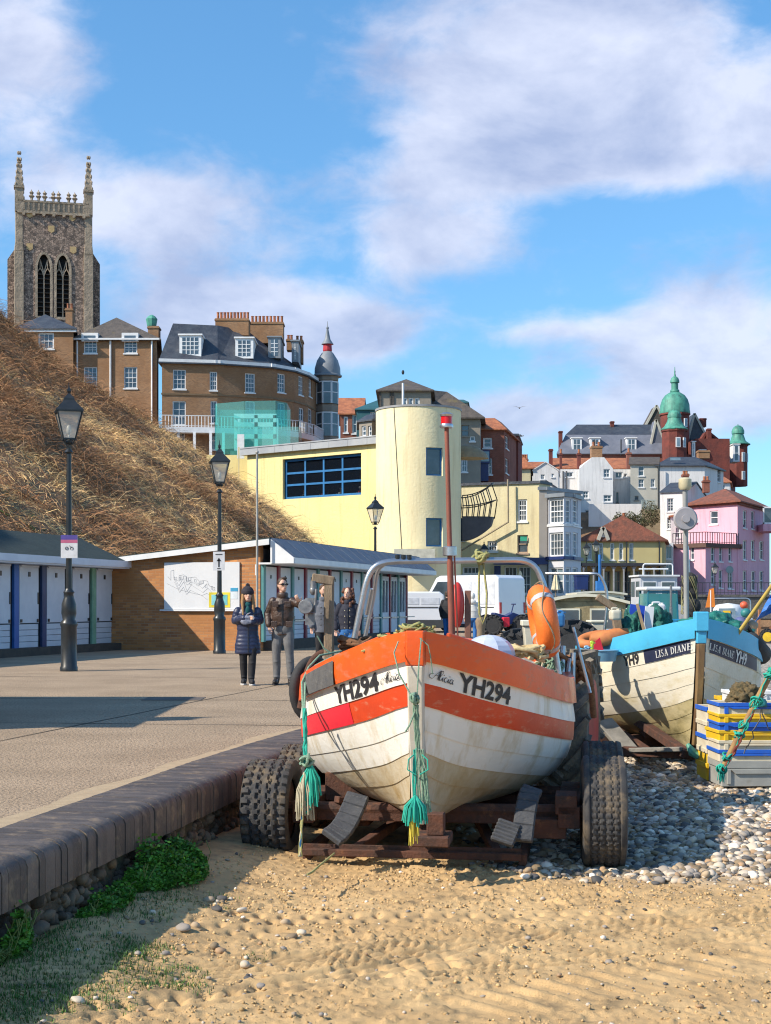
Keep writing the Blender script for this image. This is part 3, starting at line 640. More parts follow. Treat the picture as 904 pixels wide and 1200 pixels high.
thicket('dead_stalks', 32000, 'pale dead stalks standing through the brambles of the slope', mP, (.4, 1.2), .008, ar, 3, lambda X, Y: rng.random(len(X)) < .8, droop=1.7)
thicket('green_shoots', 5000, 'patches of fresh green growth low on the slope beside the hut gable', mG, (.2, .5), .03, ar, 4, lambda X, Y: (rng.random(len(X)) < sstep(.14, .24, fbm(X*.5+2, Y*.5, 2))), droop=.6)
U = Vector((.27, .963)).normalized(); NV = Vector((U.y, -U.x))
felt = M('dark_green_felt', (.018, .032, .032), (.028, .045, .042), sc=2, rough=.9, bump=.3, bsc=9)
felt2 = M('grey_roofing_felt', (.085, .10, .14), (.12, .14, .18), sc=1.5, rough=.55, bump=.3, bsc=5, dirt=((.20, .21, .23), 3, .6, .8, (1, 8, 1)))
blue_p = M('blue_painted_post', (.03, .13, .42), (.025, .10, .34), rough=.5); navy_p = M('navy_painted_post', (.03, .06, .16), rough=.5); green_p = M('mint_painted_post', (.25, .48, .34), rough=.5)
teal_p = M('teal_painted_post', (.10, .28, .28), (.08, .22, .23), rough=.5); maroon_p = M('maroon_painted_post', (.26, .035, .06), rough=.5)
shut = M('white_shutter', (.66, .68, .74), (.58, .60, .67), sc=2, rough=.55, dirt=((.50, .50, .50), 5, .62, .85, (6, 6, 1)))
plinth_m = M('dark_plinth', (.09, .075, .06), (.06, .05, .045), sc=4, rough=.9, bump=.5)
L1 = 16.0; far = Vector((-7.84, 40.7)); O1 = far-U*L1; rz = math.atan2(U.y, U.x)
h1 = empty('beach_huts', (O1.x, O1.y, 0), rz, 'green roofed row of white shuttered beach huts with blue posts under the dead bramble slope', 'beach huts')
m = MB(); m.bx(0, -.35, 0, L1, 3.0, .2); m.build('plinth', plinth_m, h1)
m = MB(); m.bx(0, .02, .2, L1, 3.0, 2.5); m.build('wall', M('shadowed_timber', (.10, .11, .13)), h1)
m = MB(); m.prism([(-.62, 2.42), (-.62, 2.52), (.9, 3.22), (3.2, 2.75), (3.2, 2.55), (.9, 3.08)], 'x', -.3, L1-.35); m.build('roof', felt, h1)
m = MB(); m.bx(-.3, -.66, 2.34, L1+.1, -.60, 2.52); m.bx(-.3, -.60, 2.30, L1+.1, .02, 2.36); m.build('fascia', shut, h1)
pitch = 1.385; cols1 = [green_p, navy_p, navy_p, blue_p, navy_p, blue_p, green_p, navy_p, blue_p, navy_p, green_p]
for i in range(11):
 x1 = L1-.06-i*pitch; x0 = x1-.95
 m = MB(); m.bx(x0, -.05, .82, x1, 0, 2.28); m.bx(x0+.03, -.09, 2.24, x1-.03, -.05, 2.29); m.bx(x0, -.04, .80, x0+.05, 0, 2.26)
 d_ = m.build('door', shut, h1, bevel=.006)
 m = MB(); m.bx((x0+x1)/2-.05, -.075, 2.0, (x0+x1)/2+.03, -.05, 2.12); m.bx(x0+.03, -.075, .84, x0+.1, -.05, .92); m.bx(x1-.1, -.075, .84, x1-.03, -.05, .92); m.bx(x1-.06, -.07, 1.3, x1-.03, -.05, 1.6); m.build('latch', black, d_)
 m = MB()
 for k in range(4): m.bx(x0, -.03-.006*(k % 2), .2+k*.15, x1, 0, .2+k*.15+.14)
 m.build('lower_boarding', shut, h1, bevel=.006)
 m = MB(); m.bx(x0-.30, -.08, .1, x0-.07, 0, 2.3); m.build('post', cols1[i], h1, bevel=.008)
G = Vector((-3.47, 39.4)); L2 = 15.9; WG = 5.4
h2 = empty('beach_huts', (G.x, G.y, 0), rz, 'brick gabled row of pale beach huts with teal and maroon posts behind the strollers', 'beach huts')
m = MB(); m.prism([(0, 0), (WG, 0), (WG, 2.38), (0, 2.94)], 'x', 0, .24); m.build('gable_wall', br_hut, h2)
m = MB(); m.bx(.24, -.30, 0, L2, 0, .28); m.build('plinth', plinth_m, h2)
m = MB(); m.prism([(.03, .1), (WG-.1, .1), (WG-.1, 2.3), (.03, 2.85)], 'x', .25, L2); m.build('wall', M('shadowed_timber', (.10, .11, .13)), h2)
m = MB(); m.prism([(-.35, 3.14), (-.35, 3.0), (WG+.1, 2.42), (WG+.1, 2.52)], 'x', -.2, L2+.2); m.build('flat_roof', felt, h2)
m = MB(); m.prism([(-.345, 2.94), (WG+.1, 2.36), (WG+.1, 2.50), (-.345, 3.10)], 'x', -.235, -.2); m.build('verge_board', wht2, h2)
m = MB(); m.prism([(-.36, 3.13), (-1.02, 2.60), (-1.02, 2.52), (-.36, 3.02)], 'x', -.12, L2+.45); r2 = m.build('canopy_roof', felt2, h2)
m = MB()
for i in range(17): m.prism([(-.37, 3.135), (-1.01, 2.62), (-1.01, 2.60), (-.37, 3.11)], 'x', .05+i*.97, .08+i*.97)
m.build('felt_seams', felt2, r2)
m = MB(); m.bx(-.12, -1.06, 2.42, L2+.45, -1.025, 2.58); m.bx(-.12, -1.02, 2.40, L2+.4, .0, 2.45); m.prism([(-.36, 3.1), (-1.04, 2.58), (-1.04, 2.42), (-.36, 2.42)], 'x', -.17, -.125); m.build('fascia', wht2, h2)
k = 0; x = .0; pit = 1.19
for i in range(14):
 x0 = i*pit;
 if x0 > L2-.1: break
 m = MB(); m.bx(x0+.02, -.10, .25, x0+.2, 0, 2.4); m.build('post', maroon_p if i % 2 else teal_p, h2, bevel=.006)
 if i < 13:
  m = MB(); a_ = x0+.22; b_ = min(L2, x0+pit)
  if i in (10, 11, 12):
   m.bx(a_, -.06, .28, b_, 0, 1.0); m.bx(a_, -.06, 1.0, a_+.12, 0, 2.3); m.bx(b_-.12, -.06, 1.0, b_, 0, 2.3); m.bx(a_+.12, -.06, 2.15, b_-.12, 0, 2.3); m.bx((a_+b_)/2-.03, -.06, 1, (a_+b_)/2+.03, 0, 2.15)
   d_ = m.build('door', shut, h2); m = MB(); m.bx(a_+.1, -.02, .98, b_-.1, -.012, 2.17); m.build('pane', pane_m, d_)
  else:
   m.bx(a_, -.05, .85, b_, 0, 2.35)
   for k in range(4): m.bx(a_, -.04-.006*(k % 2), .28+k*.14, b_, 0, .28+k*.14+.13)
   d_ = m.build('door', shut, h2, bevel=.006)
   m = MB(); m.bx((a_+b_)/2-.03, -.07, 2.02, (a_+b_)/2+.04, -.05, 2.12); m.bx(a_+.05, -.07, .87, a_+.12, -.05, .95); m.bx(b_-.1, -.07, .87, b_-.04, -.05, .95); m.build('latch', black, d_)
 m = MB(); m.bx(x0+.2, -.12, .80, x0+pit, -.09, .84); m.build('rail', steel, h2)
bd = empty('map_board', (G.x, G.y, 0), rz, 'white map board with sketched townscape and yellow framed picture on the brick gable', 'notice board')
def gy(px):   # picture column to distance along the gable
 k = (px-CX)/F; V_ = -NV; return (G.x-k*G.y)/(k*V_.y-V_.x)
def gz(px, py): y = gy(px); Y = G.y-NV.y*y; return ZZ(py, Y)
def GT(x, y, z): return (x, y, z)
yl, yr = gy(193.5), gy(281.5); zt_, zb_ = gz(240, 659), gz(240, 714)
m = MB(); m.bx(-.05, yr, zb_, -.005, yl, zt_); m.build('panel', M('board_white', (.72, .72, .73), (.66, .67, .69), sc=1.5, rough=.35), bd)
m = MB(); m.bx(-.09, yr-.05, zb_-.05, -.0, yl+.12, zb_-.005); m.build('ledge', wht2, bd)
m = MB(); rr = random.Random(4)
def ln(pts, w_=.006):
 for (a_, b_), (c_, d_) in zip(pts, pts[1:]):
  m.bar((-.053, yl-(yl-yr)*a_, zb_+(zt_-zb_)*b_), (-.053, yl-(yl-yr)*c_, zb_+(zt_-zb_)*d_), .002, w_, up=(1, 0, 0)) if False else m.bar((-.053, yl-(yl-yr)*a_, zb_+(zt_-zb_)*b_), (-.053, yl-(yl-yr)*c_, zb_+(zt_-zb_)*d_), w_, .003, up=(1, 0, 0))
sk = [(.05, .70), (.09, .62), (.09, .82), (.13, .84), (.13, .66), (.2, .6), (.2, .72), (.26, .74), (.3, .7), (.3, .58), (.36, .62), (.36, .68), (.42, .69), (.47, .6), (.47, .52), (.52, .55), (.52, .62), (.58, .6), (.6, .5), (.68, .46)]
ln(sk)
for q in range(3): ln([(x_+rr.uniform(-.01, .01), z_-.08-.09*q+rr.uniform(-.03, .03)) for x_, z_ in sk[3::2]], .004)
for q in range(14):
 x_ = .1+.55*rr.random(); z_ = .72-.42*x_+rr.uniform(-.06, .04); s1 = .02+.02*rr.random(); ln([(x_, z_), (x_+s1, z_), (x_+s1, z_+.06), (x_, z_+.06), (x_, z_)], .004)
ln([(.04, .55), (.2, .42), (.35, .36), (.5, .30), (.58, .2)], .006)
m.build('line_drawing', M('drawing_grey', (.30, .31, .34), rough=.6), bd)
def rect(a_, b_, c_, d_, x_, mat, nm):
 q = MB(); q.bx(x_, yl-(yl-yr)*c_, zb_+(zt_-zb_)*b_, -.004, yl-(yl-yr)*a_, zb_+(zt_-zb_)*d_); return q.build(nm, mat, bd)
rect(.60, .04, .88, .36, -.058, M('yellow_frame', (.80, .66, .05), rough=.5), 'yellow_frame'); rect(.635, .09, .845, .31, -.063, M('seascape_print', (.10, .42, .42), (.30, .62, .70), sc=3, rough=.5), 'picture')
rect(.885, .22, .98, .46, -.056, M('leaflet', (.70, .76, .80), rough=.5), 'leaflet'); rect(.885, .38, .98, .455, -.060, M('leaflet_blue', (.06, .36, .60), rough=.5), 'leaflet_heading')
m = MB(); m.tube([(-.06, -.12, 0), (-.06, -.12, 5.6)], .035, 8); m.build('flag_pole', M('pale_pole', (.38, .37, .34), rough=.5), None, loc=None) if False else None
p_ = XY(301.5, 38.9); m = MB(); m.tube([(0, 0, 0), (0, 0, ZZ(530, 38.9))], [.035, .028], 8); m.sph((0, 0, ZZ(530, 38.9)), .05)
tag(m.build('flag_pole', M('pale_pole', (.42, .41, .38), rough=.5), loc=(p_.x, p_.y, 0), smooth=40), 'slim pale pole rising beside the corner of the brick gable', 'pole')
m = MB(); m.bx(-.04, .75, 2.34, 0, 1.25, 2.40); m.bx(-.03, .1, 2.1, 0, .14, 2.4); m.build('lamp_bracket', wht2, h2)
kq = empty('shadow_kiosk', (-11.6, 13.6, 0), 0, 'unseen brick kiosk with a slate roof, added to cast shade on the promenade', 'shadow caster')  # building added out of view to throw the roof-shaped shadow
m = MB(); m.prism([(0, 0), (5.2, 0), (5.2, 3.0), (0, 3.0)], 'y', 0, 4.4); m.build('wall', br_hut, kq)
m = MB(); m.add([(-.3, -.3, 3), (5.5, -.3, 3), (5.5, 4.7, 3), (-.3, 4.7, 3), (2.6, 2.2, 4.6)], [(0, 1, 4), (1, 2, 4), (2, 3, 4), (3, 0, 4), (0, 3, 2, 1)]); m.build('roof', slate, kq)
lamp_glass = glassy('lantern_glass', (.92, .9, .84), .62, .1)
def make_lamp(h, label, detail=True):
 t = empty('street_lamp', (0, 0, 0), 0, label, 'street lamp', 'black lantern lamps along the promenade')
 m = MB(); m.lathe([(.17, 0), (.17, .08), (.155, .1), (.15, .85), (.17, .9), (.16, .95), (.12, 1.0), (.145, 1.12), (.14, 1.3), (.10, 1.42), (.085, 1.5), (.11, 1.53), (.075, 1.58), (.068, 1.6)], n=14); m.build('base', black, t, smooth=50)
 m = MB(); m.tube([(0, 0, 1.58), (0, 0, h-1.12)], [.062, .045], 12); m.lathe([(.06, -.04), (.075, 0), (.06, .04)], (0, 0, 2.6), 12); m.lathe([(.055, -.03), (.085, 0), (.05, .05)], (0, 0, h-1.2), 12); m.lathe([(.055, -.03), (.085, 0), (.05, .05)], (0, 0, h-1.02), 12); m.build('post', black, t, smooth=50)
 z0 = h-.95; z1 = h-.42
 m = MB()
 for q in range(4):
  a_ = math.pi/4+q*math.pi/2; b_ = a_+math.pi/2; p = lambda r_, a, z: (r_*math.cos(a), r_*math.sin(a), z)
  m.bar(p(.16, a_, z0), p(.335, a_, z1), .022, .022); m.bar(p(.16, a_, z0), p(.16, b_, z0), .025, .03); m.bar(p(.335, a_, z1), p(.335, b_, z1), .03, .035)
  m.tube([(0, 0, z0-.1), p(.10, a_, z0-.09), p(.155, a_, z0)], .013, 6)
 m.build('lantern_frame', black, t)
 m = MB(); p = lambda r_, q, z: (r_*math.cos(math.pi/4+q*math.pi/2), r_*math.sin(math.pi/4+q*math.pi/2), z)
 for q in range(4): m.add([p(.155, q, z0+.01), p(.155, q+1, z0+.01), p(.325, q+1, z1-.01), p(.325, q, z1-.01)], [(0, 1, 2, 3)])
 m.build('lantern_glass', lamp_glass, t, fixn=False)
 m = MB(); m.lathe([(.37, z1), (.37, z1+.025), (.16, z1+.2), (.14, z1+.22), (.14, z1+.26), (.06, z1+.33), (.03, z1+.36), (.05, z1+.4), (.045, z1+.44), (.015, z1+.48), (.008, z1+.58)], n=4, ph=math.pi/4); m.build('lantern_roof', black, t)
 m = MB(); m.sph((0, 0, z0+.18), .05, .05, .10); m.tube([(0, 0, z0-.02), (0, 0, z0+.1)], .02); m.build('bulb', M('bulb_white', (.8, .8, .76), rough=.3), t, smooth=180)
 return t
lp = make_lamp(5.45, 'tall black street lamp at left carrying the purple and white notice'); p_ = XY(81, 27.6); lp.location = (p_.x, p_.y, 0); lp.rotation_euler.z = .3
q = copy_tree(lp, None, (*XY(257.5, 37.4), 0), .2, 'black street lamp before the map board, with a small white arrow sign')
q = copy_tree(lp, None, (*XY(440, 55.5), 0), .5, 'black street lamp rising in front of the yellow round tower, above the hut roof')
q = copy_tree(lp, None, (-8.3, 13.3, 0), .3, 'black street lamp off to the left by the added kiosk')
def sign(px0, py0, px1, py1, Y, label, name='sign'):
 a_ = P3(px0, py1, Y); b_ = P3(px1, py0, Y); t = empty(name, (a_.x, a_.y, a_.z), 0, label, 'sign'); w_ = b_.x-a_.x; h_ = b_.z-a_.z
 m = MB(); m.bx(0, 0, 0, w_, .012, h_); m.build('plate', M('sign_white', (.78, .78, .80), rough=.4), t)
 m = MB(); m.bx(w_*.25, .012, h_*.75, w_*.75, .10, h_*.80); m.bx(w_*.25, .012, h_*.2, w_*.75, .10, h_*.25); m.build('clamp', steel, t)
 return t, w_, h_
def strokes(m, L_, w_, M4):
 for pl in L_:
  for p, q in zip(pl, pl[1:]): m.bar(M4 @ Vector((p[0], 0, p[1])), M4 @ Vector((q[0], 0, q[1])), w_, .003, up=(M4.to_3x3() @ Vector((0, 1, 0))))
s1, w_, h_ = sign(71.5, 627, 91, 654, 27.4, 'purple, pink and white no dogs notice on the left lamp post')
m = MB(); m.bx(.0, -.003, h_*.80, w_, 0, h_); m.build('purple_band', M('sign_purple', (.12, .09, .36), rough=.4), s1)
m = MB(); m.bx(.0, -.003, h_*.66, w_, 0, h_*.795); m.build('pink_band', M('sign_pink', (.62, .16, .28), rough=.4), s1)
m = MB(); dk = M('print_black', (.02, .02, .025), rough=.5)
for cx in (.36, .66):
 c = Vector((w_*cx, -.003, h_*.42)); m.tube([c+Vector((math.cos(a)*.03, 0, math.sin(a)*.03)) for a in np.linspace(0, 6.283, 13)], .004, 4)
m.bar((w_*.3, -.004, h_*.36), (w_*.42, -.004, h_*.46), .006, .003, up=(0, 1, 0)); m.bar((w_*.5, -.004, h_*.54), (w_*.72, -.004, h_*.42), .008, .003, up=(0, 1, 0)); m.build('pictograms', dk, s1)
s2, w_, h_ = sign(250, 646.5, 263.5, 668.5, 37.2, 'small white sign with black up arrow on the lamp post before the map board')
m = MB(); m.bar((w_*.5, -.003, h_*.18), (w_*.5, -.003, h_*.55), .035, .004, up=(0, 1, 0)); m.prism([(w_*.3, h_*.5), (w_*.7, h_*.5), (w_*.5, h_*.68)], 'y', -.005, 0); m.bar((w_*.2, -.003, h_*.85), (w_*.8, -.003, h_*.85), .02, .004, up=(0, 1, 0)); m.bar((w_*.35, -.003, h_*.1), (w_*.65, -.003, h_*.1), .02, .004, up=(0, 1, 0)); m.build('arrow', dk, s2)
cream = M('cream_render', (.66, .58, .36), (.60, .52, .31), sc=.5, rough=.85, bump=.2, bsc=8, dirt=((.44, .36, .22), 1.0, .50, .78, (3, 3, .3)))
yellow = M('yellow_render', (.82, .69, .33), (.75, .62, .285), sc=.35, rough=.85, bump=.25, bsc=6, dirt=((.58, .45, .20), 1.0, .52, .78, (3, 3, .22)))
wall_w = M('white_render', (.76, .74, .72), (.68, .66, .64), sc=.5, rough=.85, dirt=((.42, .41, .40), 1.0, .50, .8, (2.5, 2.5, .3)))
wall_g = M('grey_cream_render', (.50, .47, .40), (.42, .40, .34), sc=.6, rough=.85, dirt=((.34, .32, .28), .7, .6, .85, (1, 1, .3)))
grey_r = M('grey_brown_render', (.30, .26, .21), (.23, .20, .165), sc=.6, rough=.9, bump=.2, bsc=5)
pink = M('pink_render', (.74, .42, .50), (.68, .37, .45), sc=.4, rough=.85, dirt=((.50, .27, .33), 1.0, .5, .8, (2.5, 2.5, .3)))
teal_w = M('teal_slates', (.03, .12, .14), (.02, .09, .11), sc=2, rough=.7)
blue_f = M('blue_window_frame', (.02, .17, .42), rough=.5)
navy = M('navy_paint', (.012, .03, .14), rough=.45)
copper = M('green_copper', (.09, .33, .24), (.05, .20, .15), sc=1.2, rough=.6, dirt=((.04, .10, .085), .9, .5, .72, (3, 3, .3)))
def scale(Y): return Y/F
Y0 = 190; sc_ = Y0/F; zb = 13; c = XY(63.5, Y0)
ch = empty('church_tower', (c.x, c.y, zb), R(13.1), 'tall flint church tower with four pinnacles and twin louvred belfry windows', 'church tower')
def cz(py): return ZZ(py, Y0)-zb
W = 9.0; z_top = cz(253.5); hw = W/2
def cx_(px): return (px-63.5)*sc_
wx0, wx1, wz0, wz1 = cx_(41), cx_(83), cz(378), cz(297)
m = MB(); m.bx(-hw, .02, 0, hw, W, z_top); body = None
ar1 = arch(cx_(43.5), cx_(60.5), cz(374), cz(318), cz(299)); ar2 = arch(cx_(65), cx_(82), cz(374), cz(318), cz(299))
T = Matrix.Translation((0, -.35, 0)); plate([(-hw, 0), (hw, 0), (hw, z_top), (-hw, z_top)], [ar1, ar2], .74, 'front_wall', flint, ch, T); m.build('wall', flint, ch)
def ring(m, pl, w_, y, d_):
 for p, q in zip(pl, pl[1:]): m.bar((p[0], y, p[1]), (q[0], y, q[1]), w_, d_, up=(0, 1, 0))
for ar_ in (ar1, ar2):
 x0, x1 = ar_[0][0], ar_[1][0]; m = MB(); ring(m, ar_+[ar_[0]], .34, -.76, .16); cxm = (x0+x1)/2; zt = max(p[1] for p in ar_)
 m.bar((cxm, -.55, ar_[0][1]), (cxm, -.55, cz(322)), .16, .2, up=(0, 1, 0))
 for sgn in (-1, 1):
  h_ = (x1-x0)/4; xc = cxm+sgn*h_; m2 = [(xc-h_, cz(326)), (xc-h_*.6, cz(320)), (xc, cz(316)), (xc+h_*.6, cz(320)), (xc+h_, cz(326))]; ring(m, m2, .12, -.55, .16)
  m.bar((xc, -.55, cz(316)), (xc, -.55, cz(306)), .1, .14, up=(0, 1, 0)); m.bar((cxm, -.55, cz(322)), (cxm+sgn*h_, -.55, cz(306)), .12, .14, up=(0, 1, 0))
 t = m.build('belfry_window', stone_t, ch); m = MB()
 z = ar_[0][1]+.2
 while z < cz(316): m.bx(x0+.05, -.5, z, x1-.05, -.1, z+.09, M=None); z += .62
 m.build('louvres', M('louvre_wood', (.09, .075, .06), rough=.9), t)
 m = MB(); m.bx(x0, -.06, ar_[0][1], x1, .0, zt); m.build('dark_belfry', dark_in, t)
m = MB()
for sx in (-1, 1):
 for sy in (0, 1):
  yb = -.75 if not sy else W-.6
  m.bx(sx*hw-.62, yb-.25, 0, sx*hw+.62, yb+1.2, cz(298)); m.bx(sx*hw-.5, yb, cz(298), sx*hw+.5, yb+1.2, z_top+.15)
  m.prism([(sx*hw-.62, cz(298)), (sx*hw+.62, cz(298)), (sx*hw+.5, cz(288)), (sx*hw-.5, cz(288))], 'y', yb-.25, yb+.6)
m.build('corner_buttress', stone_t, ch, bevel=.05)
m = MB()
for sx in (-1, 1):
 for yy in (1.0, W-2.4):
  a_ = sx*(hw+.3); b_ = sx*(hw+1.55); m.prism([(a_, 0), (b_, 0), (b_, cz(305)), (a_, cz(288))], 'y', yy, yy+1.5)
m.build('side_buttress', flint, ch)
m = MB(); m.bx(-hw-.25, -.95, z_top, hw+.25, W+.25, z_top+.35); m.bx(-hw-.1, -.9, z_top+1.5, hw+.1, W+.1, z_top+1.75); m.bx(-hw-.05, -.8, z_top+.35, hw+.05, -.45, z_top+1.5); m.bx(-hw, W-.4, z_top+.35, hw, W, z_top+1.5)
for sx in (-1, 1): m.bx(sx*hw-.2, -.6, z_top+.35, sx*hw+.2, W, z_top+1.5)
for i in range(13):
 x = -hw+.6+(W-1.2)*i/12; m.bx(x-.1, -.9, z_top+.45, x+.1, -.78, z_top+1.42); m.lathe([(.22, -.25), (.22, .25)], (x, -.84, z_top-.12), 6, M=Matrix.Rotation(R(90), 3, 'X')) if i % 2 == 0 else None
m.build('parapet', stone_t, ch)
m = MB()
for yy in (-.75, W-.1):
 for x in (-2.9, -2.0, -1.2, -.1, .6, 1.9, 2.7):
  m.lathe([(.16, 0), (.2, .3), (.42, .55), (.15, .75), (.32, 1.0), (.08, 1.25), (.0, 1.5)], (x, yy, z_top+1.75), 5)
m.build('cresting', stone_t, ch)
for sx in (-1, 1):
 for yy in (-.35, W-.1):
  m = MB(); x = sx*hw; zt = cz(191); z1 = cz(222)
  m.bx(x-.55, yy-.55, z_top+.2, x+.55, yy+.55, z1); m.bx(x-.68, yy-.68, z1-.3, x+.68, yy+.68, z1)
  m.lathe([(.72, z1), (.34, z1+3), (.10, zt-.9)], (x, yy, 0), 4, ph=math.pi/4)
  for k in range(6):
   r_ = .62-.09*k; z = z1+.2+k*.85
   for q in range(4): a_ = q*math.pi/2+math.pi/4; m.sph((x+r_*math.cos(a_), yy+r_*math.sin(a_), z), .17, .17, .24, 5, 4)
  m.lathe([(.1, zt-.9), (.28, zt-.7), (.1, zt-.5), (.34, zt-.3), (.1, zt-.1), (.05, zt+.3)], (x, yy, 0), 6)
  m.build('pinnacle', stone_t, ch)
m = MB()
for (px, py) in ((36, 254), (84.5, 255), (60.5, 270), (36, 292), (85.5, 293)):
 m = MB(); x = cx_(px); z = cz(py); m.prism([(x-.4, z-.3), (x, z-.55), (x+.4, z-.3), (x+.4, z+.4), (x-.4, z+.4)], 'y', -.80, -.70); m.build('shield_stone', M('pale_shield', (.60, .42, .20), rough=.8), ch)
m = MB(); m.tube([(-.2, 3, z_top+1.5), (-.2, 3, cz(222))], .06); m.bar((-.7, 3, cz(225)), (.3, 3, cz(225)), .05, .12); m.build('weather_vane', black, ch)
b = Bldg('brick_house', 'brick house end with slate hip roof below the church tower, half behind the slope', 'house', [(20, 131), (86, 131), (89, 140), (20, 140)], 11, ZZ(385, 131), br_ho)
b.win(45, 390, 63.5, 409, 3, 2, fw=.14); b.walls(); r_ = b.hip(1.9, slate, ridge=.35, over=.35); b.chimney(77, 85, 361, 388, 134, .9, br_ho, 2)
m = MB(); m.bx(-.2, -.25, b.zt-b.zb-.35, 5.5, -.02, b.zt-b.zb-.03); m.build('fascia', wht2, b.root)
b = Bldg('brick_house', 'brick house with pyramid tiled roof and half dormers, left of the large brick hotel', 'house', [(87.5, 132), (184, 132), (186, 142), (90, 142)], 11, ZZ(397.5, 132), br_ho)
Hh = b.zt-b.zb
for (x0, y0, x1, y1) in ((98.5, 394, 114, 414), (145.5, 394, 161, 414)):
 a_ = b.loc(x0, y0, 132); c_ = b.loc(x1, y1, 132); b.win(x0, 399.5, x1, 414, 3, 4, fw=.09)
 m = MB(); m.bx(a_.x-.15, -.35, Hh-.25, c_.x+.15, 1.2, a_.z+.25); d_ = m.build('dormer', wht2, b.root); m = MB(); m.bx(a_.x+.1, -.375, Hh-.2, c_.x-.1, -.353, a_.z-.0); m.build('pane', pane_m, d_)
b.win(145.5, 430, 161, 455, 3, 4); b.win(98.5, 430, 114, 455, 3, 4); b.walls()
r_ = b.hip(2.9, slate_br, ridge=.12, over=.4)
m = MB()
for px in (91, 130, 178.5): q = b.loc(px, 400, 132); m.tube([(q.x, -.12, 0), (q.x, -.12, Hh)], .09, 6)
m.bx(-.35, -.42, Hh-.12, b.faces[0].W+.3, -.36, Hh+.04); m.build('drainpipe', wht2, b.root)
b.chimney(173.5, 186, 382, 400, 134, 1.2, br_ho, 0); m = MB(); q = b.loc(178, 379, 134.4)
m.lathe([(.35, -.6), (.45, -.3), (.55, .3), (.35, .55), (.1, .7)], (q.x, q.y, q.z+.1), 9); m.build('chimney_cowl', copper, b.root)
HP = [(190, 130), (255, 130.8), (319, 132.8), (345, 135), (360, 137.6), (370, 141), (373, 146), (330, 150), (215, 146)]
ho = Bldg('brick_hotel', 'large curved brown brick hotel with slate mansard roof, white dormers and tall chimney stacks', 'hotel', HP, 11, ZZ(424.5, 130), br_ho)
for (x0, y0, x1, y1, f_) in ((203, 433, 218, 456, 0), (246, 435.5, 259, 457.5, 1), (287.5, 437.5, 299, 460, 1), (325.5, 438, 334.5, 460, 2), (350, 441, 355.5, 463, 3), (362, 443, 365.5, 465, 4)):
 ho.win(x0, y0, x1, y1, 3, 4)
for (x0, y0, x1, y1) in ((202.5, 470, 218, 498), (247, 470, 259.5, 496), (288, 470, 299, 496), (325.5, 472, 334.5, 497), (350.5, 478, 356.5, 500), (361.5, 479, 366, 500)): ho.win(x0, y0, x1, y1, 2, 3)
for (x0, x1) in ((204, 217), (247, 259)): ho.win(x0, 506, x1, 527, 2, 2)
ho.walls(); ho.band(462.5, 130, .16, .07, M('string_course', (.20, .13, .07)), 'string_course', faces=range(6)); ho.band(424.5, 130, .3, .28, wht2, 'cornice', faces=range(6))
pts = ho.pts; cen = sum(pts, Vector((0, 0)))/len(pts)
rf = ho.roof([XY(*q) for q in ((203, 134), (255, 135), (275, 136.5), (293, 138.5), (300, 141), (303, 143), (303, 144), (290, 145), (222, 143.5))], ZZ(379, 134)-ho.zt, slate, .3)
def dormer(b, x0, y0, x1, y1, Y, depth, nx=4, nz=4, back=0, par=None, cheek=None):
 a_ = b.loc(x0, y0, Y); c_ = b.loc(x1, y1, Y); m = MB(); y = a_.y
 m.bx(a_.x, y, c_.z, c_.x, y+depth, a_.z); m.bx(a_.x-.12, y-.12, a_.z, c_.x+.12, y+depth, a_.z+.14); d_ = m.build('dormer', cheek or wht2, par or b.root)
 m = MB(); w_ = .26; m.bx(a_.x+w_, y-.012, c_.z+w_*.8, c_.x-w_, y-.004, a_.z-w_*.8); m.build('pane', pane_m, d_)
 m = MB()
 for i in range(1, nx): x = a_.x+w_+(c_.x-a_.x-2*w_)*i/nx; m.bx(x-.035, y-.04, c_.z+w_*.8, x+.035, y-.014, a_.z-w_*.8)
 for i in range(1, nz): z = c_.z+w_*.8+(a_.z-c_.z-1.6*w_)*i/nz; m.bx(a_.x+w_, y-.038, z-.03, c_.x-w_, y-.016, z+.03)
 m.build('glazing_bars', wht2, d_); return d_
dormer(ho, 210.5, 393, 236, 417.5, 131, 3.4); dormer(ho, 276, 396.5, 297, 420, 132.4, 4.5, 3, 4); dormer(ho, 314.5, 395.5, 329, 419.5, 134.5, 4.5, 2, 4, cheek=lead); dormer(ho, 342, 400, 350, 424, 136.5, 5, 2, 4, cheek=lead)
ho.chimney(252.5, 291.5, 373, 393, 136, 1.8, br_ho, 10, ph=.75); ho.chimney(293, 332, 377, 402, 139, 1.6, br_ho, 9, ph=.7); ho.chimney(346, 355, 398, 425, 140, 1.4, br_ho, 2); ho.chimney(336, 343, 397, 410, 142, 1.4, br_ho, 2)
def railing(b, pts, h, mat=wht2, n=30, name='balcony_railing', par=None, r_=.03, top=.06):
 m = MB(); L_ = [Vector(p) for p in pts]; tot_ = sum((q-p).length for p, q in zip(L_, L_[1:]))
 for p, q in zip(L_, L_[1:]):
  m.bar(p+Vector((0, 0, h)), q+Vector((0, 0, h)), top*1.4, top); m.bar(p+Vector((0, 0, .12)), q+Vector((0, 0, .12)), top, top*.8); k = max(1, int(n*(q-p).length/tot_))
  for i in range(k+1): c = p.lerp(q, i/k); m.bar(c, c+Vector((0, 0, h)), r_*2, r_*2, up=(0, 1, 0))
 return m.build(name, mat, par or b.root)
A_ = ho.loc(190, 500, 129); B_ = ho.loc(252, 500, 129.6); B2 = ho.loc(320, 503, 131.2); C_ = ho.loc(350, 506, 133); D_ = ho.loc(368, 509, 136); E_ = ho.loc(379, 512, 140); zf = A_.z
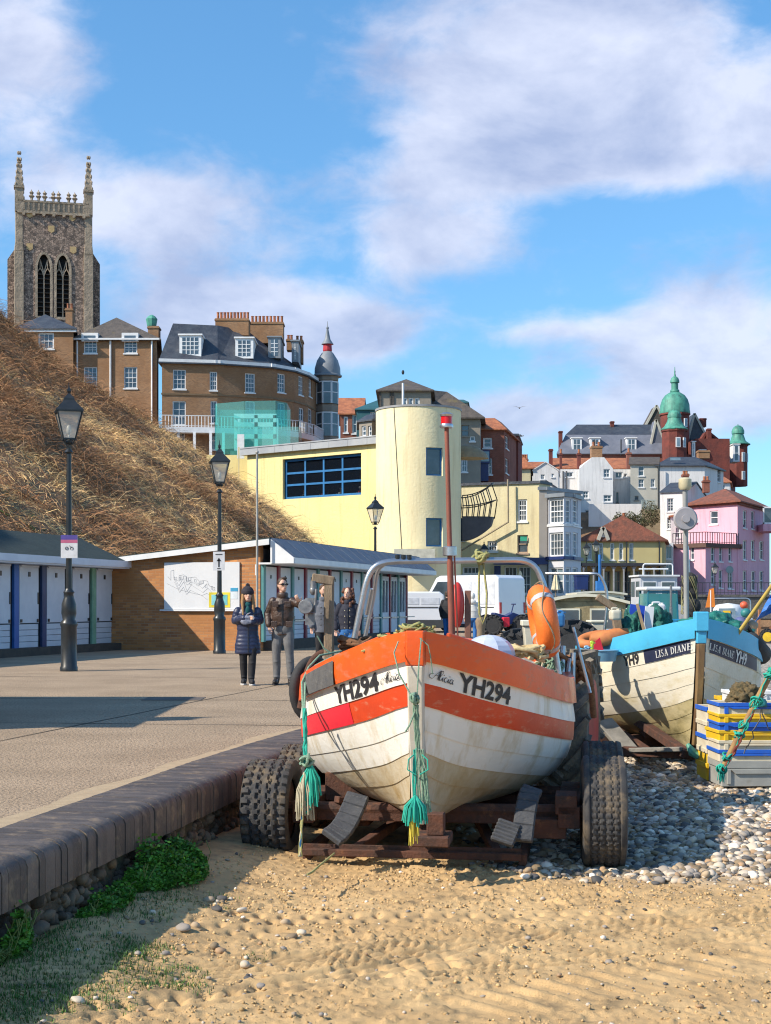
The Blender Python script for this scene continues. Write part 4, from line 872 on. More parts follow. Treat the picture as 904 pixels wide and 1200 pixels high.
bp = [(p.x, p.y, zf) for p in (A_, B_, B2, C_, D_, E_)]; railing(ho, bp, 1.05, n=70)
m = MB()
for p, q in zip(bp, bp[1:]): p = Vector(p); q = Vector(q); m.add([(p.x, p.y-.1, zf-.5), (q.x, q.y-.1, zf-.5), (q.x, q.y-.1, zf), (p.x, p.y-.1, zf), (p.x, p.y+2, zf-.5), (q.x-.5, q.y+2, zf-.5), (q.x-.5, q.y+2, zf), (p.x, p.y+2, zf)], [(0, 1, 2, 3), (3, 2, 6, 7), (0, 4, 5, 1)])
m.build('balcony', wht2, ho.root)
m = MB()
for px in (191, 209, 228, 247, 262, 300): q = ho.loc(px, 520, 129.2); m.bx(q.x-.12, q.y, 0, q.x+.12, q.y+.25, zf-.5)
m.build('balcony_post', wht2, ho.root)
tq = XY(384, 142); tu = empty('hotel_turret', (tq.x, tq.y, 11), 0, 'bay turret with lead dome and red band at the end of the brick hotel', 'turret')
tz = lambda py: ZZ(py, 142)-11
m = MB(); m.lathe([(1.0, 0), (1.0, tz(440))], n=8, ph=math.pi/8); m.build('core', br_ho, tu)
for z0, z1 in ((0, tz(512)), (tz(484), tz(475)), (tz(447), tz(442))): m = MB(); m.lathe([(1.1, z0), (1.16, z0+.1), (1.16, z1-.12), (1.22, z1)], n=8, ph=math.pi/8); m.build('bay_wall', grey_r, tu)
for (zz0, zz1) in ((tz(512), tz(484)), (tz(474), tz(448))):
 for q in range(8):
  a_ = q*math.pi/4; ca, sa = math.cos(a_), math.sin(a_); r_ = 1.05; m = MB(); M4 = Matrix.Translation((ca*r_, sa*r_, 0)) @ Matrix.Rotation(a_+math.pi/2, 4, 'Z')
  m.bx(-.45, -.06, zz0, -.36, .06, zz1, M=M4); m.bx(.36, -.06, zz0, .45, .06, zz1, M=M4); m.bx(-.36, -.05, zz1-.12, .36, .05, zz1, M=M4); m.bx(-.36, -.05, (zz0+zz1)/2-.04, .36, .05, (zz0+zz1)/2+.04, M=M4)
  w_ = m.build('window', wht2, tu); m = MB(); m.bx(-.36, -.02, zz0, .36, .0, zz1-.12, M=M4); m.build('pane', pane_m, w_)
z0 = tz(440); m = MB(); m.lathe([(1.45, z0-.15), (1.45, z0), (1.3, z0+.1), (1.28, z0+.7), (1.05, z0+1.5), (.6, z0+2.2), (.4, z0+2.4)], n=16); r_ = m.build('dome', lead, tu, smooth=50)
m = MB(); m.lathe([(.42, z0+2.38), (.46, z0+2.5), (.42, z0+3.0), (.5, z0+3.1)], n=12); m.build('red_band', M('red_band', (.5, .02, .03), rough=.5), tu)
m = MB(); m.lathe([(.62, z0+3.1), (.3, z0+3.6), (.1, z0+4.6), (.16, z0+4.75), (.05, z0+4.9), (.02, z0+5.4)], n=12); m.build('finial', lead, tu, smooth=50)
b = Bldg('red_house', 'small red brick house with teal slate gable and mossy orange roof beside the hotel turret', 'house', [(399, 128), (424, 128), (428, 136), (400, 136)], 11, ZZ(485, 128), br_rd)
b.win(403, 488, 408, 507, 1, 2, fw=.12); b.win(413, 486, 419, 508, 1, 2, fw=.12); b.walls(); b.gable_side(1.9, tile_or, .2, teal_w)
b = Bldg('teal_house', 'teal slate hung house behind the brown bay, left of the yellow round tower', 'house', [(418, 125), (447, 125), (450, 134), (420, 134)], 11, ZZ(480, 125), teal_w)
b.win(434, 483, 440, 494, 2, 2, fw=.1); b.walls(); b.roof([XY(444, 128), XY(450, 128), XY(450, 133), XY(446, 133)], 1.3, teal_w, .15)
b = Bldg('bay_house', 'low brown stone bay with slate roof and dark windows left of the yellow round tower', 'house', [(421, 119), (436, 118), (452, 120), (452, 124), (421, 124)], 11, ZZ(494, 119), grey_r)
b.win(424, 499, 429, 511, 1, 2, fw=.1); b.win(431.5, 499, 436, 511, 1, 2, fw=.1, face=0); b.walls(); b.roof([XY(430, 121.5), XY(438, 121), XY(446, 121.5), XY(446, 122.5), XY(430, 122.5)], .9, slate, .2)
b = Bldg('pyramid_house', 'grey brown rendered house with pyramid roof rising behind the yellow round tower', 'house', [(445, 116), (505, 116), (507, 125), (448, 125)], 9, ZZ(457.5, 116), grey_r)
b.win(472, 466, 477.5, 479, 2, 3, fw=.1); b.win(479, 466, 484.5, 479, 2, 3, fw=.1); b.win(486.5, 466, 492, 479, 2, 3, fw=.1); b.walls(); b.hip(1.6, slate_br, ridge=.05, over=.3)
m = MB(); q = b.loc(472.5, 437, 120.5); m.sph((q.x, q.y, q.z+.05), .12, .12, .2); m.build('finial', black, b.root)
m = MB();
for x in (445, 457, 460): q = b.loc(x, 460, 116); m.bx(q.x, -.1, 0, q.x+.12, 0, b.zt-b.zb)
m.build('corner_strip', slate_br, b.root)
b = Bldg('rendered_house', 'rendered house with long brown tiled roof sloping right, behind the yellow round tower', 'house', [(500, 119), (563, 119), (566, 130), (504, 130)], 9, ZZ(489, 119), grey_r)
b.win(541, 498, 550, 511, 1, 2, fw=.06, fm=grey_r, name='window'); b.win(541, 533, 548, 553, 2, 3); b.win(551, 511, 557, 517, 1, 1); b.walls()
b.roof([XY(505, 122), XY(524, 123), XY(524, 126), XY(506, 126)], ZZ(457, 122)-b.zt, slate_br, .4)
b = Bldg('attic_house', 'pale attic gable peeping over the brown tiled roof', 'house', [(533, 134), (548, 134), (550, 140), (534, 140)], 9, ZZ(472, 134), wall_g); b.walls(); b.roof([p.lerp(b.pts[0], .3) for p in b.pts], .3, teal_w, .15)
b = Bldg('red_brick_house', 'tall red brick house with orange pantile roof and white bay beside the grey rendered house', 'house', [(562.5, 122), (591, 122), (607, 131), (580, 131)], 8, ZZ(503, 122), br_rd)
b.win(566.5, 513, 577, 525, 1, 2, fw=.13); b.win(572.5, 537, 577, 556, 1, 2); b.win(592.5, 511, 596, 526, 1, 2, fw=.1); b.win(592.5, 537, 596, 555, 1, 2, fw=.1); b.walls()
b.roof([XY(564, 125), XY(580, 125), XY(588, 128), XY(574, 129)], 1.35, tile_or, .25); m = MB(); q = b.loc(563, 528, 121.2); m.bx(q.x, q.y-.2, q.z-1.1, q.x+.8, q.y+.8, q.z); m.bx(q.x+.05, q.y-.1, q.z-2.6, q.x+.7, q.y+.8, q.z-1.1); m.build('bay_window', navy, b.root); m = MB(); m.bx(q.x+.06, q.y-.22, q.z-.95, q.x+.74, q.y-.203, q.z-.1); m.build('pane', pane_b, b.root)
b = Bldg('dark_brick_house', 'narrow dark brick house stepping down right of the orange roofed house', 'house', [(596, 130), (607.5, 130), (612, 138), (600, 138)], 8, ZZ(510, 130), br_dk); b.walls(); b.roof([p.lerp(b.pts[2], .1) for p in b.pts], .25, slate, .1)
b = Bldg('cream_cottage', 'small cream cottage with orange roof and row of chimney pots', 'cottage', [(605.5, 150), (622, 150), (624, 158), (608, 158)], 7, ZZ(548.5, 150), cream); b.walls(); b.hip(1.35, tile_or, ridge=.6, over=.25); b.chimney(609, 619, 537.5, 544, 155, .8, br_rd, 4, ph=.5)
b = Bldg('orange_roof_cottage', 'low roof of orange tiles behind the little white gable', 'cottage', [(616, 172), (638, 172), (640, 180), (618, 180)], 8, ZZ(549, 172), wall_w); b.walls(); b.gable_side(1.1, tile_or, .2)
b = Bldg('white_gabled_house', 'small white gabled house with two little dark windows', 'house', [(625, 150), (654.5, 150), (656, 158), (627, 158)], 7, ZZ(551.5, 150), wall_w)
b.win(634, 556, 638.5, 561.5, 2, 2, fw=.06); b.win(646.5, 555, 649.5, 559, 1, 2, fw=.06); b.walls(); b.gable_front(.85, wall_w, .1)
m = MB(); q0 = b.loc(630, 572, 150); q1 = b.loc(640, 563.5, 150); q2 = b.loc(653, 572, 150); m.bar((q0.x, -.2, q0.z), (q1.x, -.2, q1.z), .1, .12); m.bar((q1.x, -.2, q1.z), (q2.x, -.2, q2.z), .1, .12); m.build('porch_gable', slate, b.root)
b = Bldg('terrace_house', 'long orange pantile roofed terrace behind the white houses', 'house', [(646, 170), (741, 170), (741, 178), (646, 178)], 9, ZZ(549, 170), wall_w)
b.win(663, 552, 672, 558.5, 2, 1, fw=.1); b.win(721, 553, 730, 560, 2, 1, fw=.1); b.win(735, 553, 739, 559, 1, 1, fw=.1); b.walls(); b.gable_side(1.55, tile_or, .25)
b.chimney(644, 648, 526, 550, 170, .7, br_dk, 0); b.chimney(656.5, 659, 531, 549, 168, .5, br_dk, 1); b.chimney(677, 681, 531, 549, 168, .6, br_dk, 1); b.chimney(735, 740, 530, 549, 168, .7, br_rd, 1)
b = Bldg('white_house', 'white house side wall between the little gable and the tall white gable', 'house', [(657, 163), (681, 163), (681, 169), (657, 169)], 7, ZZ(550, 163), wall_w); b.win(663, 553, 672, 559, 2, 1, fw=.1); b.walls(); m = MB();
for px in (660, 664): q = b.loc(px, 552, 163); m.tube([(q.x, -.1, 0), (q.x, -.1, q.z)], .08, 6)
m.build('drainpipe', slate, b.root)
b = Bldg('tall_white_house', 'tall white house with clipped gable, brown chimney and black framed porch', 'house', [(679, 158), (718.5, 158), (720, 168), (681, 168)], 5, ZZ(549, 158), wall_w)
b.win(707.5, 549.5, 715, 559.5, 2, 2, fw=.09); b.win(683, 575.5, 690, 584, 2, 2, fw=.09); b.win(707.5, 580, 717, 588, 2, 2, fw=.09); b.win(686, 598, 695, 604.5, 2, 1, fw=.09); b.walls()
A0, B0, C0, D0 = [p-b.o for p in b.pts]; z = b.zt-b.zb; m = MB(); xa, xb = .38*B0.x, .74*B0.x; h_ = 1.25
m.add([(0, 0, z), (B0.x, B0.y, z), (xb, 0, z+h_), (xa, 0, z+h_), (D0.x, D0.y, z), (C0.x, C0.y, z), (xb, C0.y, z+h_), (xa, C0.y, z+h_)], [(0, 1, 2, 3), (5, 4, 7, 6), (0, 3, 7, 4), (2, 1, 5, 6), (3, 2, 6, 7)]); m.build('clipped_gable', wall_w, b.root)
b.chimney(693.5, 706, 522.5, 537, 160, 1.2, br_ho, 2)
q = b.loc(701, 596, 157); q2_ = b.loc(719, 611, 157); m = MB(); m.bx(q.x, -2.0, q.z-.1, q2_.x, -.0, q.z+.15); m.bx(q.x, -2, q2_.z-.5, q.x+.15, -1.8, q.z); m.bx(q2_.x-.15, -2, q2_.z-.5, q2_.x, -1.8, q.z); m.bx(q2_.x-.75, -2, q2_.z-.5, q2_.x-.65, -1.9, q.z); m.build('porch', black, b.root)
m = MB(); m.bx(q.x+.5, -.05, q2_.z-.5, q.x+1.1, 0, q.z-.15); m.build('door', dark_in, b.root)
b = Bldg('white_house', 'white house set back right of the tall white gable', 'house', [(718.5, 163), (739, 163), (739, 169), (718.5, 169)], 7, ZZ(550, 163), wall_w); b.win(721, 553, 730, 560.5, 2, 1, fw=.1); b.win(731.5, 555, 735, 559, 1, 1, fw=.06); b.win(722.5, 577, 725, 589, 1, 1, fw=.05, fm=slate); b.walls()
b = Bldg('garden_wall', 'long low white garden wall below the tall white house', 'wall', [(690, 153), (752, 153), (752, 154), (690, 154)], 5, ZZ(590.5, 153), wall_w); b.walls()
b = Bldg('cream_grey_house', 'cream grey house with brown tiled roof and balcony in the middle of the hill', 'house', [(739, 160), (771, 160), (772, 168), (741, 168)], 6, ZZ(544.5, 160), wall_g)
b.win(748.5, 546, 755, 557.5, 1, 2, fw=.06); b.win(748.5, 561.5, 755, 571, 2, 2, fw=.06); b.win(763, 561, 768, 571, 2, 2, fw=.08); b.win(744, 581, 748.5, 586, 1, 1, fw=.06, fm=grey_r); b.walls(); b.gable_side(1.15, slate_br, .2)
q = b.loc(752, 588, 158); q2_ = b.loc(769, 588, 158); railing(b, [(q.x, q.y, q.z-.9), (q2_.x, q.y, q.z-.9)], 1.1, mat=M('pale_green_rail', (.38, .45, .42), rough=.4), n=12)
m = MB(); m.bx(q.x, q.y-.1, q.z-1.4, q2_.x, q.y+1.9, q.z-.9); m.build('balcony', wall_g, b.root); m = MB(); q = b.loc(772.5, 545, 159.5); m.tube([(q.x, q.y, 0), (q.x, q.y, q.z)], .09, 6); m.build('drainpipe', black, b.root)
b = Bldg('garden_wall', 'buff stone garden wall beneath the cream grey house', 'wall', [(752, 151), (778, 151), (778, 152), (752, 152)], 5, ZZ(597, 151), M('buff_stone', (.34, .27, .18), (.24, .19, .13), sc=2, rough=.9)); b.walls()
b = Bldg('white_slate_house', 'long white house with dark slate roof below the green copper domes', 'house', [(772, 160), (826, 160), (848, 166), (800, 172)], 6, ZZ(545.5, 160), wall_w)
b.win(841, 548, 845, 565, 2, 3, fw=.08); b.walls(); b.roof([XY(785, 163), XY(815, 163), XY(824, 166), XY(800, 169)], ZZ(535.5, 163)-b.zt, slate, .3); b.chimney(819, 832, 527.5, 537, 166, 1.2, br_ho, 0)
b.chimney(801, 807.5, 555, 567, 149, .8, br_rd, 0)
m = MB(); q = b.loc(786, 539.5, 160); m.bx(q.x, q.y-.1, q.z, q.x+1.1, q.y+.2, q.z+.3); m.build('skylight', pane_b, b.root)
b = Bldg('white_gabled_house', 'white gabled house with dark sash windows left of the pink house', 'house', [(774, 146), (803, 145), (828, 152), (800, 154)], 3, ZZ(578, 146), wall_w)
b.win(782, 584, 789.5, 599.5, 2, 4, fw=.09); b.win(782, 606.5, 787, 620, 2, 4, fw=.08); b.walls(); b.gable_side(1.3, slate, .12); b.chimney(801, 807, 556, 568, 147, .7, br_rd, 2, ph=.4); b.chimney(825, 832, 562.5, 577, 147, .8, br_rd, 2, ph=.4)
b = Bldg('white_gabled_house', 'small white lean-to between the white gabled house and the pink house', 'house', [(786, 142), (812, 142), (812, 147), (786, 147)], 1.5, ZZ(605, 142), wall_w); b.win(792, 618, 797, 630, 2, 2, fw=.08); b.walls(); b.roof([p.lerp(b.pts[2], .5) for p in b.pts], .5, tile_or, .2)
def bush(name, c, rx, ry, rz_, n, mat, label, cat='bush', leaf=.1):
 t = empty(name, tuple(c), 0, label, cat); V = []; Fc = [];
 d = rng.normal(0, 1, (n, 3)); d /= np.linalg.norm(d, axis=1)[:, None]; rr_ = rng.random(n)**.4; P = d*rr_[:, None]*np.array([rx, ry, rz_]); P *= (.7+.6*vnoise(d[:, 0]*2+5, d[:, 2]*2+5))[:, None]; P[:, 2] += rz_*.6
 a_ = rng.normal(0, 1, (n, 3)); b_ = rng.normal(0, 1, (n, 3)); a_ *= leaf/np.linalg.norm(a_, axis=1)[:, None]; b_ *= leaf*.6/np.linalg.norm(b_, axis=1)[:, None]
 V = np.stack([P-a_, P-b_, P+a_, P+b_], 1).reshape(-1, 3); Fc = np.arange(n*4).reshape(-1, 4); npmesh('foliage', V, Fc, mat, rnd=rng.random(n), parent=t)
 m = MB()
 for k in range(5): a = rng.uniform(0, 6.28); m.tube([(0, 0, -.5), (rx*.4*math.cos(a), ry*.4*math.sin(a), rz_*.5), (rx*.7*math.cos(a), ry*.7*math.sin(a), rz_)], [.05, .03, .01], 5)
 m.build('stems', wood_g, t); return t
leafd = M('dark_leaves', (.055, .075, .025), (.09, .06, .03), sc=1, rough=.8, rnd=.6)
for (px, py, Y, r_, la) in ((764, 606, 148, 1.4, 'round brown green shrub above the red roofed arcade building'), (740, 609, 147, .9, 'low dark bush on the slope left of the round shrub'), (751, 612, 146, .8, 'small bush between the round shrub and the roof ridge'), (727, 608, 149, .8, 'dark bush beside the black framed porch')):
 bush('shrub', P3(px, py, Y)-Vector((0, 0, .6)), r_, r_, r_, int(900*r_), leafd, la)
b = Bldg('mansard_hotel', 'long grey slate mansard hotel wing with white dormers left of the copper domes', 'hotel', [(655, 205), (783, 205), (785, 220), (657, 220)], 9, ZZ(531.5, 205), br_rd)
b.walls(); H_ = ZZ(508.5, 206)-b.zt; r_ = b.roof([XY(663, 207), XY(781, 207), XY(783, 219), XY(665, 219)], H_, M('mansard_slate', (.16, .17, .21), (.12, .13, .165), sc=1, rough=.7), .3); z = b.zt-b.zb
m = MB(); lo = [XY(663, 207), XY(781, 207), XY(783, 219), XY(665, 219)]; hi = [XY(676, 211), XY(776, 211), XY(776, 215), XY(678, 215)]; zt = ZZ(497.5, 211)-b.zb
m.add([(p.x-b.o.x, p.y-b.o.y, z+H_+.01) for p in lo]+[(p.x-b.o.x, p.y-b.o.y, zt) for p in hi], [(0, 1, 5, 4), (1, 2, 6, 5), (2, 3, 7, 6), (3, 0, 4, 7), (4, 5, 6, 7)]); m.build('upper_roof', slate, b.root)
for x0, x1 in ((670.5, 682), (692, 703.5), (734.5, 746)): dormer(b, x0, 513.5, x1, 528.5, 205.2, 2, 2, 2)
b.chimney(655.5, 659.5, 505, 531, 206, .9, br_dk, 0); b.chimney(716, 720, 493.5, 500, 210, .9, br_dk, 0)
m = MB(); z0 = ZZ(533, 204)-b.zb;
for px in (697, 728): q = b.loc(px, 533, 204.8); m.tube([(q.x, q.y, z0), (q.x, q.y, z0+2.3)], .1, 6)
m.build('drainpipe', black, b.root)
hp = Bldg('copper_domed_hotel', 'dark red brick hotel with green copper domes and steep slate gables', 'hotel', [(778, 207), (800, 204), (806, 203), (850, 212), (852, 222), (862, 232), (780, 232)], 8, ZZ(533, 204), br_dk)
hp.win(836, 551, 839, 563, 1, 2, fw=.12, fm=white); hp.win(842, 551, 845.5, 563, 1, 2, fw=.12, fm=white); hp.walls()
def turret(b, px, Y, r_, py_b, py_w, prof_, n=8, wins=None, name='turret', mat=br_dk):
 q = b.loc(px, py_b, Y); z1 = ZZ(py_w, Y)-b.zb; m = MB(); m.lathe([(r_, q.z), (r_, z1-.3), (r_*1.08, z1-.25), (r_*1.08, z1)], (q.x, q.y, 0), n, ph=math.pi/n); t = m.build(name, mat, b.root)
 s_ = Y/F; m = MB(); m.lathe([(w_*s_, ZZ(py, Y)-b.zb) for (w_, py) in prof_], (q.x, q.y, 0), 20); m.build('copper_dome', copper, b.root, smooth=40)
 for (x, y0, y1, w_) in (wins or []):
  dx = (x-px)*s_; a_ = math.asin(max(-.95, min(.95, dx/r_))); M4 = Matrix.Translation((q.x+math.sin(a_)*r_*.97, q.y-math.cos(a_)*r_*.97, 0)) @ Matrix.Rotation(a_, 4, 'Z')
  h0, h1 = ZZ(y1, Y)-b.zb, ZZ(y0, Y)-b.zb; w2 = w_*s_/2; m = MB(); m.bx(-w2, -.12, h0, w2, .05, h1, M=M4); f_ = m.build('window', wht2, b.root); m = MB(); m.bx(-w2+.14, -.15, h0+.14, w2-.14, -.125, h1-.14, M=M4); m.build('pane', pane_b, f_)
turret(hp, 791, 210, 17*210/F*.98, 535, 485, [(17.5, 485.3), (18, 484), (17.3, 481), (17, 475), (15, 468.5), (11.5, 463.5), (7, 460.5), (5, 459.5), (5.5, 459), (5.2, 457), (4.0, 456.5), (4.0, 449), (5.4, 448.5), (5.2, 446), (4, 443), (1.4, 441), (.6, 437), (1.0, 436), (.5, 434), (.3, 430)], wins=[(801, 492, 502, 5)], n=12)
turret(hp, 790.5, 203, 14.5*203/F, 545, 504, [(15.5, 504.2), (16, 503.3), (12, 500), (9, 495), (7.5, 490), (8, 489.5), (8, 487), (6.5, 483), (3, 481), (.6, 480.5), (.5, 479)], wins=[(792, 514, 525.5, 5.5), (800, 514, 525.5, 4.5)], n=10)
turret(hp, 865, 226, 11*226/F, 570, 521.5, [(14, 521.7), (14.5, 520.8), (9, 517), (7, 511), (6.3, 509), (7.3, 508.5), (7.3, 505), (5.5, 501), (3, 499), (.6, 498.5), (.4, 497)], wins=[(869, 531, 542, 4), (875, 532, 542, 3), (869, 553, 563, 4)], n=8)
def gab(b, px0, pxa, px1, pyb, pya, Y, d, mat, cop=None, name='slate_gable'):
 A_ = b.loc(px0, pyb, Y); B_ = b.loc(pxa, pya, Y); C_ = b.loc(px1, pyb, Y); m = MB(); m.prism([(A_.x, A_.z), (C_.x, C_.z), (B_.x, B_.z)], 'y', A_.y, A_.y+d); o = m.build(name, mat, b.root)
 m = MB(); m.bar((A_.x, A_.y, A_.z), (B_.x, B_.y, B_.z), .35, .3); m.bar((C_.x, A_.y, C_.z), (B_.x, B_.y, B_.z+.001), .35, .3); m.build('coping', cop or wall_g, b.root)
gab(hp, 755, 769.5, 784, 502, 475, 214, 4, slate_br); gab(hp, 760.5, 769, 784, 531, 492, 206, 3, M('mansard_slate', (.16, .17, .21)))
gab(hp, 806, 814, 831, 517, 484.5, 212, 8, slate)
m = MB(); A_ = hp.loc(808, 520, 210); B_ = hp.loc(856, 520, 216); m.add([(A_.x, A_.y, A_.z-2), (B_.x, B_.y, A_.z-2), (B_.x, B_.y+8, A_.z-2), (A_.x, A_.y+8, A_.z-2), (A_.x+1, A_.y+3, A_.z+2.6), (B_.x-1.5, B_.y+3, A_.z+1.6), (B_.x-1.5, B_.y+5, A_.z+1.6), (A_.x+1, A_.y+5, A_.z+2.6)], [(0, 1, 5, 4), (1, 2, 6, 5), (2, 3, 7, 6), (3, 0, 4, 7), (4, 5, 6, 7)]); m.build('slate_roof', slate, hp.root)
m = MB(); A_ = hp.loc(815, 560, 203.6); B_ = hp.loc(845, 519, 209); m.bx(A_.x, A_.y, A_.z-6, B_.x, A_.y+6, B_.z); m.build('brick_bay', br_dk, hp.root)
dormer(hp, 820, 528, 827, 537, 203.4, 1, 1, 2); dormer(hp, 846, 518.5, 853.5, 541, 209.5, 3, 1, 2); dormer(hp, 859.5, 521, 867, 541, 217, 3, 1, 2); dormer(hp, 811.5, 518, 815, 536, 203.0, 1, 1, 2)
gab(hp, 821, 829, 845, 518, 505, 206, 3, br_dk, br_dk, 'brick_gable'); hp.chimney(820.5, 828, 490, 500, 213, 1.2, br_dk, 0); hp.chimney(829.5, 834, 502, 520, 205, 1.0, br_dk, 0)
b = Bldg('white_house', 'narrow white house with red tiled roof at the far right below the small copper dome', 'house', [(841, 175), (855.5, 175), (857, 182), (843, 182)], 5, ZZ(565, 175), wall_w); b.win(846, 568, 850, 574, 1, 2, fw=.08); b.walls(); b.hip(.9, tile_or, ridge=.3, over=.25)
pk = Bldg('pink_house', 'three storey pink house with tiled hip roof and roof terrace at the far right', 'house', [(808, 139), (864.5, 134), (902, 146), (850, 152)], 1.4, ZZ(588, 136), pink)
pk.win(832, 598.5, 841.5, 614.5, 1, 2, fw=.1)
for (x0, x1, y0, y1) in ((871, 875.5, 598, 619), (880.5, 884.5, 599, 620), (871, 875.5, 633, 656), (880.5, 885, 633, 656), (890.5, 895, 634, 656), (871, 875.5, 668.5, 692), (881, 885.5, 669, 692), (890.5, 895, 669, 692)): pk.win(x0, y0, x1, y1, 1, 2, fw=.1)
pk.walls(); pk.hip(ZZ(572, 140)-pk.zt, tile_rd, ridge=.35, over=.5); pk.band(0, 0, .45, .25, tile_rd, 'eaves', z=pk.zt-.4)
m = MB(); A_ = pk.loc(816, 602, 138.5); m.prism([(A_.x-.25, A_.z-.9), (A_.x+.6, A_.z+.1), (A_.x+1.4, A_.z-.9)], 'y', A_.y-.5, A_.y+1.0); m.bx(A_.x, A_.y-.1, A_.z-2.6, A_.x+1.15, A_.y+1.0, A_.z-.9); m.build('porch', wht2, pk.root)
m = MB(); m.bx(A_.x+.3, A_.y-.14, A_.z-2.6, A_.x+.85, A_.y-.102, A_.z-1.1); m.build('door', pane_b, pk.root)
A_ = pk.loc(890, 596, 140.5); m = MB(); m.bx(A_.x, A_.y-1.5, A_.z-2.3, A_.x+2.2, A_.y+3, A_.z-1.6); m.build('balcony_floor', pink, pk.root); m = MB(); m.bx(A_.x, A_.y-1.45, A_.z-1.6, A_.x+.12, A_.y-1.3, A_.z+.05); m.bx(A_.x+.9, A_.y-1.45, A_.z-1.6, A_.x+1.0, A_.y-1.3, A_.z+.05); m.bx(A_.x, A_.y-1.45, A_.z-.05, A_.x+2.2, A_.y-1.3, A_.z+.1); m.bx(A_.x, A_.y-1.45, A_.z-1.6, A_.x+2.2, A_.y-1.38, A_.z-1.45); m.build('balcony_frame', wht2, pk.root); m = MB(); m.bx(A_.x+.1, A_.y-1.40, A_.z-1.45, A_.x+2.2, A_.y-1.385, A_.z-.05); m.build('pane', pane_m, pk.root)
p2 = Bldg('pink_house', 'lower two storey pink wing with black railed terrace left of the pink house', 'house', [(789, 134), (827, 131), (866, 134.2), (866, 140), (800, 142)], 1.4, ZZ(637, 132), pink)
for (x0, x1, y0, y1) in ((809, 813.5, 640, 656), (833.5, 838, 641, 658), (843, 847, 641, 658), (854, 858, 641, 658), (833.5, 838, 667, 685), (842.5, 847, 668, 689)): p2.win(x0, y0, x1, y1, 1, 2, fw=.08)
p2.win(853, 667, 859.5, 690, 2, 3, fw=.1); p2.win(809, 677, 814, 692, 1, 2, fw=.08)
p2.walls(); p2.band(0, 0, .4, .25, M('brown_parapet', (.13, .07, .055)), 'parapet', z=p2.zt-.38)
zt = p2.zt-p2.zb+.03; pp = [p2.pts[i]-p2.o for i in (0, 1, 2)]; railing(p2, [(p.x, p.y+.1, zt) for p in pp], 1.0, mat=black, n=26, name='terrace_railing');
A_ = p2.loc(844, 640, 133); B_ = p2.loc(806, 617, 133)
m = MB(); A_ = p2.loc(853.5, 667.5, 132.2); m.lathe([(.36, -.02), (.36, .02)], (A_.x+.22, A_.y+.32, A_.z), 14, M=Matrix.Rotation(R(90), 3, 'X')); m.build('fanlight', pane_b, p2.root)
ye = Bldg('arcade_building', 'low pale yellow building with red tiled roof and arches along the promenade', 'building', [(680.5, 124), (779, 124), (781, 132), (683, 132)], 0.2, ZZ(633, 124), M('dull_yellow_render', (.56, .47, .22), (.50, .41, .19), sc=.5, rough=.85))
for x in (691.5, 705, 718, 728.5, 740.5): ye.win(x-2.6, 636, x+2.2, 656, 2, 3, fw=.09)
for i in range(8): x = 688+i*11.8; ye.win(x-4, 669, x+4, 694, 3, 2, fw=.1, fm=grey_r, name='arch_window')
ye.walls(); ye.gable_side(2.3, tile_rd, .3) if False else ye.hip(2.2, tile_rd, ridge=.86, over=.3)
gab(ye, 701, 707, 713, 633, 618, 123.8, 3, wall_w, wall_g, 'gable'); m = MB(); a_ = ye.loc(681, 663.5, 123.2); c_ = ye.loc(779, 660, 123.2); m.bx(a_.x, -1.6, a_.z, c_.x, -.02, c_.z); m.build('canopy', M('canopy_black', (.03, .035, .05)), ye.root)
a_ = ye.loc(681, 695, 122.6); n_ = 9
for i in range(n_):
 x0 = ye.loc(684+i*11.8, 690, 122.6).x; m = MB(); m.bar((x0, -1.4, 0), (x0, -1.4, c_.z-.3), .12, .12, up=(0, 1, 0))
 for sg in (-1, 1):
  pr = [(x0+sg*.42*(1-math.cos(t)), c_.z-.95+.75*math.sin(t)) for t in np.linspace(0, 1.57, 6)]
  for p, q in zip(pr, pr[1:]): m.bar((p[0], -1.4, p[1]), (q[0], -1.4, q[1]), .07, .07, up=(0, 1, 0))
 m.build('arcade_post', M('arcade_grey', (.35, .36, .38), rough=.6), ye.root)
m = MB(); q = ye.loc(768, 640, 123.6)
for px in (700, 734.5, 773): q = ye.loc(px, 640, 123.8); m.tube([(q.x, q.y, 0), (q.x, q.y, ye.zt-ye.zb)], .07, 6)
m.build('drainpipe', black, ye.root)
m = MB();
ye.chimney(729, 735, 606, 618, 128, .7, M('buff_stone', (.34, .27, .18)), 1, ph=.4)
b = Bldg('blue_grey_house', 'narrow white and blue glazed house between the arcade and the pink wing', 'house', [(779, 131), (789, 131), (790, 137), (780, 137)], 1, ZZ(636, 131), wall_w); b.win(780.5, 640, 788, 655, 2, 1, fw=.08, pm=pane_b); b.win(780.5, 658, 788, 680, 2, 2, fw=.08, pm=pane_b); b.walls()
pub = Bldg('cream_pub', 'cream rendered seafront pub with navy ground floor front and slanting drainpipe', 'pub', [(541, 99), (632, 97), (645, 98.5), (645, 108), (541, 108)], -.1, ZZ(568, 98), cream)
pub.win(607, 585, 618, 611, 3, 4, fw=.11); pub.win(606.5, 627, 619, 648, 1, 2, fw=.08, fm=M('pink_buff', (.42, .30, .22))); pub.win(571.5, 634, 583, 646, 3, 2, fw=.1); pub.win(541.8, 618, 544.5, 633, 1, 2, fw=.06)
pub.win(542, 664, 563, 673, 4, 1, fw=.1); pub.win(591, 664, 606, 696, 3, 3, fw=.08); pub.win(608, 664, 622, 696, 3, 3, fw=.08)
pub.walls(); m = MB(); a_ = pub.loc(578, 662, 97.5); c_ = pub.loc(641, 654, 97.5)
m.bx(a_.x, -2.3-.3, a_.z, c_.x, -1.9, c_.z); m.build('shop_fascia', navy, pub.root)
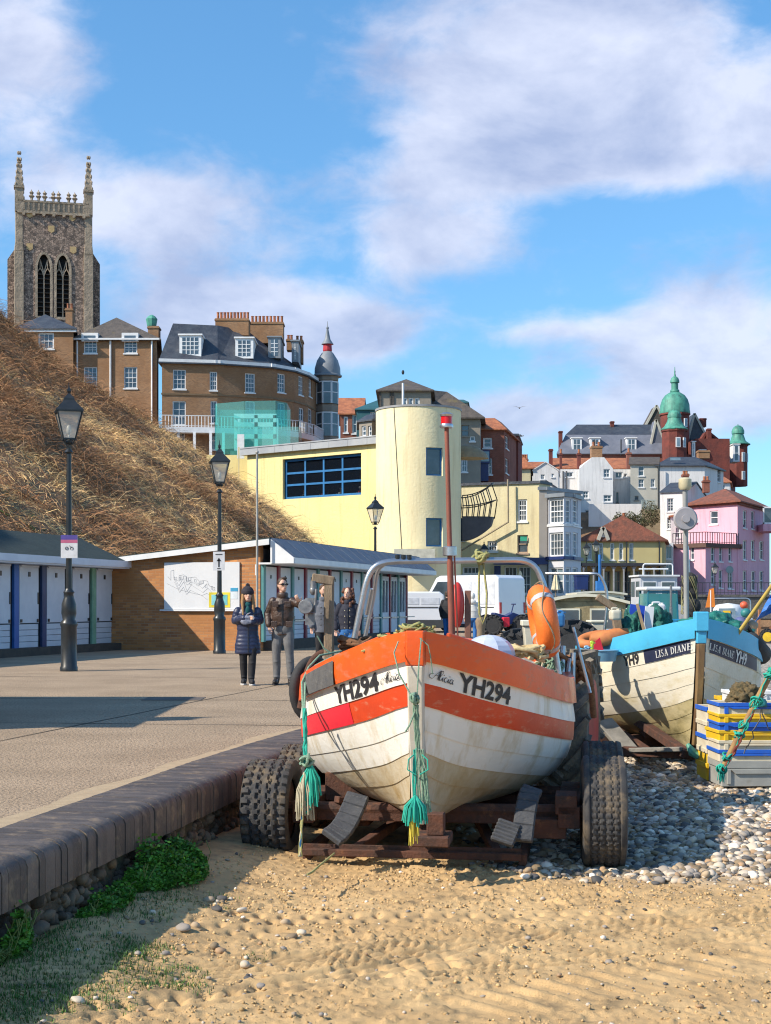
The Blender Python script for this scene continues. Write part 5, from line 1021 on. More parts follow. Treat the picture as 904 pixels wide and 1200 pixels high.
m = MB(); d_ = pub.loc(579.5, 697, 98); e_ = pub.loc(589.5, 663, 98); m.bx(d_.x, -1.02, 0, e_.x, -.9, e_.z); m.build('navy_pilaster', navy, pub.root)
m = MB(); a_ = pub.loc(581.5, 689, 97.3); c_ = pub.loc(588, 678, 97.3); m.bx(a_.x, -1.06, a_.z, c_.x, -1.025, c_.z); m.build('poster', M('pink_poster', (.62, .25, .28), (.7, .6, .6), sc=9), pub.root)
m = MB(); P_ = [pub.loc(595, 562, 97.5), pub.loc(595.5, 612, 97.5), pub.loc(541, 645, 98.8)]
P_ = [Vector((p.x, p.y-.25, p.z)) for p in P_]; m.tube(P_, .07, 6); m.build('drainpipe', M('pipe_buff', (.35, .28, .19)), pub.root)
pub.band(0, 0, .18, .12, slate, 'roof_edge', z=pub.zt, faces=(0, 1))
m = MB(); a_ = pub.loc(611.5, 634, 97.3); m.bx(a_.x-.1, a_.y-.12, a_.z, a_.x+.35, a_.y-.08, a_.z+.3); m.build('green_sticker', M('green_sticker', (.05, .45, .28)), pub.root)
bw = Bldg('bay_fronted_house', 'grey house with two storey white glazed bay next to the cream pub', 'house', [(632, 96.5), (641, 96.5), (681, 100), (681, 106), (632, 108)], -.1, ZZ(575, 97), M('stone_grey_render', (.36, .33, .30), (.31, .28, .25), sc=.6, rough=.85)); bw.walls(); bw.band(0, 0, .22, .1, lead, 'roof_edge', z=bw.zt, faces=(0, 1))
by = Bldg('glazed_bay', 'white two storey glazed bay window on the seafront beside the cream pub', 'bay window', [(643, 96.3), (661, 95.2), (671, 96), (681, 98.5), (681, 103), (643, 103)], -.1, ZZ(583, 96), M('bay_white', (.56, .57, .62), (.5, .51, .56), sc=1))
for (x0, x1) in ((643.8, 660), (663.2, 669.5), (671.5, 677.5)):
 by.win(x0, 585, x1, 613.5, 4 if x1 < 661 else 2, 4, fw=.1, pm=pane_b if x1 > 661 else None); by.win(x0, 624, x1, 652, 4 if x1 < 661 else 2, 3, fw=.1, pm=pane_b if x1 > 661 else None)
 by.win(x0, 665, x1, 697, 2, 2, fw=.1, pm=pane_b)
by.walls(); by.band(0, 0, .25, .18, lead, 'cornice', z=by.zt, faces=(0, 1, 2)); by.band(656, 96, .22, .15, navy, 'shop_cornice', faces=(0, 1, 2)); by.band(617, 96, .1, .08, wht2, 'sill_band', faces=(0, 1, 2))
yb = Bldg('seafront_cafe_building', 'yellow rendered building with blue gridded window and windowed round tower', 'building', [(290, 95), (446, 88), (474, 91), (462, 94), (302, 101)], -.2, ZZ(533, 95), yellow)
ft = [(331.5, 534.5, 423.5, 582.5)]
yb.win(331.5, 534.5, 423.5, 582.5, 4, 3, fm=blue_f, pm=glassy('clear_glass', (.75, .78, .8), .80, .05, (.02, .03, .05)), fw=.16, sill=False, bar=.13, name='window', dep=.3)
f = yb.faces[0]; u0, z0, u1, z1 = f.ops[0]
w_ = yb.walls()
me = w_.data; bm = bmesh.new(); bm.from_mesh(me); f2 = [q for q in bm.faces if abs(q.calc_area()-(u1-u0)*(z1-z0)) < .02]; bmesh.ops.delete(bm, geom=f2, context='FACES'); bm.to_mesh(me); bm.free()
T = Matrix(((f.d.x, -f.n.x, 0, f.a.x), (f.d.y, -f.n.y, 0, f.a.y), (0, 0, 1, 0), (0, 0, 0, 1)))
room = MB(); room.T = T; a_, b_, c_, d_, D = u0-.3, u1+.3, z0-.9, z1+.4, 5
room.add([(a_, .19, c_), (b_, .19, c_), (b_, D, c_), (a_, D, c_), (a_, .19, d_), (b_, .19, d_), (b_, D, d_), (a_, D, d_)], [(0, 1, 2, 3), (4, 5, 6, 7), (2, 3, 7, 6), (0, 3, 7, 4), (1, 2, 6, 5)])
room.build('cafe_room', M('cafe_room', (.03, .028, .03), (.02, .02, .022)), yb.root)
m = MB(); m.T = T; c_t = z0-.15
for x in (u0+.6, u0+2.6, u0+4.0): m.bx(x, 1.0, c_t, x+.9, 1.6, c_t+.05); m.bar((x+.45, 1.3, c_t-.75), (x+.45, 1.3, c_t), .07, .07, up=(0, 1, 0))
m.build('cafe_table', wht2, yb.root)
tq = XY(490.5, 87.4); rT = 50.5*87.4/F*.985; zT = ZZ(480, 85)+.2
def cylwall(name, r_, z0, z1, ops, mat, parent, cx, cy, n=96, t=.25):
 """round wall with openings given as (angle0, angle1, z0, z1); angle 0 faces the camera side"""
 m = MB(); A_ = sorted({-math.pi+2*math.pi*i/n for i in range(n+1)} | {o[0] for o in ops} | {o[1] for o in ops}); Zs = sorted({z0, z1} | {o[2] for o in ops} | {o[3] for o in ops})
 P = lambda a, z, d=0: (cx+math.sin(a)*(r_-d), cy-math.cos(a)*(r_-d), z)
 for a0, a1 in zip(A_, A_[1:]):
  for c0, c1 in zip(Zs, Zs[1:]):
   am, cm = (a0+a1)/2, (c0+c1)/2; o_ = [o for o in ops if o[0] < am < o[1] and o[2] < cm < o[3]]
   if o_: m.add([P(a0, c0, t), P(a1, c0, t), P(a1, c1, t), P(a0, c1, t)], [(0, 1, 2, 3)], r=.5)
   else: m.add([P(a0, c0), P(a1, c0), P(a1, c1), P(a0, c1)], [(0, 1, 2, 3)], r=.5)
 for (a0, a1, c0, c1) in ops:
  q = [(a0, c0), (a1, c0), (a1, c1), (a0, c1)]
  for k in range(4): p_, r2 = q[k], q[(k+1) % 4]; m.add([P(*p_), P(*r2), P(*r2, t), P(*p_, t)], [(0, 1, 2, 3)])
 m.add([P(a_, z1) for a_ in A_[:-1]], [tuple(range(len(A_)-1))])
 o = m.build(name, mat, parent, fixn=False); me = o.data; bm = bmesh.new(); bm.from_mesh(me); bmesh.ops.remove_doubles(bm, verts=bm.verts, dist=.001); bm.to_mesh(me); bm.free(); me.shade_smooth(); me.set_sharp_from_angle(angle=R(30)); return o
Tl = tq-yb.o; zb_ = yb.zb; th0 = math.atan2(tq.x, tq.y)
def tang(px):   # angle on the cylinder for a picture column
 k = (px-CX)/F; a_ = 1+k*k; b_ = -2*(k*tq.x+tq.y); c_ = tq.length_squared-rT*rT; Y = (-b_-math.sqrt(max(0, b_*b_-4*a_*c_)))/(2*a_); return math.atan2(k*Y-tq.x, tq.y-Y), Y
ops = []
for (x0, y0, x1, y1) in ((499.5, 524.5, 519, 557.5), (499.5, 607, 519, 640.5)):
 a0, Y = tang(x0); a1, Y1 = tang(x1); ops.append((a0, a1, ZZ(y1, (Y+Y1)/2)-zb_, ZZ(y0, (Y+Y1)/2)-zb_))
cylwall('round_tower', rT, 0, zT-zb_, ops, cream if False else M('tower_render', (.84, .74, .47), (.78, .67, .40), sc=.3, rough=.85, bump=.25, bsc=6, dirt=((.60, .48, .26), 1.0, .52, .78, (3, 3, .22))), yb.root, Tl.x, Tl.y)
for (a0, a1, c0, c1) in ops:
 P = lambda a, z, d: (Tl.x+math.sin(a)*(rT-d), Tl.y-math.cos(a)*(rT-d), z); m = MB(); e_ = .028
 def ab(a, b, z0, z1):
  m.add([P(a, z0, .12), P(b, z0, .12), P(b, z1, .12), P(a, z1, .12), P(a, z0, .24), P(b, z0, .24), P(b, z1, .24), P(a, z1, .24)], [(0, 1, 2, 3), (4, 7, 6, 5), (0, 4, 5, 1), (1, 5, 6, 2), (2, 6, 7, 3), (3, 7, 4, 0)])
 ab(a0, a0+e_, c0, c1); ab(a1-e_, a1, c0, c1); ab(a0+e_, a1-e_, c0, c0+.09); ab(a0+e_, a1-e_, c1-.09, c1)
 w_ = m.build('window', blue_f, yb.root); m = MB(); m.add([P(a0+.01, c0+.02, .19), P(a1-.01, c0+.02, .19), P(a1-.01, c1-.02, .19), P(a0+.01, c1-.02, .19)], [(0, 1, 2, 3)]); m.build('pane', pane_m, w_, fixn=False)
m = MB(); m.lathe([(rT+.05, zT-zb_-.02), (rT+.06, zT-zb_+.10), (rT-.25, zT-zb_+.12)], (Tl.x, Tl.y, 0), 64); m.build('coping_ring', M('grey_coping', (.33, .33, .33), (.27, .27, .28), sc=3, rough=.7), yb.root, smooth=30)
m = MB(); q = P3(472.5, 450, 87); m.tube([(q.x-yb.o.x, q.y-yb.o.y, zT-zb_), (q.x-yb.o.x, q.y-yb.o.y, ZZ(449, 87)-zb_)], .07, 8); m.build('flag_pole', white, yb.root)
m = MB(); a_ = tang(462)[0]; b_ = tang(472)[0]; pts = [Vector((Tl.x+math.sin(a_+(b_-a_)*t)*(rT+.02), Tl.y-math.cos(a_+(b_-a_)*t)*(rT+.02), (zT-zb_)*(1-t*.7))) for t in np.linspace(0, 1, 10)]; m.tube(pts, .018, 5); m.build('cable', black, yb.root)
m = MB(); m.T = T; H_ = yb.zt-zb_; m.bx(-.35, -.32, H_-.05, f.W-.05, .6, H_+.42); m.bx(-.37, -.36, H_+.38, f.W-.04, .62, H_+.46)
for x in np.arange(1.2, f.W-.3, 1.55): m.bx(x, -.335, H_-.03, x+.03, -.31, H_+.38)
m.build('fascia', M('zinc_fascia', (.40, .41, .42), (.33, .34, .36), sc=1, rough=.5, metal=.3), yb.root)
m = MB(); m.T = T; m.bx(-.35, .6, H_+.2, f.W-.05, 5.4, H_+.3); m.build('flat_roof', lead, yb.root)
bl = MB(); Cq = P3(541, 600, 88.5)-Vector((yb.o.x, yb.o.y, zb_)); n = 12
out_ = [(0, -1.15, .75)]
def bp_(t, k):  # t along length, k height 0..1; bow shaped like a boat
 w2 = .95*math.sqrt(max(0, 1-t**2.6)); L_ = 2.05*t; return L_, w2
zf0, zf1 = ZZ(634, 88.5)-zb_, ZZ(606, 88.5)-zb_
ver = [];
for side in (-1, 1):
 for i in range(n):
  t0, t1 = i/n, (i+1)/n; a0, b0 = bp_(t0, 0); a1, b1 = bp_(t1, 0)
  lo0 = ZZ(634-8*t0*t0*2.2, 88.5)-zb_; lo1 = ZZ(634-8*t1*t1*2.2, 88.5)-zb_
  bl.add([(Cq.x+a0*.93, Cq.y+side*b0*.85, lo0), (Cq.x+a1*.93, Cq.y+side*b1*.85, lo1), (Cq.x+a1, Cq.y+side*b1, zf1), (Cq.x+a0, Cq.y+side*b0, zf1)], [(0, 1, 2, 3)])
  bl.add([(Cq.x+a0*.93, Cq.y+side*b0*.85, lo0), (Cq.x+a1*.93, Cq.y+side*b1*.85, lo1), (Cq.x+a1*.93, Cq.y, lo1), (Cq.x+a0*.93, Cq.y, lo0)], [(0, 1, 2, 3)])
bo = bl.build('boat_balcony', M('black_cladding', (.035, .04, .055), (.05, .055, .07), rough=.5), yb.root); m = MB(); ztp = ZZ(566, 88.5)-zb_
for side in (-1, 1):
 for i in range(0, n+1, 2):
  t = i/n; a_, b_ = bp_(t, 0); lift = (ztp-zf1)*(.6+.4*t*t); m.tube([(Cq.x+a_, Cq.y+side*b_, zf1-.1), (Cq.x+a_*1.06+.05, Cq.y+side*b_*1.08, zf1+lift*.5), (Cq.x+a_*.96-.1*t, Cq.y+side*b_, zf1+lift)], .035, 5)
 for k in (.5, 1): m.tube([(Cq.x+bp_(t, 0)[0]*(1.05 if k < 1 else .97), Cq.y+side*bp_(t, 0)[1]*1.04, zf1+(ztp-zf1)*(.6+.4*t*t)*k) for t in np.linspace(0, 1, 13)], .035, 5)
m.build('rail', black, bo)
m = MB(); q = P3(541, 520, 88.6)-Vector((yb.o.x, yb.o.y, zb_)); m.lathe([(.02, .9), (.6, .7), (1.0, .3), (1.1, 0)], (q.x+.3, q.y+.3, q.z-.9), 16, ax=1.3); m.build('tower_canopy', M('canopy_tan', (.35, .24, .13), rough=.6), yb.root, smooth=60)
m = MB(); a_ = P3(470, 700, 84)-Vector((yb.o.x, yb.o.y, zb_)); m.bx(a_.x-.4, a_.y-.3, ZZ(657, 84)-zb_, a_.x+2.0, a_.y+.6, ZZ(643.5, 84)-zb_); m.build('ventilation_box', M('vent_cream', (.62, .60, .50)), yb.root)
gl = glassy('teal_glass', (.32, .82, .78), .80, .05); gl2 = glassy('pale_teal_glass', (.5, .88, .84), .75, .05)
Yg = 101; gx = lambda px: (px-CX)*Yg/F
lf = empty('glass_viewing_lift', (gx(294), Yg, ZZ(560, Yg)), 0, 'teal glass lift enclosure with white frames at the left end of the yellow building', 'glass lift')
L_ = lambda px, py, dy=0: Vector((gx(px)-gx(294), dy, ZZ(py, Yg)-ZZ(560, Yg)))
m = MB(); pr = [L_(252, 473), L_(253.5, 473, -.0), L_(288, 473, -1.2), L_(325, 473, -1.5), L_(337, 473, -.4), L_(337, 473, 3.2), L_(252, 473, 3.2)]; zl = L_(0, 527).z; zh = L_(0, 473).z
for p, q in zip(pr, pr[1:]+pr[:1]): m.add([(p.x, p.y, zl), (q.x, q.y, zl), (q.x, q.y, zh), (p.x, p.y, zh)], [(0, 1, 2, 3)])
m.build('glass_wall', gl, lf, fixn=False)
m = MB(); p0, p1 = L_(310, 504, -1.9), L_(352, 530, -1.9); m.add([(p0.x, -1.9, p1.z), (p1.x, -1.9, p1.z), (p1.x, -1.9, p0.z), (p0.x, -1.9, p0.z)], [(0, 1, 2, 3)]); m.add([(p1.x, -1.9, p1.z), (p1.x, 1.9, p1.z), (p1.x, 1.9, p0.z), (p1.x, -1.9, p0.z)], [(0, 1, 2, 3)]); m.build('glass_balustrade', gl2, lf, fixn=False)
m = MB()
for (px, dy) in ((276, .4), (300, .3), (322, .3), (276, 2), (322, 2)): p, q = L_(px, 540, dy), L_(px, 486, dy); m.bx(p.x-.12, dy-.1, p.z, p.x+.12, dy+.1, q.z)
for py in (487, 497, 511): p, q = L_(274, py, .35), L_(324, py, .35); m.bx(p.x, .2, p.z-.16, q.x, .55, p.z+.16)
p, q = L_(281, 540), L_(284, 512); m.bx(p.x, -1.6, p.z, q.x+.3, -1.4, q.z)
m.build('lift_frame', white, lf)
m = MB(); p, q = L_(270, 560), L_(326, 528); m.bx(p.x, .0, p.z, q.x, 3, q.z); m.build('lift_car', M('teal_grey_panel', (.12, .30, .29), rough=.5), lf)
m = MB(); p, q = L_(244, 566, -1.0), L_(300, 530); m.bx(p.x, -1.0, p.z-6, q.x, 4, q.z-.3); m.build('terrace_wall', yellow, lf)
m = MB(); p, q = L_(280, 566, -2.2), L_(300, 536); m.bx(p.x, -2.2, p.z-6, q.x, -1.0, p.z); m.bx(L_(283, 540).x, -2.2, L_(0, 566).z, L_(284.5, 540).x, -2.1, L_(0, 528).z); m.build('stair_block', cream, lf)
def fsw():
 t = empty('far_sea_wall', (18.3, 108, -1.2), 0, 'dark stone sea wall with black railing below the pink house', 'sea wall'); m = MB(); zt = 1.85+1.2
 m.bx(0, 0, 0, 62, .6, zt); m.bx(-.1, -.12, zt, 62, .7, zt+.18); m.bx(-.1, -.08, 1.4, 62, 0, 1.6); m.build('wall_face', M('dark_stone_wall', (.12, .115, .11), (.075, .072, .07), sc=1.4, rough=.9, bump=.6, bsc=5, dirt=((.20, .18, .15), .8, .5, .8)), t)
 m = MB();
 for i in range(0, 220): x = .2+i*.28; m.bar((x, .2, zt+.18), (x, .2, zt+1.1), .03, .03, up=(0, 1, 0))
 m.bx(0, .17, zt+1.05, 61.8, .23, zt+1.1); m.bx(0, .17, zt+.3, 61.8, .23, zt+.34); m.build('railing', black, t)
fsw()
lamps = [((567.5, 90), 636, 'black street lamp in front of the cream pub'), ((687.5, 112), 636, 'left of the pair of black street lamps before the yellow arcade building'), ((698.5, 112), 632, 'right of the pair of black street lamps before the yellow arcade building'), ((838, 122), 659, 'black street lamp in front of the pink house wing'), ((900, 118), 568, 'tall far right street lamp on the pink house terrace side')]
for (a_, py, la) in lamps[:4]:
 z_ = hgt_ = ZZ(py, a_[1]); q = copy_tree(lp, None, (*XY(*a_), z_-5.45), .1, la)
m = MB(); c_ = XY(805, 60)
class Hull:
 """local x across, y back from the stem, z up from the keel"""
 TB = [0, .13, .24, .36, .49, .61, .73, .86, 1.0]; TM = [0, .19, .35, .51, .67, .82, .92, .97, 1.0]
 def __init__(s, L=5.7, B=1.13, zb=1.38, zm=1.03, zs=1.2, mid=.42, lp=1): s.lp = lp; s.L, s.B, s.zb, s.zm, s.zs, s.mid = L, B, zb, zm, zs, mid
 def b(s, u):
  if u < s.mid: return s.B*(1-(1-u/s.mid)**2)**.80
  return s.B*(1-((u-s.mid)/(1-s.mid))**2.4)**.75
 def sheer(s, u): return s.zm+((s.zb-s.zm)*(1-u/s.mid)**2 if u < s.mid else (s.zs-s.zm)*((u-s.mid)/(1-s.mid))**2)
 def keel(s, u): return .0+.05*max(0, 1-u/.08)**2
 def P(s, u, t, side=1, off=0):
  u = max(0, min(1, u)); k = min(1, u/.36); k = k*k*(3-2*k); e = min(1, (1-u)/.34); k = min(k, e*e*(3-2*e))
  n_ = 1.15+3.6*k; q_ = .93-.41*k; f = max(0, 1-t**n_)**q_
  y = u*s.L+.34*t**1.7*(1-u)**6-.30*t**1.7*u**6; z = s.sheer(u)*(1-t)+s.keel(u)*t
  tumble = 1-.03*k*(1-min(1, t*3)); return Vector((side*(.055+s.b(u)*f*tumble), y, z))
 def nrm(s, u, t, side=1):
  e_ = .004; a = s.P(u+e_, t, side)-s.P(max(0, u-e_), t, side); b_ = s.P(u, min(1, t+e_), side)-s.P(u, max(0, t-e_), side); n = a.cross(b_); n.normalize()
  return n if n.x*side > 0 else -n
 def tt(s, u, k):  # strake boundary
  w_ = min(1, u/.42); i = int(k); f = k-i; a = s.TB[i]*(1-w_)+s.TM[i]*w_
  if f: b_ = s.TB[i+1]*(1-w_)+s.TM[i+1]*w_; a = a*(1-f)+b_*f
  return a
 def at(s, y, k, side, off=0.0):
  """point on the planking y metres back from the stem at strake height k"""
  u = y/s.L; t = s.tt(u, k); i = int(k); lap = (.009 if i < 3 else .006)*s.lp*(k-i); return s.P(u, t, side)+s.nrm(u, t, side)*(off+lap)
 def skin(s, name, k0, k1, y0, y1, side, mat, off=0, parent=None, thick=0, mb=None, mi=0):
  m = mb or MB(); nU = max(3, int((y1-y0)/.08)); nT = 5
  for i in range(int(k0), int(math.ceil(k1))):
   a, b_ = max(k0, i), min(k1, i+1); V = []
   for j in range(nU+1):
    y = y0+(y1-y0)*j/nU
    for r_ in range(nT+1): k = a+(b_-a)*r_/nT; V.append(s.at(y, min(k, i+.9999), side, off))
    V.append(s.at(y, min(b_, i+.9999), side, off-.02))
   w_ = nT+2; m.add(V, [(j*w_+r_, j*w_+r_+1, (j+1)*w_+r_+1, (j+1)*w_+r_) for j in range(nU) for r_ in range(nT+1)], mi, r=.5)
  if mb is None: return m.build(name, mat, parent, smooth=35)
def text_mesh(txt, bold=.0):
 cu = bpy.data.curves.new('t', 'FONT'); cu.body = txt; cu.size = 1; cu.offset = bold; cu.resolution_u = 3; o = bpy.data.objects.new('t', cu); col.objects.link(o)
 me = bpy.data.meshes.new_from_object(o.evaluated_get(bpy.context.evaluated_depsgraph_get())); bpy.data.objects.remove(o)
 V = [tuple(v.co) for v in me.vertices]; Fc = [tuple(p.vertices) for p in me.polygons]; return V, Fc
def letter(h, txt, parent, mat, y0, y1, ka, kb, side, name='registration_number', bold=.012, slant=0, off=.006, glyphs=None):
 """text between y0 and y1 on strake band ka (top) .. kb (bottom); on side +1 it reads from the bow, on -1 towards the bow"""
 V, Fc = text_mesh(txt, bold) if glyphs is None else glyphs
 xs_ = [v[0] for v in V]; ysl = [v[1] for v in V]; x0, x1 = min(xs_), max(xs_); b0, b1 = min(ysl), max(ysl); W_ = []
 me = bpy.data.meshes.new(name); me.from_pydata(V, [], Fc); bm = bmesh.new(); bm.from_mesh(me); bmesh.ops.remove_doubles(bm, verts=bm.verts, dist=1e-5)
 for q in np.linspace(x0, x1, 22)[1:-1]: bmesh.ops.bisect_plane(bm, geom=bm.verts[:]+bm.edges[:]+bm.faces[:], plane_co=(q, 0, 0), plane_no=(1, 0, 0))
 for q in np.linspace(b0, b1, 4)[1:-1]: bmesh.ops.bisect_plane(bm, geom=bm.verts[:]+bm.edges[:]+bm.faces[:], plane_co=(0, q, 0), plane_no=(0, 1, 0))
 for v in bm.verts:
  f = (v.co.x-x0)/(x1-x0); g = (v.co.y-b0)/(b1-b0); f2 = f+slant*(g-.5)*(b1-b0)/(x1-x0); y = (y0+(y1-y0)*f2) if side > 0 else (y1-(y1-y0)*f2)
  v.co = h.at(y, kb+(ka-kb)*g, side, off)
 bm.to_mesh(me); bm.free(); me.materials.append(mat); o = bpy.data.objects.new(name, me); col.objects.link(o); o.parent = parent; return o
def stroke_glyphs(word, G, gap=.12):
 """polyline strokes (x, y, width) to quads"""
 V = []; Fc = []; x = 0
 for chh in word:
  if chh == ' ': x += .45; continue
  adv, sts = G[chh]
  for st in sts:
   pts = [(p[0]+x, p[1]) for p in st]; ws = [p[2] for p in st]
   for i in range(len(pts)-1):
    (a, b_), (c, d) = pts[i], pts[i+1]; l = math.hypot(c-a, d-b_) or 1; nx_, ny_ = -(d-b_)/l, (c-a)/l; o = len(V); w0, w1 = ws[i]/2, ws[i+1]/2
    V += [(a-nx_*w0, b_-ny_*w0, 0), (a+nx_*w0, b_+ny_*w0, 0), (c+nx_*w1, d+ny_*w1, 0), (c-nx_*w1, d-ny_*w1, 0)]; Fc.append((o, o+1, o+2, o+3))
  x += adv+gap
 return V, Fc
def arcp(cx, cy, rx, ry, a0, a1, w0, w1, n=10):
 return [(cx+rx*math.cos(R(a0+(a1-a0)*i/n)), cy+ry*math.sin(R(a0+(a1-a0)*i/n)), w0+(w1-w0)*math.sin(math.pi*i/n)) for i in range(n+1)]
SC = {  # a flowing copperplate hand
 'A': (.75, [arcp(.12, .2, .14, .16, 200, 330, .03, .05)+[(.45, .6, .05), (.78, 1.05, .05)], [(.80, 1.08, .09), (.74, .6, .13), (.70, .15, .10), (.78, .02, .06), (.92, .12, .03)], [(.30, .42, .03), (.55, .5, .05), (.86, .42, .03)], arcp(.1, .30, .22, .28, 60, 240, .03, .06)]),
 'l': (.26, [[(-.02, .1, .03), (.2, .6, .04)]+arcp(.2, .9, .10, .18, -10, 190, .03, .06)+[(.08, .6, .11), (.07, .2, .11), (.13, .02, .07), (.3, .14, .03)]]),
 'i': (.26, [[(0, .1, .03), (.12, .46, .05), (.10, .2, .11), (.14, .02, .08), (.3, .14, .03)], [(.14, .66, .1), (.17, .74, .1)]]),
 'c': (.36, [arcp(.2, .26, .17, .25, 60, 330, .04, .11)+[(.42, .16, .03)]]),
 'a': (.48, [arcp(.2, .25, .17, .24, 50, 370, .04, .11), [(.38, .48, .06), (.36, .2, .11), (.40, .02, .08), (.56, .14, .03)]]),
}
def serif(w_=.17):
 t = .06
 def st(x, y0=0, y1=1, ww=w_): return [[(x, y0, ww), (x, y1, ww)], [(x-.15, y0+t/2, t), (x+.15, y0+t/2, t)], [(x-.15, y1-t/2, t), (x+.15, y1-t/2, t)]]
 return {'L': (.62, st(.15)+[[(.15, .04, .08), (.58, .04, .08)], [(.56, .0, .07), (.60, .3, .05)]]),
     'I': (.30, st(.15)),
     'S': (.52, [arcp(.27, .75, .19, .21, 30, 270, .07, .13)+arcp(.27, .27, .2, .23, 90, -150, .13, .07)]),
     'A': (.70, [[(.12, 0, .07), (.36, 1, .07)], [(.38, 1, .16), (.62, 0, .17)], [(.2, .36, .06), (.52, .36, .06)], [(.0, .03, .06), (.24, .03, .06)], [(.48, .03, .06), (.76, .03, .06)]]),
     'D': (.68, st(.15)+[arcp(.2, .5, .42, .47, 90, -90, .06, .18, 14)]),
     'N': (.74, [[(.12, 0, .07), (.12, 1, .07)], [(.12, 1, .17), (.60, 0, .17)], [(.62, 0, .07), (.62, 1, .07)], [(0, .97, .06), (.2, .97, .06)], [(0, .03, .06), (.26, .03, .06)], [(.5, .97, .06), (.74, .97, .06)]]),
     'E': (.60, st(.15)+[[(.15, .03, .07), (.56, .03, .07)], [(.15, .97, .07), (.54, .97, .07)], [(.15, .52, .07), (.42, .52, .07)], [(.55, 0, .06), (.57, .24, .05)], [(.53, 1, .06), (.54, .78, .05)]])}
SR = serif()
hull_w = M('hull_white', (.82, .80, .75), (.76, .73, .67), sc=1.6, rough=.42, bump=.12, bsc=14, dirt=((.50, .38, .19), 2.4, .50, .80, (2.6, 2.6, .5)), coat=.15)
hull_lo = M('hull_stained', (.62, .56, .45), (.50, .42, .28), sc=1.4, rough=.55, bump=.2, bsc=20, dirt=((.38, .26, .11), 2.6, .46, .78, (2, 2, .8)))
orange = M('orange_gunwale', (.86, .12, .014), (.72, .085, .014), sc=2, rough=.4, dirt=((.50, .17, .09), 8, .52, .74, (1, 1, 2.5)), bump=.1, bsc=25, coat=.2)
red_o = M('orange_red_band', (.68, .065, .014), (.54, .05, .014), sc=2.5, rough=.42, dirt=((.60, .24, .14), 9, .56, .76, (1, 1, 3)), bump=.1, bsc=25)
pinkred = M('fresh_red_patch', (.78, .025, .045), (.68, .02, .04), sc=3, rough=.4)
patchg = M('grey_patch_board', (.075, .075, .08), (.12, .115, .11), sc=8, rough=.75, bump=.4, bsc=40, dirt=((.30, .28, .25), 16, .62, .75))
stemw = M('stem_white', (.66, .62, .54), (.56, .50, .40), sc=4, rough=.5, dirt=((.35, .24, .12), 6, .56, .8, (2, 2, .6)))
inner_m = M('boat_inside', (.30, .30, .29), (.20, .20, .19), sc=4, rough=.8, dirt=((.16, .12, .08), 5, .5, .8))
print_k = M('painted_black_letters', (.02, .02, .024), (.035, .035, .04), sc=20, rough=.55)
def make_hull(root, h, cols, rail_mat, keel_mat, rail_k=1.0, rail_off=.030, inner=None):
 """cols: material per strake band 1.. ; the rail covers band 0"""
 mats = []; ids = []
 for c in cols:
  if c not in mats: mats.append(c)
  ids.append(mats.index(c))
 m = MB(); eps = .0
 for side in (-1, 1):
  for k in range(0, 8): h.skin('', k, k+1, .0, h.L, side, None, mb=m, mi=ids[k])
 hl = m.build('hull', mats, root, smooth=35)
 m = MB(); nU = 40
 for side in (-1, 1):
  V = []
  for j in range(nU+1):
   u_ = .05+.9*j/nU
   for t in (0, .1, .2, .3, .42): p = h.P(u_, t, side); n = h.nrm(u_, t, side); q = p-n*.075; q.x = max(.0, q.x*side)*side; V.append(q)
   V.append(Vector((0, p.y, p.z)))
  m.add(V, [(j*6+r_, j*6+r_+1, (j+1)*6+r_+1, (j+1)*6+r_) for j in range(nU) for r_ in range(5)])
 m.build('inner_planking', inner or inner_m, root, smooth=40)
 m = MB()   # rail: thick rubbing strake with a cap
 for side in (-1, 1):
  V = []; n_ = 70
  for j in range(n_+1):
   y = h.L*j/n_; u = j/n_; k1 = rail_k; n = h.nrm(u, .03, side); a = h.at(y, 0, side, rail_off)+Vector((0, 0, .035)); b_ = h.at(y, k1*.98, side, rail_off-.008); c = h.at(y, k1*.98, side, -.004); d = h.at(y, 0, side, -.07)+Vector((0, 0, .035)); e_ = h.at(y, .25, side, -.07); mdl = h.at(y, .5*k1, side, rail_off)
   for q in (a, d, e_): q.x = side*max(.0, q.x*side)
   V += [e_, d, a, mdl, b_, c]
  m.add(V, [(j*6+r_, j*6+r_+1, (j+1)*6+r_+1, (j+1)*6+r_) for j in range(n_) for r_ in range(5)])
 m.build('gunwale', rail_mat, root, smooth=30)
 m = MB()   # keel and stern post
 m.prism([(.34, -.02), (.42, .08), (h.L-.4, .06), (h.L-.34, -.02), (h.L-.3, -.12), (.42, -.12)], 'x', -.05, .05); m.build('keel', keel_mat, root); return hl
boat1 = empty('fishing_boat', (.205, 9.72, -.30), -math.atan2(.24, 2.3)*1.0, 'orange and white clinker fishing boat lettered Alicia YH294 on the rusty trailer', 'fishing boat')
h1_ = Hull(B=1.09, zm=.95)
make_hull(boat1, h1_, [hull_w, hull_w, red_o, hull_w, hull_w, hull_lo, hull_lo, hull_lo], orange, rust)
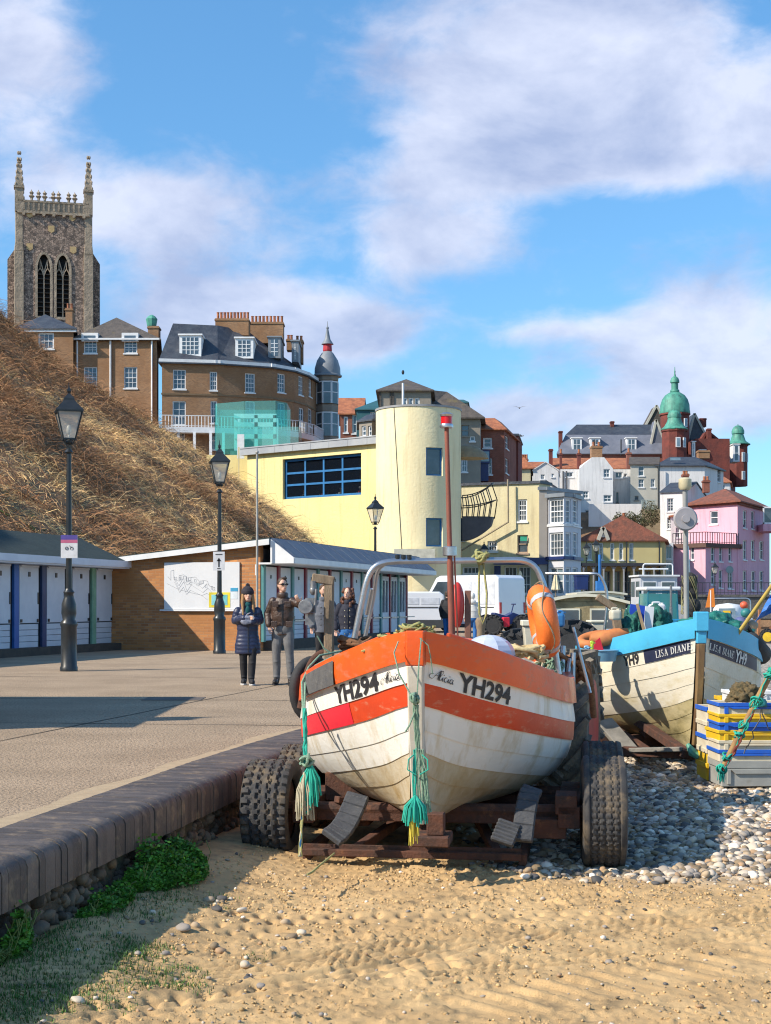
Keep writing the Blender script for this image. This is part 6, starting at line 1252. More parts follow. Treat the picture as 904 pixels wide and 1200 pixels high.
def stem_post(root, h, mat_top, mat_low, split, wtop=.078, wlow=.07, out_=.075):
 for nm, t0, t1, mt, wd in (('stem_head', -.03, split, mat_top, wtop), ('stem', split, 1.0, mat_low, wlow)):
  m = MB(); V = []; n_ = 16
  for i in range(n_+1):
   t = t0+(t1-t0)*i/n_; tc_ = max(0, t); p = h.P(0, tc_, 1); y = p.y; z = p.z+(max(0, -t))*1.3; w_ = wd*(1 if t < .2 else 1-.25*t)
   V += [(-w_, y+.06, z), (-w_*.8, y-out_, z), (w_*.8, y-out_, z), (w_, y+.06, z)]
  m.add(V, [(i*4+a, i*4+a+1, i*4+a+5, i*4+a+4) for i in range(n_) for a in range(3)]+[(0, 1, 2, 3), (n_*4+3, n_*4+2, n_*4+1, n_*4), ]); m.build(nm, mt, root, bevel=.008)
stem_post(boat1, h1_, orange, stemw, .15)
def yfor(h, root, px, k, side):
 a, b_ = .02, h.L*.6; bpy.context.view_layer.update(); Mw = root.matrix_world
 f = lambda y: (lambda p: CX+F*p.x/p.y)(Mw @ h.at(y, k, side))
 for _ in range(40):
  c = (a+b_)/2
  if (f(c) < px) == (side > 0): a = c
  else: b_ = c
 return a
for side, (xa, xb), (xc, xd) in ((1, (502, 533), (537, 598)), (-1, (471, 447), (444, 393))):
 ya, yb_ = yfor(h1_, boat1, xa, 1.5, side), yfor(h1_, boat1, xb, 1.5, side); letter(h1_, '', boat1, print_k, ya, yb_, 1.22, 1.74, side, 'name_lettering', slant=.28, glyphs=stroke_glyphs('Alicia', SC, .02))
 ya, yb_ = yfor(h1_, boat1, xc, 1.5, side), yfor(h1_, boat1, xd, 1.5, side); letter(h1_, 'YH294', boat1, print_k, ya, yb_, 1.05, 1.95, side, bold=.032)
h1_.skin('repair_board', .0, .99, yfor(h1_, boat1, 396, .5, -1), yfor(h1_, boat1, 396, .5, -1)+.75, -1, patchg, .040, boat1)
h1_.skin('repainted_patch', 2.0, 2.99, yfor(h1_, boat1, 412, 2.5, -1), yfor(h1_, boat1, 412, 2.5, -1)+1.1, -1, pinkred, .004, boat1)
m = MB(); y = yfor(h1_, boat1, 655, .5, 1)
for side in (-1, 1): # raised inner coaming
 V = [];
 for j in range(21): yy = .25+1.9*j/20; p = h1_.P(yy/h1_.L, 0, side); q = Vector((p.x-side*.13, p.y, p.z+.02)); V += [q, q+Vector((0, 0, .085)), q+Vector((-side*.03, 0, .085)), q+Vector((-side*.03, 0, 0))]
 m.add(V, [(j*4+a, j*4+(a+1) % 4, (j+1)*4+(a+1) % 4, (j+1)*4+a) for j in range(20) for a in range(4)]+[(0, 1, 2, 3), (83, 82, 81, 80)])
m.build('coaming', orange, boat1, bevel=.006)
m = MB();
for j in range(30):
 y0, y1 = .95+3.7*j/30, .95+3.7*(j+1)/30; u = (y0+y1)/2/h1_.L; w_ = max(.05, h1_.b(u)-.24); m.bx(-w_, y0, .66, w_, y1-.006, .69)
m.build('deck', M('deck_boards', (.34, .28, .21), (.25, .21, .16), sc=5, rough=.85, bump=.4, bsc=30), boat1)
def bw1(px, py, Y): return boat1.matrix_world.inverted() @ P3(px, py, Y)
bpy.context.view_layer.update()
m = MB(); a_ = bw1(531, 790, 11.2); b_ = bw1(523.5, 497, 11.2); m.tube([a_, a_.lerp(b_, .45)], [.028, .026], 10); m.tube([a_.lerp(b_, .45), b_], [.021, .018], 10); m.tube([a_+Vector((.05, 0, 0)), a_.lerp(b_, .5)+Vector((.035, 0, 0))], .008, 6); mast = m.build('mast', M('rusty_red_mast', (.30, .085, .055), (.20, .07, .045), sc=6, rough=.7, bump=.2, bsc=40, stretch=(6, 6, 1)), boat1, smooth=40)
m = MB(); m.lathe([(.052, -.03), (.055, -.015), (.05, 0)], b_, 12); m.build('lamp_ring', steel, mast, smooth=40); m = MB(); m.lathe([(.05, .06), (.055, .075), (.03, .09)], b_, 12); m.build('lamp_cap', steel, mast, smooth=40); m = MB(); m.lathe([(.044, 0), (.044, .06)], b_, 12); m.build('red_lamp', M('red_lens', (.6, .01, .015), rough=.25), mast, smooth=40)
m = MB(); c_ = a_.lerp(b_, .49); m.lathe([(.05, -.035), (.056, -.03), (.056, .035), (.05, .04)], c_, 12); m.build('collar', steel, mast, smooth=40)
def tubes(name, L_, r_, mat, par, n=10, sm=40):
 m = MB()
 for pl in L_: m.tube(pl, r_, n)
 return m.build(name, mat, par, smooth=sm)
def bend(pts, r_=.15, n=6):
 out_ = [Vector(pts[0])]
 for a, b_, c in zip(pts, pts[1:], pts[2:]):
  a, b_, c = Vector(a), Vector(b_), Vector(c); d0 = (a-b_).normalized()*min(r_, (a-b_).length*.45); d1 = (c-b_).normalized()*min(r_, (c-b_).length*.45)
  for i in range(n+1): t = i/n; out_.append(b_+d0*(1-t)**2+d1*t**2)
 return out_+[Vector(pts[-1])]
Ya = 12.2
tubes('arch_frame', [bend([bw1(412, 765, Ya), bw1(431, 672, Ya), bw1(447, 658, Ya), bw1(625, 656, Ya+.2), bw1(640, 690, Ya+.2), bw1(655, 790, Ya+.2)], .16)], .027, steel, boat1, 12)
tubes('arch_brace', [bend([bw1(424, 765, Ya+.3), bw1(438, 700, Ya+.25), bw1(442, 668, Ya+.1), bw1(452, 660, Ya+.05)], .1), [bw1(430, 720, Ya+.2), bw1(436, 690, Ya+.1)]], .018, steel, boat1, 10)
m = MB()
for px in (466, 473, 480): p = bw1(px, 655, Ya+.02); m.tube([p, p+Vector((0, 0, .035))], .02, 8)
m.build('arch_fitting', black, boat1);
hp_ = MB(); a_ = bw1(385.5, 800, 11.6); b_ = bw1(386, 682, 11.6); hp_.bar(a_, b_, .075, .075, up=(0, 1, 0)); c_ = bw1(392, 681, 11.6); d_ = bw1(366, 677, 11.6); hp_.bar(c_, d_, .075, .085, up=(0, 1, 0)); hau = hp_.build('hauler_post', wood_g, boat1, bevel=.008)
m = MB(); p = bw1(367, 692, 11.55); m.tube([bw1(367, 681, 11.55), p], .022, 8); m.sph(p, .028, .024, .04); m.bx(p.x-.06, p.y-.03, p.z-.28, p.x+.01, p.y+.03, p.z-.06); m.lathe([(.055, -.035), (.06, -.03), (.03, 0), (.06, .03), (.055, .035)], bw1(359, 711, 11.5), 16, M=Matrix.Rotation(R(90), 3, 'X')); m.tube([bw1(357, 706, 11.5), bw1(357, 718, 11.5), bw1(369, 718, 11.5), bw1(371, 690, 11.5)], .012, 6); m.build('hauler_block', M('worn_iron', (.16, .16, .17), (.3, .3, .3), sc=20, rough=.5, metal=.6), hau, smooth=40)
rope_y = M('yellow_green_rope', (.42, .36, .12), (.20, .24, .12), sc=60, rough=.9, bump=.6, bsc=120)
rope_g = M('pale_green_rope', (.25, .36, .25), (.13, .24, .18), sc=55, rough=.9, bump=.6, bsc=120)
rope_t = M('teal_twine', (.02, .42, .30), (.015, .30, .23), sc=20, rough=.8, bump=.5, bsc=100); rope_w = M('cream_twine', (.52, .46, .33), (.36, .32, .22), sc=20, rough=.9, bump=.5, bsc=100)
rope_b = M('brown_rope', (.28, .13, .06), (.16, .08, .04), sc=30, rough=.9, bump=.5, bsc=100)
rr = random.Random(11)
def wig(p, q, sag=0, n=12, j=.006):
 p, q = Vector(p), Vector(q); return [p.lerp(q, i/n)+Vector((rr.uniform(-j, j), rr.uniform(-j, j), rr.uniform(-j, j)-sag*math.sin(math.pi*i/n))) for i in range(n+1)]
def coil(m, c, R_, r_, n, jit, tilt=.5, flat=.6):
 for k in range(n):
  th = rr.uniform(0, 6.28); ax = Matrix.Rotation(rr.uniform(-tilt, tilt), 3, 'X') @ Matrix.Rotation(rr.uniform(-tilt, tilt), 3, 'Y'); q = Vector(c)+Vector((rr.uniform(-jit, jit), rr.uniform(-jit, jit), rr.uniform(0, jit))); RR = R_*rr.uniform(.6, 1.15)
  m.tube([q+ax @ Vector((RR*math.cos(th+a), RR*flat*math.sin(th+a), rr.uniform(-.004, .004))) for a in np.linspace(0, rr.uniform(4.5, 6.6), 16)], r_, 6)
def tassel(m, p, L_, w_, n, r_, mi=0):
 for k in range(n):
  a = rr.uniform(0, 6.28); s_ = w_*rr.random()**.5; e_ = L_*rr.uniform(.75, 1.05); m.tube([Vector(p), Vector(p)+Vector((math.cos(a)*s_*.8, math.sin(a)*s_*.5, -e_*.45)), Vector(p)+Vector((math.cos(a)*s_, math.sin(a)*s_*.6, -e_))], [r_, r_, r_*.6], 4, mi)
bow = P3(488, 745, 9.68)
rp = empty('rope_bundle', bow, 0, 'yellow green rope knotted over the bow of the orange boat, teal tassel below', 'rope'); W0 = bow
def rl(px, py, Y): return P3(px, py, Y)-W0
m = MB(); coil(m, rl(482, 741, 9.85), .085, .0085, 16, .035); coil(m, rl(455, 750, 9.95), .06, .0085, 7, .03); coil(m, rl(500, 742, 9.85), .06, .008, 7, .03)
for k in range(6): m.tube(wig(rl(470+k*2, 745, 9.9), rl(424+k*3, 764-k, 10.0), -.01, 8, .008), .008, 6)
for k in range(3): m.tube(wig(rl(478, 742, 9.8), rl(500+4*k, 748, 9.85), .02, 6, .01), .009, 6)
m.build('bow_coil', rope_y, rp, smooth=60)
m = MB()
m.tube([rl(467, 752, 9.68), rl(462, 765, 9.60), rl(468, 790, 9.58), rl(482, 815, 9.55), rl(486, 823, 9.52)], .0055, 6); m.tube([rl(494, 748, 9.60), rl(491, 780, 9.55), rl(489, 815, 9.53)], .0055, 6)
coil(m, rl(486, 820, 9.50), .030, .009, 8, .02, 1.4, 1);
for k in range(6): m.tube(wig(rl(484+k*1.2, 826, 9.50), rl(488+k*.9, 880, 9.54), 0, 8, .004), .006, 6)
m.tube([rl(486, 835, 9.5), rl(480, 850, 9.47), rl(475, 858, 9.47)], .006, 5)
m.tube([rl(492, 748, 9.62), rl(502, 756, 9.6), rl(505, 770, 9.62), rl(507, 790, 9.64)], .004, 5)
m.build('hanging_line', rope_g, rp, smooth=60)
m = MB(); m.mi = 0
for sg in (-1, 1): m.tube([rl(490+sg*2, 882, 9.53), rl(490+sg*11, 890, 9.5), rl(490+sg*12, 902, 9.5), rl(490+sg*2, 908, 9.5)], .005, 5)
for k in range(7): m.tube(wig(rl(486+k*1.6, 878, 9.52), rl(484+k*3, 938, 9.54), 0, 8, .005), .0075, 6, 0 if k < 2 else 1)
for k in range(5): m.tube(wig(rl(495+k, 900, 9.52), rl(499+k*1.5, 952, 9.55), 0, 7, .005), .006, 5, 1)
tassel(m, rl(487, 932, 9.50), .20, .095, 60, .0065, 0); tassel(m, rl(485, 950, 9.48), .22, .04, 16, .005, 2)
m.build('bow_tassel', [rope_t, rope_g, M('yellow_twine', (.66, .52, .06), (.5, .42, .06), sc=20, rough=.9)], rp, smooth=60)
sd = P3(357, 792, 11.3); rp2 = empty('rope_bundle', sd, 0, 'green and teal rope with frayed cream tassel on the orange boat\'s left side', 'rope'); W0 = sd
m = MB(); m.mi = 0
m.tube([rl(404, 765, 11.5), rl(385, 772, 11.35), rl(366, 782, 11.2), rl(358, 798, 11.05), rl(357, 830, 10.6), rl(358, 880, 10.45), rl(359, 890, 10.45)], .009, 7, 0)
m.tube([rl(400, 763, 11.55), rl(375, 768, 11.4), rl(362, 782, 11.15), rl(354, 800, 11.0), rl(356, 850, 10.5), rl(360, 893, 10.45)], .009, 7, 0); m.tube([rl(372, 745, 11.5), rl(380, 760, 11.5), rl(392, 768, 11.5)], .007, 6, 0)
for k in range(3): m.tube(wig(rl(357+k, 830, 10.5), rl(357+k, 895, 10.42), 0, 10, .008), .010, 6, 1)
coil(m, rl(359, 893, 10.42), .04, .012, 7, .02, 1.4, 1);
m.mi = 2; tassel(m, rl(357, 905, 10.40), .34, .075, 36, .007, 2); tassel(m, rl(364, 895, 10.40), .30, .085, 44, .008, 1); m.tube([rl(364, 920, 10.40), rl(364, 948, 10.40), rl(358, 953, 10.40)], .010, 6, 1)
for k in range(5): m.tube(wig(rl(356-k*.4, 930, 10.40), rl(351+k*.5, 1003, 10.32), 0, 10, .006), .008, 6, [3, 0, 2, 4, 3][k])
m.build('side_tassel', [rope_g, rope_t, rope_w, rope_y, M('blue_twine', (.03, .16, .35), rough=.9)], rp2, smooth=60)
m = MB(); W0 = P3(365, 1020, 9.2); m.tube([rl(392, 1000, 9.9), rl(385, 1006, 9.7), rl(375, 1014, 9.5), rl(366, 1022, 9.3), rl(360, 1025, 9.2)], [.006, .008, .007, .009, .006], 6)
tag(m.build('rope_end', rope_y, None, loc=W0, smooth=60), 'short yellow rope end lying on the sand before the trailer', 'rope')
def flake(name, c, lab, cat, mat, R_, r_, n, jit): m = MB(); coil(m, (0, 0, 0), R_, r_, n, jit); return tag(m.build(name, mat, None, loc=c, smooth=60), lab, cat)
flake('rope_coil', P3(420, 760, 11.7), 'rusty brown rope coil lying along the left rail of the orange boat', 'rope', rope_b, .13, .016, 12, .05)
flake('rope_coil', P3(618, 768, 11.9), 'pale yellow rope heap inside the orange boat by the lifebuoy', 'rope', M('pale_rope', (.58, .48, .26), (.4, .33, .18), sc=30, rough=.9), .14, .016, 14, .05)
m = MB(); c_ = P3(377, 770, 11.35); m.lathe([(0, 0)], (0, 0, 0), 4) if False else None
m.tube([Vector((.15*math.cos(a), .10*math.cos(a), .24*math.sin(a))) for a in np.linspace(0, 6.283, 30)[:-1]], .045, 10, closed=True); tag(m.build('ring_fender', rubber, None, loc=P3(367, 808, 11.9), smooth=60), 'black rubber ring fender hung against the left quarter of the orange boat', 'fender')
tubes('side_pipe', [bend([bw1(352, 830, 11.75), bw1(362, 775, 11.75), bw1(384, 760, 11.75), bw1(390, 790, 11.75)], .2)], .028, rust, boat1)
m = MB(); m.tube([Vector((-.03, 0, 0)), Vector((-.035, 0, -.30)), Vector((-.03, 0, -.48)), Vector((.0, 0, -.56)), Vector((.03, 0, -.48)), Vector((.035, 0, -.3)), Vector((.0, 0, 0))], .020, 6, sq=.5); coil(m, (-.02, 0, .0), .055, .014, 9, .02, 1.2, 1)
tag(m.build('rope_sling', rope_y, None, loc=P3(566, 655, 12.35), smooth=60), 'olive webbing sling looped over the steel arch of the orange boat', 'sling')
m = MB(); n = 10
for q in range(n):
 a0, a1 = math.pi*2*q/n, math.pi*2*(q+1)/n
 for i in range(6):
  e0, e1 = i*math.pi/12, (i+1)*math.pi/12; P = lambda a, e, am: Vector((.22*math.cos(e)*math.cos(a)*am, .22*math.cos(e)*math.sin(a)*am, .17*math.sin(e)))
  am_ = (a0+a1)/2; m.add([P(a0, e0, 1), P(am_, e0, .94), P(a1, e0, 1), P(a1, e1, 1), P(am_, e1, .94), P(a0, e1, 1)], [(0, 1, 4, 5), (1, 2, 3, 4)])
tag(m.build('silver_umbrella', M('silver_cloth', (.55, .60, .72), (.42, .48, .62), sc=8, rough=.35), None, loc=P3(573, 768, 11.7), smooth=30), 'silver blue ribbed dome cover peeping over the rail of the orange boat', 'cover')
def lifebuoy(loc, rx, mat, band, label, rot, R_=.29, r_=.075):
 t = empty('lifebuoy', loc, 0, label, 'lifebuoy'); t.rotation_euler = rot; m = MB(); m.tube([Vector((0, R_*math.cos(a), R_*rx*math.sin(a))) for a in np.linspace(0, 6.283, 41)[:-1]], r_, 14, closed=True); m.build('ring', mat, t, smooth=180)
 for a in (R(-50), R(130), R(50), R(-130)):
  m = MB(); m.tube([Vector((0, R_*math.cos(a+d), R_*rx*math.sin(a+d))) for d in np.linspace(-.09, .09, 5)], r_+.004, 14); m.build('reflective_band', band, t, smooth=50)
 m = MB()
 for sg in (-1, 1): m.tube([Vector((sg*.0+.03*math.sin(a*4), (R_+r_+.012+.02*math.sin(4*a))*math.cos(a), (R_+r_+.012+.02*math.sin(4*a))*rx*math.sin(a))) for a in np.linspace(0, 6.283, 61)], .006, 5)
 m.build('grab_line', rope_w, t, smooth=60); return t
lorange = M('lifebuoy_orange', (.88, .20, .03), (.76, .16, .03), sc=5, rough=.5, bump=.2, bsc=30, dirt=((.60, .30, .18), 4, .6, .85)); lb = M('reflective_grey', (.50, .52, .56), rough=.3)
lifebuoy(P3(637, 728, 12.15), 1.02, lorange, lb, 'orange lifebuoy with grey reflective band hung edge on from the steel arch', (R(4), R(-9), R(1)), .215, .10)
m = MB(); a_ = P3(537.5, 745, 26); ls = empty('lifebuoy_post', (a_.x, a_.y, 0), 0, 'red lifebuoy housing on a brown post on the promenade beyond the orange boat', 'lifebuoy station'); z_ = lambda py: ZZ(py, 26)
m.bar((.17, 0, 0), (.17, 0, z_(692)), .11, .09, up=(0, 1, 0)); m.build('post', M('brown_post', (.22, .10, .07), (.16, .08, .055), sc=5, rough=.8), ls, bevel=.01)
m = MB(); zc_ = (z_(682)+z_(736))/2; hh = (z_(682)-z_(736))/2; m.sph((-.02, 0, zc_), .13, .16, hh, 20, 12); m.build('buoy_housing', M('housing_red', (.62, .045, .03), (.52, .035, .03), sc=3, rough=.4), ls, smooth=180)
tyre_m = M('tyre_rubber', (.035, .035, .038), (.055, .052, .05), sc=14, rough=.85, bump=.4, bsc=70, dirt=((.19, .14, .085), 6, .49, .72))
def tyre(parent, Rr, W_, style='zig', rim_m=None, name='tyre', mud=None):
 """axis along local x"""
 n = 180; k = 26; V = []; inr = Rr*.60
 prof = []
 for j in range(k+1):
  v = -1+2*j/k; prof.append((v, Rr-.012*Rr/.4-max(0, abs(v)-.8)**1.5*Rr*.28))
 rows = []
 side = lambda s_: [(s_*W_*.5*.98, Rr*.95), (s_*W_*.54, Rr*.84), (s_*W_*.52, Rr*.72), (s_*W_*.44, inr), (s_*W_*.40, inr*.97)]
 for i in range(n):
  a = 2*math.pi*i/n; row = []
  for (x, r_) in side(-1)[::-1]: row.append((x, r_))
  for (v, r_) in prof:
   gz_ = 0
   if style == 'zig':
    for c in (-.62, -.2, .2, .62):
     if abs(v-c-.055*(1 if (i//3) % 2 else -1)) < .065: gz_ = .022
    if abs(v) > .55 and (i % 6) < 2: gz_ = .022
   elif style == 'road':
    for c in (-.68, -.34, 0, .34, .68):
     if abs(v-c-.03*(1 if (i//2) % 2 else -1)) < .05: gz_ = .014
    if (i % 3) == 0 and abs(v) < .62: gz_ = max(gz_, .006)
   row.append((v*W_*.5, r_-gz_))
  for (x, r_) in side(1): row.append((x, r_))
  rows.append([(x, r_*math.cos(a), r_*math.sin(a)) for x, r_ in row])
 q = len(rows[0]); V = [p for r_ in rows for p in r_]; F_ = [(i*q+j, i*q+j+1, ((i+1) % n)*q+j+1, ((i+1) % n)*q+j) for i in range(n) for j in range(q-1)]
 m = MB(); m.add(V, F_); t = m.build(name, mud or tyre_m, parent, smooth=32)
 m = MB(); RX = Matrix.Rotation(R(90), 3, 'Y'); h = W_*.36
 m.lathe([(inr, -h), (inr*1.02, -h), (inr*.92, -h*.8), (inr*.88, -h*.1), (inr*.5, .0), (inr*.3, .02), (inr*.28, h*.5), (0, h*.55)], n=28, M=RX); m.lathe([(inr, h), (inr*1.02, h), (inr*.92, h*.8), (inr*.88, h*.1), (inr*.5, .02)], n=28, M=RX)
 for q_ in range(5): a = q_*2*math.pi/5; m.tube([(-h*.4, inr*.42*math.cos(a), inr*.42*math.sin(a)), (h*.35, inr*.42*math.cos(a), inr*.42*math.sin(a))], .013, 6)
 m.build('rim', rim_m or rust, parent, smooth=40); return t
def make_wheel(parent, loc, rz, Rr, W_, style, rim=None):
 w_ = empty('wheel', loc, rz); w_.parent = parent; tyre(w_, Rr, W_, style, rim); return w_
tr_rz = -math.atan2(.35, 2.5)
wl_ = Vector((-.876, 10.9)); wr_ = Vector((1.63, 10.55)); mid_ = (wl_+wr_)/2
tr = empty('boat_trailer', (mid_.x, mid_.y, -.64), tr_rz, 'rusty steel boat trailer on four chunky tyres under the orange and white boat', 'boat trailer')
tl = lambda px, py, Y: (Matrix.Translation((mid_.x, mid_.y, -.64)) @ Matrix.Rotation(tr_rz, 4, 'Z')).inverted() @ P3(px, py, Y)
make_wheel(tr, (-1.25, 0, .375), 0, .39, .34, 'zig'); make_wheel(tr, (-1.25+.02, 1.08, .385), 0, .39, .32, 'zig')
make_wheel(tr, (1.25, 0, .405), R(2), .425, .30, 'road'); make_wheel(tr, (1.25, .93, .42), R(2), .43, .30, 'road')
m = MB(); B_ = m.bx
B_(-1.02, -.04, .30, 1.05, .08, .40); B_(-1.02, .85, .26, 1.05, 1.0, .40); B_(-1.06, -.2, .30, -.90, 1.3, .46); B_(.92, -.2, .30, 1.08, 1.3, .46)
B_(-.95, -.40, .09, .66, -.34, .14); B_(-.95, -.335, .08, .66, -.325, .17);
B_(-.62, .1, .24, -.52, 4.6, .34); B_(.42, .1, .24, .52, 4.6, .34); B_(-.62, 2.4, .26, .52, 2.5, .36); B_(-.62, 4.4, .26, .52, 4.5, .36)
m.bar((-.6, -.35, .10), (-.20, .9, .30), .07, .07); m.bar((.5, -.35, .10), (.2, .9, .30), .07, .07); m.bar((-.75, -.05, .46), (-.35, .3, .36), .07, .05)
B_(.72, -.18, .22, .98, .1, .36); B_(.90, -.2, .40, 1.06, .1, .54); B_(.64, -.36, .05, .70, 1.2, .13); B_(-.95, -.36, .05, -.89, 1.2, .13); B_(-.9, .3, .4, -.55, .8, .62)
m.tube([(-1.2, 0, .385), (1.2, 0, .40)], .05, 10); m.tube([(-1.2, 1.08, .395), (1.2, .93, .42)], .05, 10)
m.build('frame', rust, tr, bevel=.006)
rr = random.Random(2);
skm = M('black_skid_rubber', (.035, .038, .045), (.06, .062, .068), sc=6, rough=.7, bump=.5, bsc=30, stretch=(1, 4, 1), dirt=((.16, .145, .12), 9, .58, .8))
def skid(p, q, w_, t, twist=0, nm='skid', mat=skm):
 m = MB(); p, q = Vector(p), Vector(q); n_ = 6
 for i in range(n_):
  a = p.lerp(q, i/n_)+Vector((0, 0, -.03*math.sin(math.pi*i/n_)*twist)); b_ = p.lerp(q, (i+1)/n_)+Vector((0, 0, -.03*math.sin(math.pi*(i+1)/n_)*twist)); m.bar(a, b_+(b_-a)*.06, w_, t, up=(0, -.9, .42))
 return m.build(nm, mat, tr, bevel=.01)
skid(tl(388, 982, 10.05), tl(420, 932, 10.35), .17, .05, 2); skid(tl(612, 986, 10.0), tl(624, 926, 10.3), .15, .06, -3); skid(tl(588, 988, 9.95), tl(598, 964, 10.05), .17, .05, 0)
m = MB(); a_ = tl(505, 988, 9.75); m.bx(a_.x-.13, a_.y-.06, a_.z-.02, a_.x+.13, a_.y+.25, a_.z+.05); m.bx(a_.x-.03, a_.y, a_.z+.05, a_.x+.09, a_.y+.12, a_.z+.20); m.build('stem_block', rust, tr, bevel=.008)
m = MB(); a_ = tl(484, 955, 10.3); m.build('x', wood_g, tr) if False else None
def lump(name, c, r_, mat, lab, cat, n=3, sq=(1, 1, .6)):
 bm = bmesh.new(); bmesh.ops.create_icosphere(bm, subdivisions=4, radius=1)
 for v in bm.verts:
  d = mnoise.fractal(v.co*1.7+Vector(c), .8, 2.0, 4)*.45; v.co = Vector((v.co.x*sq[0], v.co.y*sq[1], v.co.z*sq[2]))*r_*(1+d)
 me = bpy.data.meshes.new(name); bm.to_mesh(me); bm.free(); me.materials.append(mat); me.shade_smooth(); o = bpy.data.objects.new(name, me); col.objects.link(o); o.location = c
 return tag(o, lab, cat)
tk = empty('tractor', (.80, 14.45, -.66), R(-14), 'old muddy tractor behind the orange boat showing one big lugged wheel with crimson rim', 'tractor')
mudm = M('muddy_tyre', (.24, .20, .15), (.09, .085, .08), sc=5, rough=.95, bump=.8, bsc=25, dirt=((.34, .27, .18), 7, .5, .72))
def lug_wheel(parent, loc, Rr, W_, rim_m, nm='wheel', lugs=20, mud=mudm):
 w_ = empty(nm, loc, 0); w_.parent = parent; m = MB(); RX = Matrix.Rotation(R(90), 3, 'Y')
 pr = [(Rr*.58, -W_*.42), (Rr*.75, -W_*.52), (Rr*.90, -W_*.5), (Rr*.94, -W_*.3), (Rr*.95, 0), (Rr*.94, W_*.3), (Rr*.90, W_*.5), (Rr*.75, W_*.52), (Rr*.58, W_*.42)]
 m.lathe(pr, n=56, M=RX)
 for i in range(lugs):
  for s_ in (-1, 1):
   a = 2*math.pi*(i+(.5 if s_ > 0 else 0))/lugs; P = lambda x, da, r_: Vector((x, r_*math.cos(a+da), r_*math.sin(a+da))); da = .30*.75/Rr*W_/.4
   m.bar(P(s_*W_*.04, 0, Rr*.965), P(s_*W_*.52, -da, Rr*.955), .055, .10, up=P(0, 0, 1)); m.bar(P(s_*W_*.50, -da, Rr*.93), P(s_*W_*.53, -da*1.15, Rr*.80), .05, .07, up=P(0, 0, 1))
 m.build('tyre', mud, w_, smooth=35); m = MB()
 m.lathe([(Rr*.62, -W_*.50), (Rr*.55, -W_*.47), (Rr*.5, -.06), (Rr*.2, -.05), (Rr*.18, .1), (Rr*.5, .06), (Rr*.55, W_*.47), (Rr*.62, W_*.50)], n=36, M=RX); m.build('rim', rim_m, w_, smooth=40); return w_
crim = M('crimson_rim', (.45, .012, .04), (.3, .01, .03), rough=.5)
lug_wheel(tk, (1.08, .0, .74), .76, .46, crim); lug_wheel(tk, (-.72, .0, .74), .76, .40, crim)
m = MB(); m.bx(-.35, -.4, .55, .40, 2.6, 1.0); m.bx(-.28, .5, 1.0, .32, 2.6, 1.22); m.tube([(-.8, 0, .74), (1.0, 0, .74)], .09, 10); m.build('body', M('tractor_paint', (.10, .12, .14), rough=.6), tk, bevel=.04, seg=2)
lug_wheel(tk, (-.6, 2.5, .42), .42, .22, crim, lugs=14); lug_wheel(tk, (.66, 2.5, .42), .42, .22, crim, lugs=14)
cl = P3(650, 772, 12.9); gear = empty('gear_rack', cl, 0, 'steel pipes with rusty brown hoses and ropes behind the orange boat\'s right rail', 'fishing gear'); W0 = cl
m = MB();
for (x0, y0, x1, y1) in ((659, 800, 660, 757), (671, 812, 672, 765), (664, 800, 668, 772), (692, 812, 672, 735)): m.tube([rl(x0, y0, 12.7), rl(x1, y1, 12.75)], .026 if x0 < 690 else .014, 8)
m.build('pipe', steel, gear, smooth=40)
m = MB()
for k in range(6): m.tube(wig(rl(628+k*3, 766+rr.random()*4, 12.6), rl(662+k*5, 778+k*4, 12.9), rr.uniform(-.10, .05), 10, .015), .022, 7)
coil(m, rl(668, 790, 12.9), .12, .018, 14, .10, 1.3, 1); m.tube([rl(675, 765, 12.8), rl(690, 785, 12.8), rl(694, 815, 12.9), rl(696, 840, 13)], .03, 8); m.build('brown_hose', rope_b, gear, smooth=60)
m = MB(); coil(m, rl(644, 788, 12.5), .10, .009, 26, .06, 1.3, 1); m.build('green_twine', rope_g, gear, smooth=60); m = MB(); coil(m, rl(640, 790, 12.55), .09, .009, 16, .06, 1.3, 1); m.build('pale_twine', rope_w, gear, smooth=60)
boat2 = empty('fishing_boat', (3.37, 15.2, -.29), -math.atan2(.06, 2.2), 'sky blue and white clinker fishing boat lettered Lisa Diane YH9 on the shingle', 'fishing boat')
h2_ = Hull(lp=.7, L=5.8, B=1.07, zb=1.40, zm=1.04, zs=1.2);
hullb = M('hull_cream_stained', (.76, .71, .59), (.68, .61, .47), sc=1.4, rough=.5, bump=.12, bsc=14, dirt=((.46, .34, .10), 2.2, .52, .8, (1, 1, 2)))
hully = M('hull_green_algae', (.52, .44, .26), (.40, .33, .16), sc=2, rough=.6, bump=.15, bsc=14, dirt=((.14, .12, .05), 3, .5, .75, (1, 1, 2)))
skyb = M('sky_blue_gunwale', (.08, .46, .72), (.06, .38, .62), sc=2, rough=.45, dirt=((.10, .30, .42), 4, .6, .9), bump=.1, bsc=20); nband = M('navy_name_band', (.018, .025, .06), (.03, .035, .07), sc=5, rough=.5)
make_hull(boat2, h2_, [hullb, hullb, hullb, hullb, hullb, hully, hully, hully], skyb, rust, rail_k=1.0, rail_off=.03)
stem_post(boat2, h2_, skyb, M('stem_brown', (.30, .19, .08), (.13, .07, .035), sc=3, rough=.6, stretch=(3, 3, .7)), .17, .062, .05, .07)
m = MB(); n_ = h2_.P(0, 0, 1); m.bx(-.072, n_.y-.09, n_.z-.1, .072, n_.y+.07, n_.z+.11); m.build('stem_cap', skyb, boat2, bevel=.01)
bpy.context.view_layer.update()
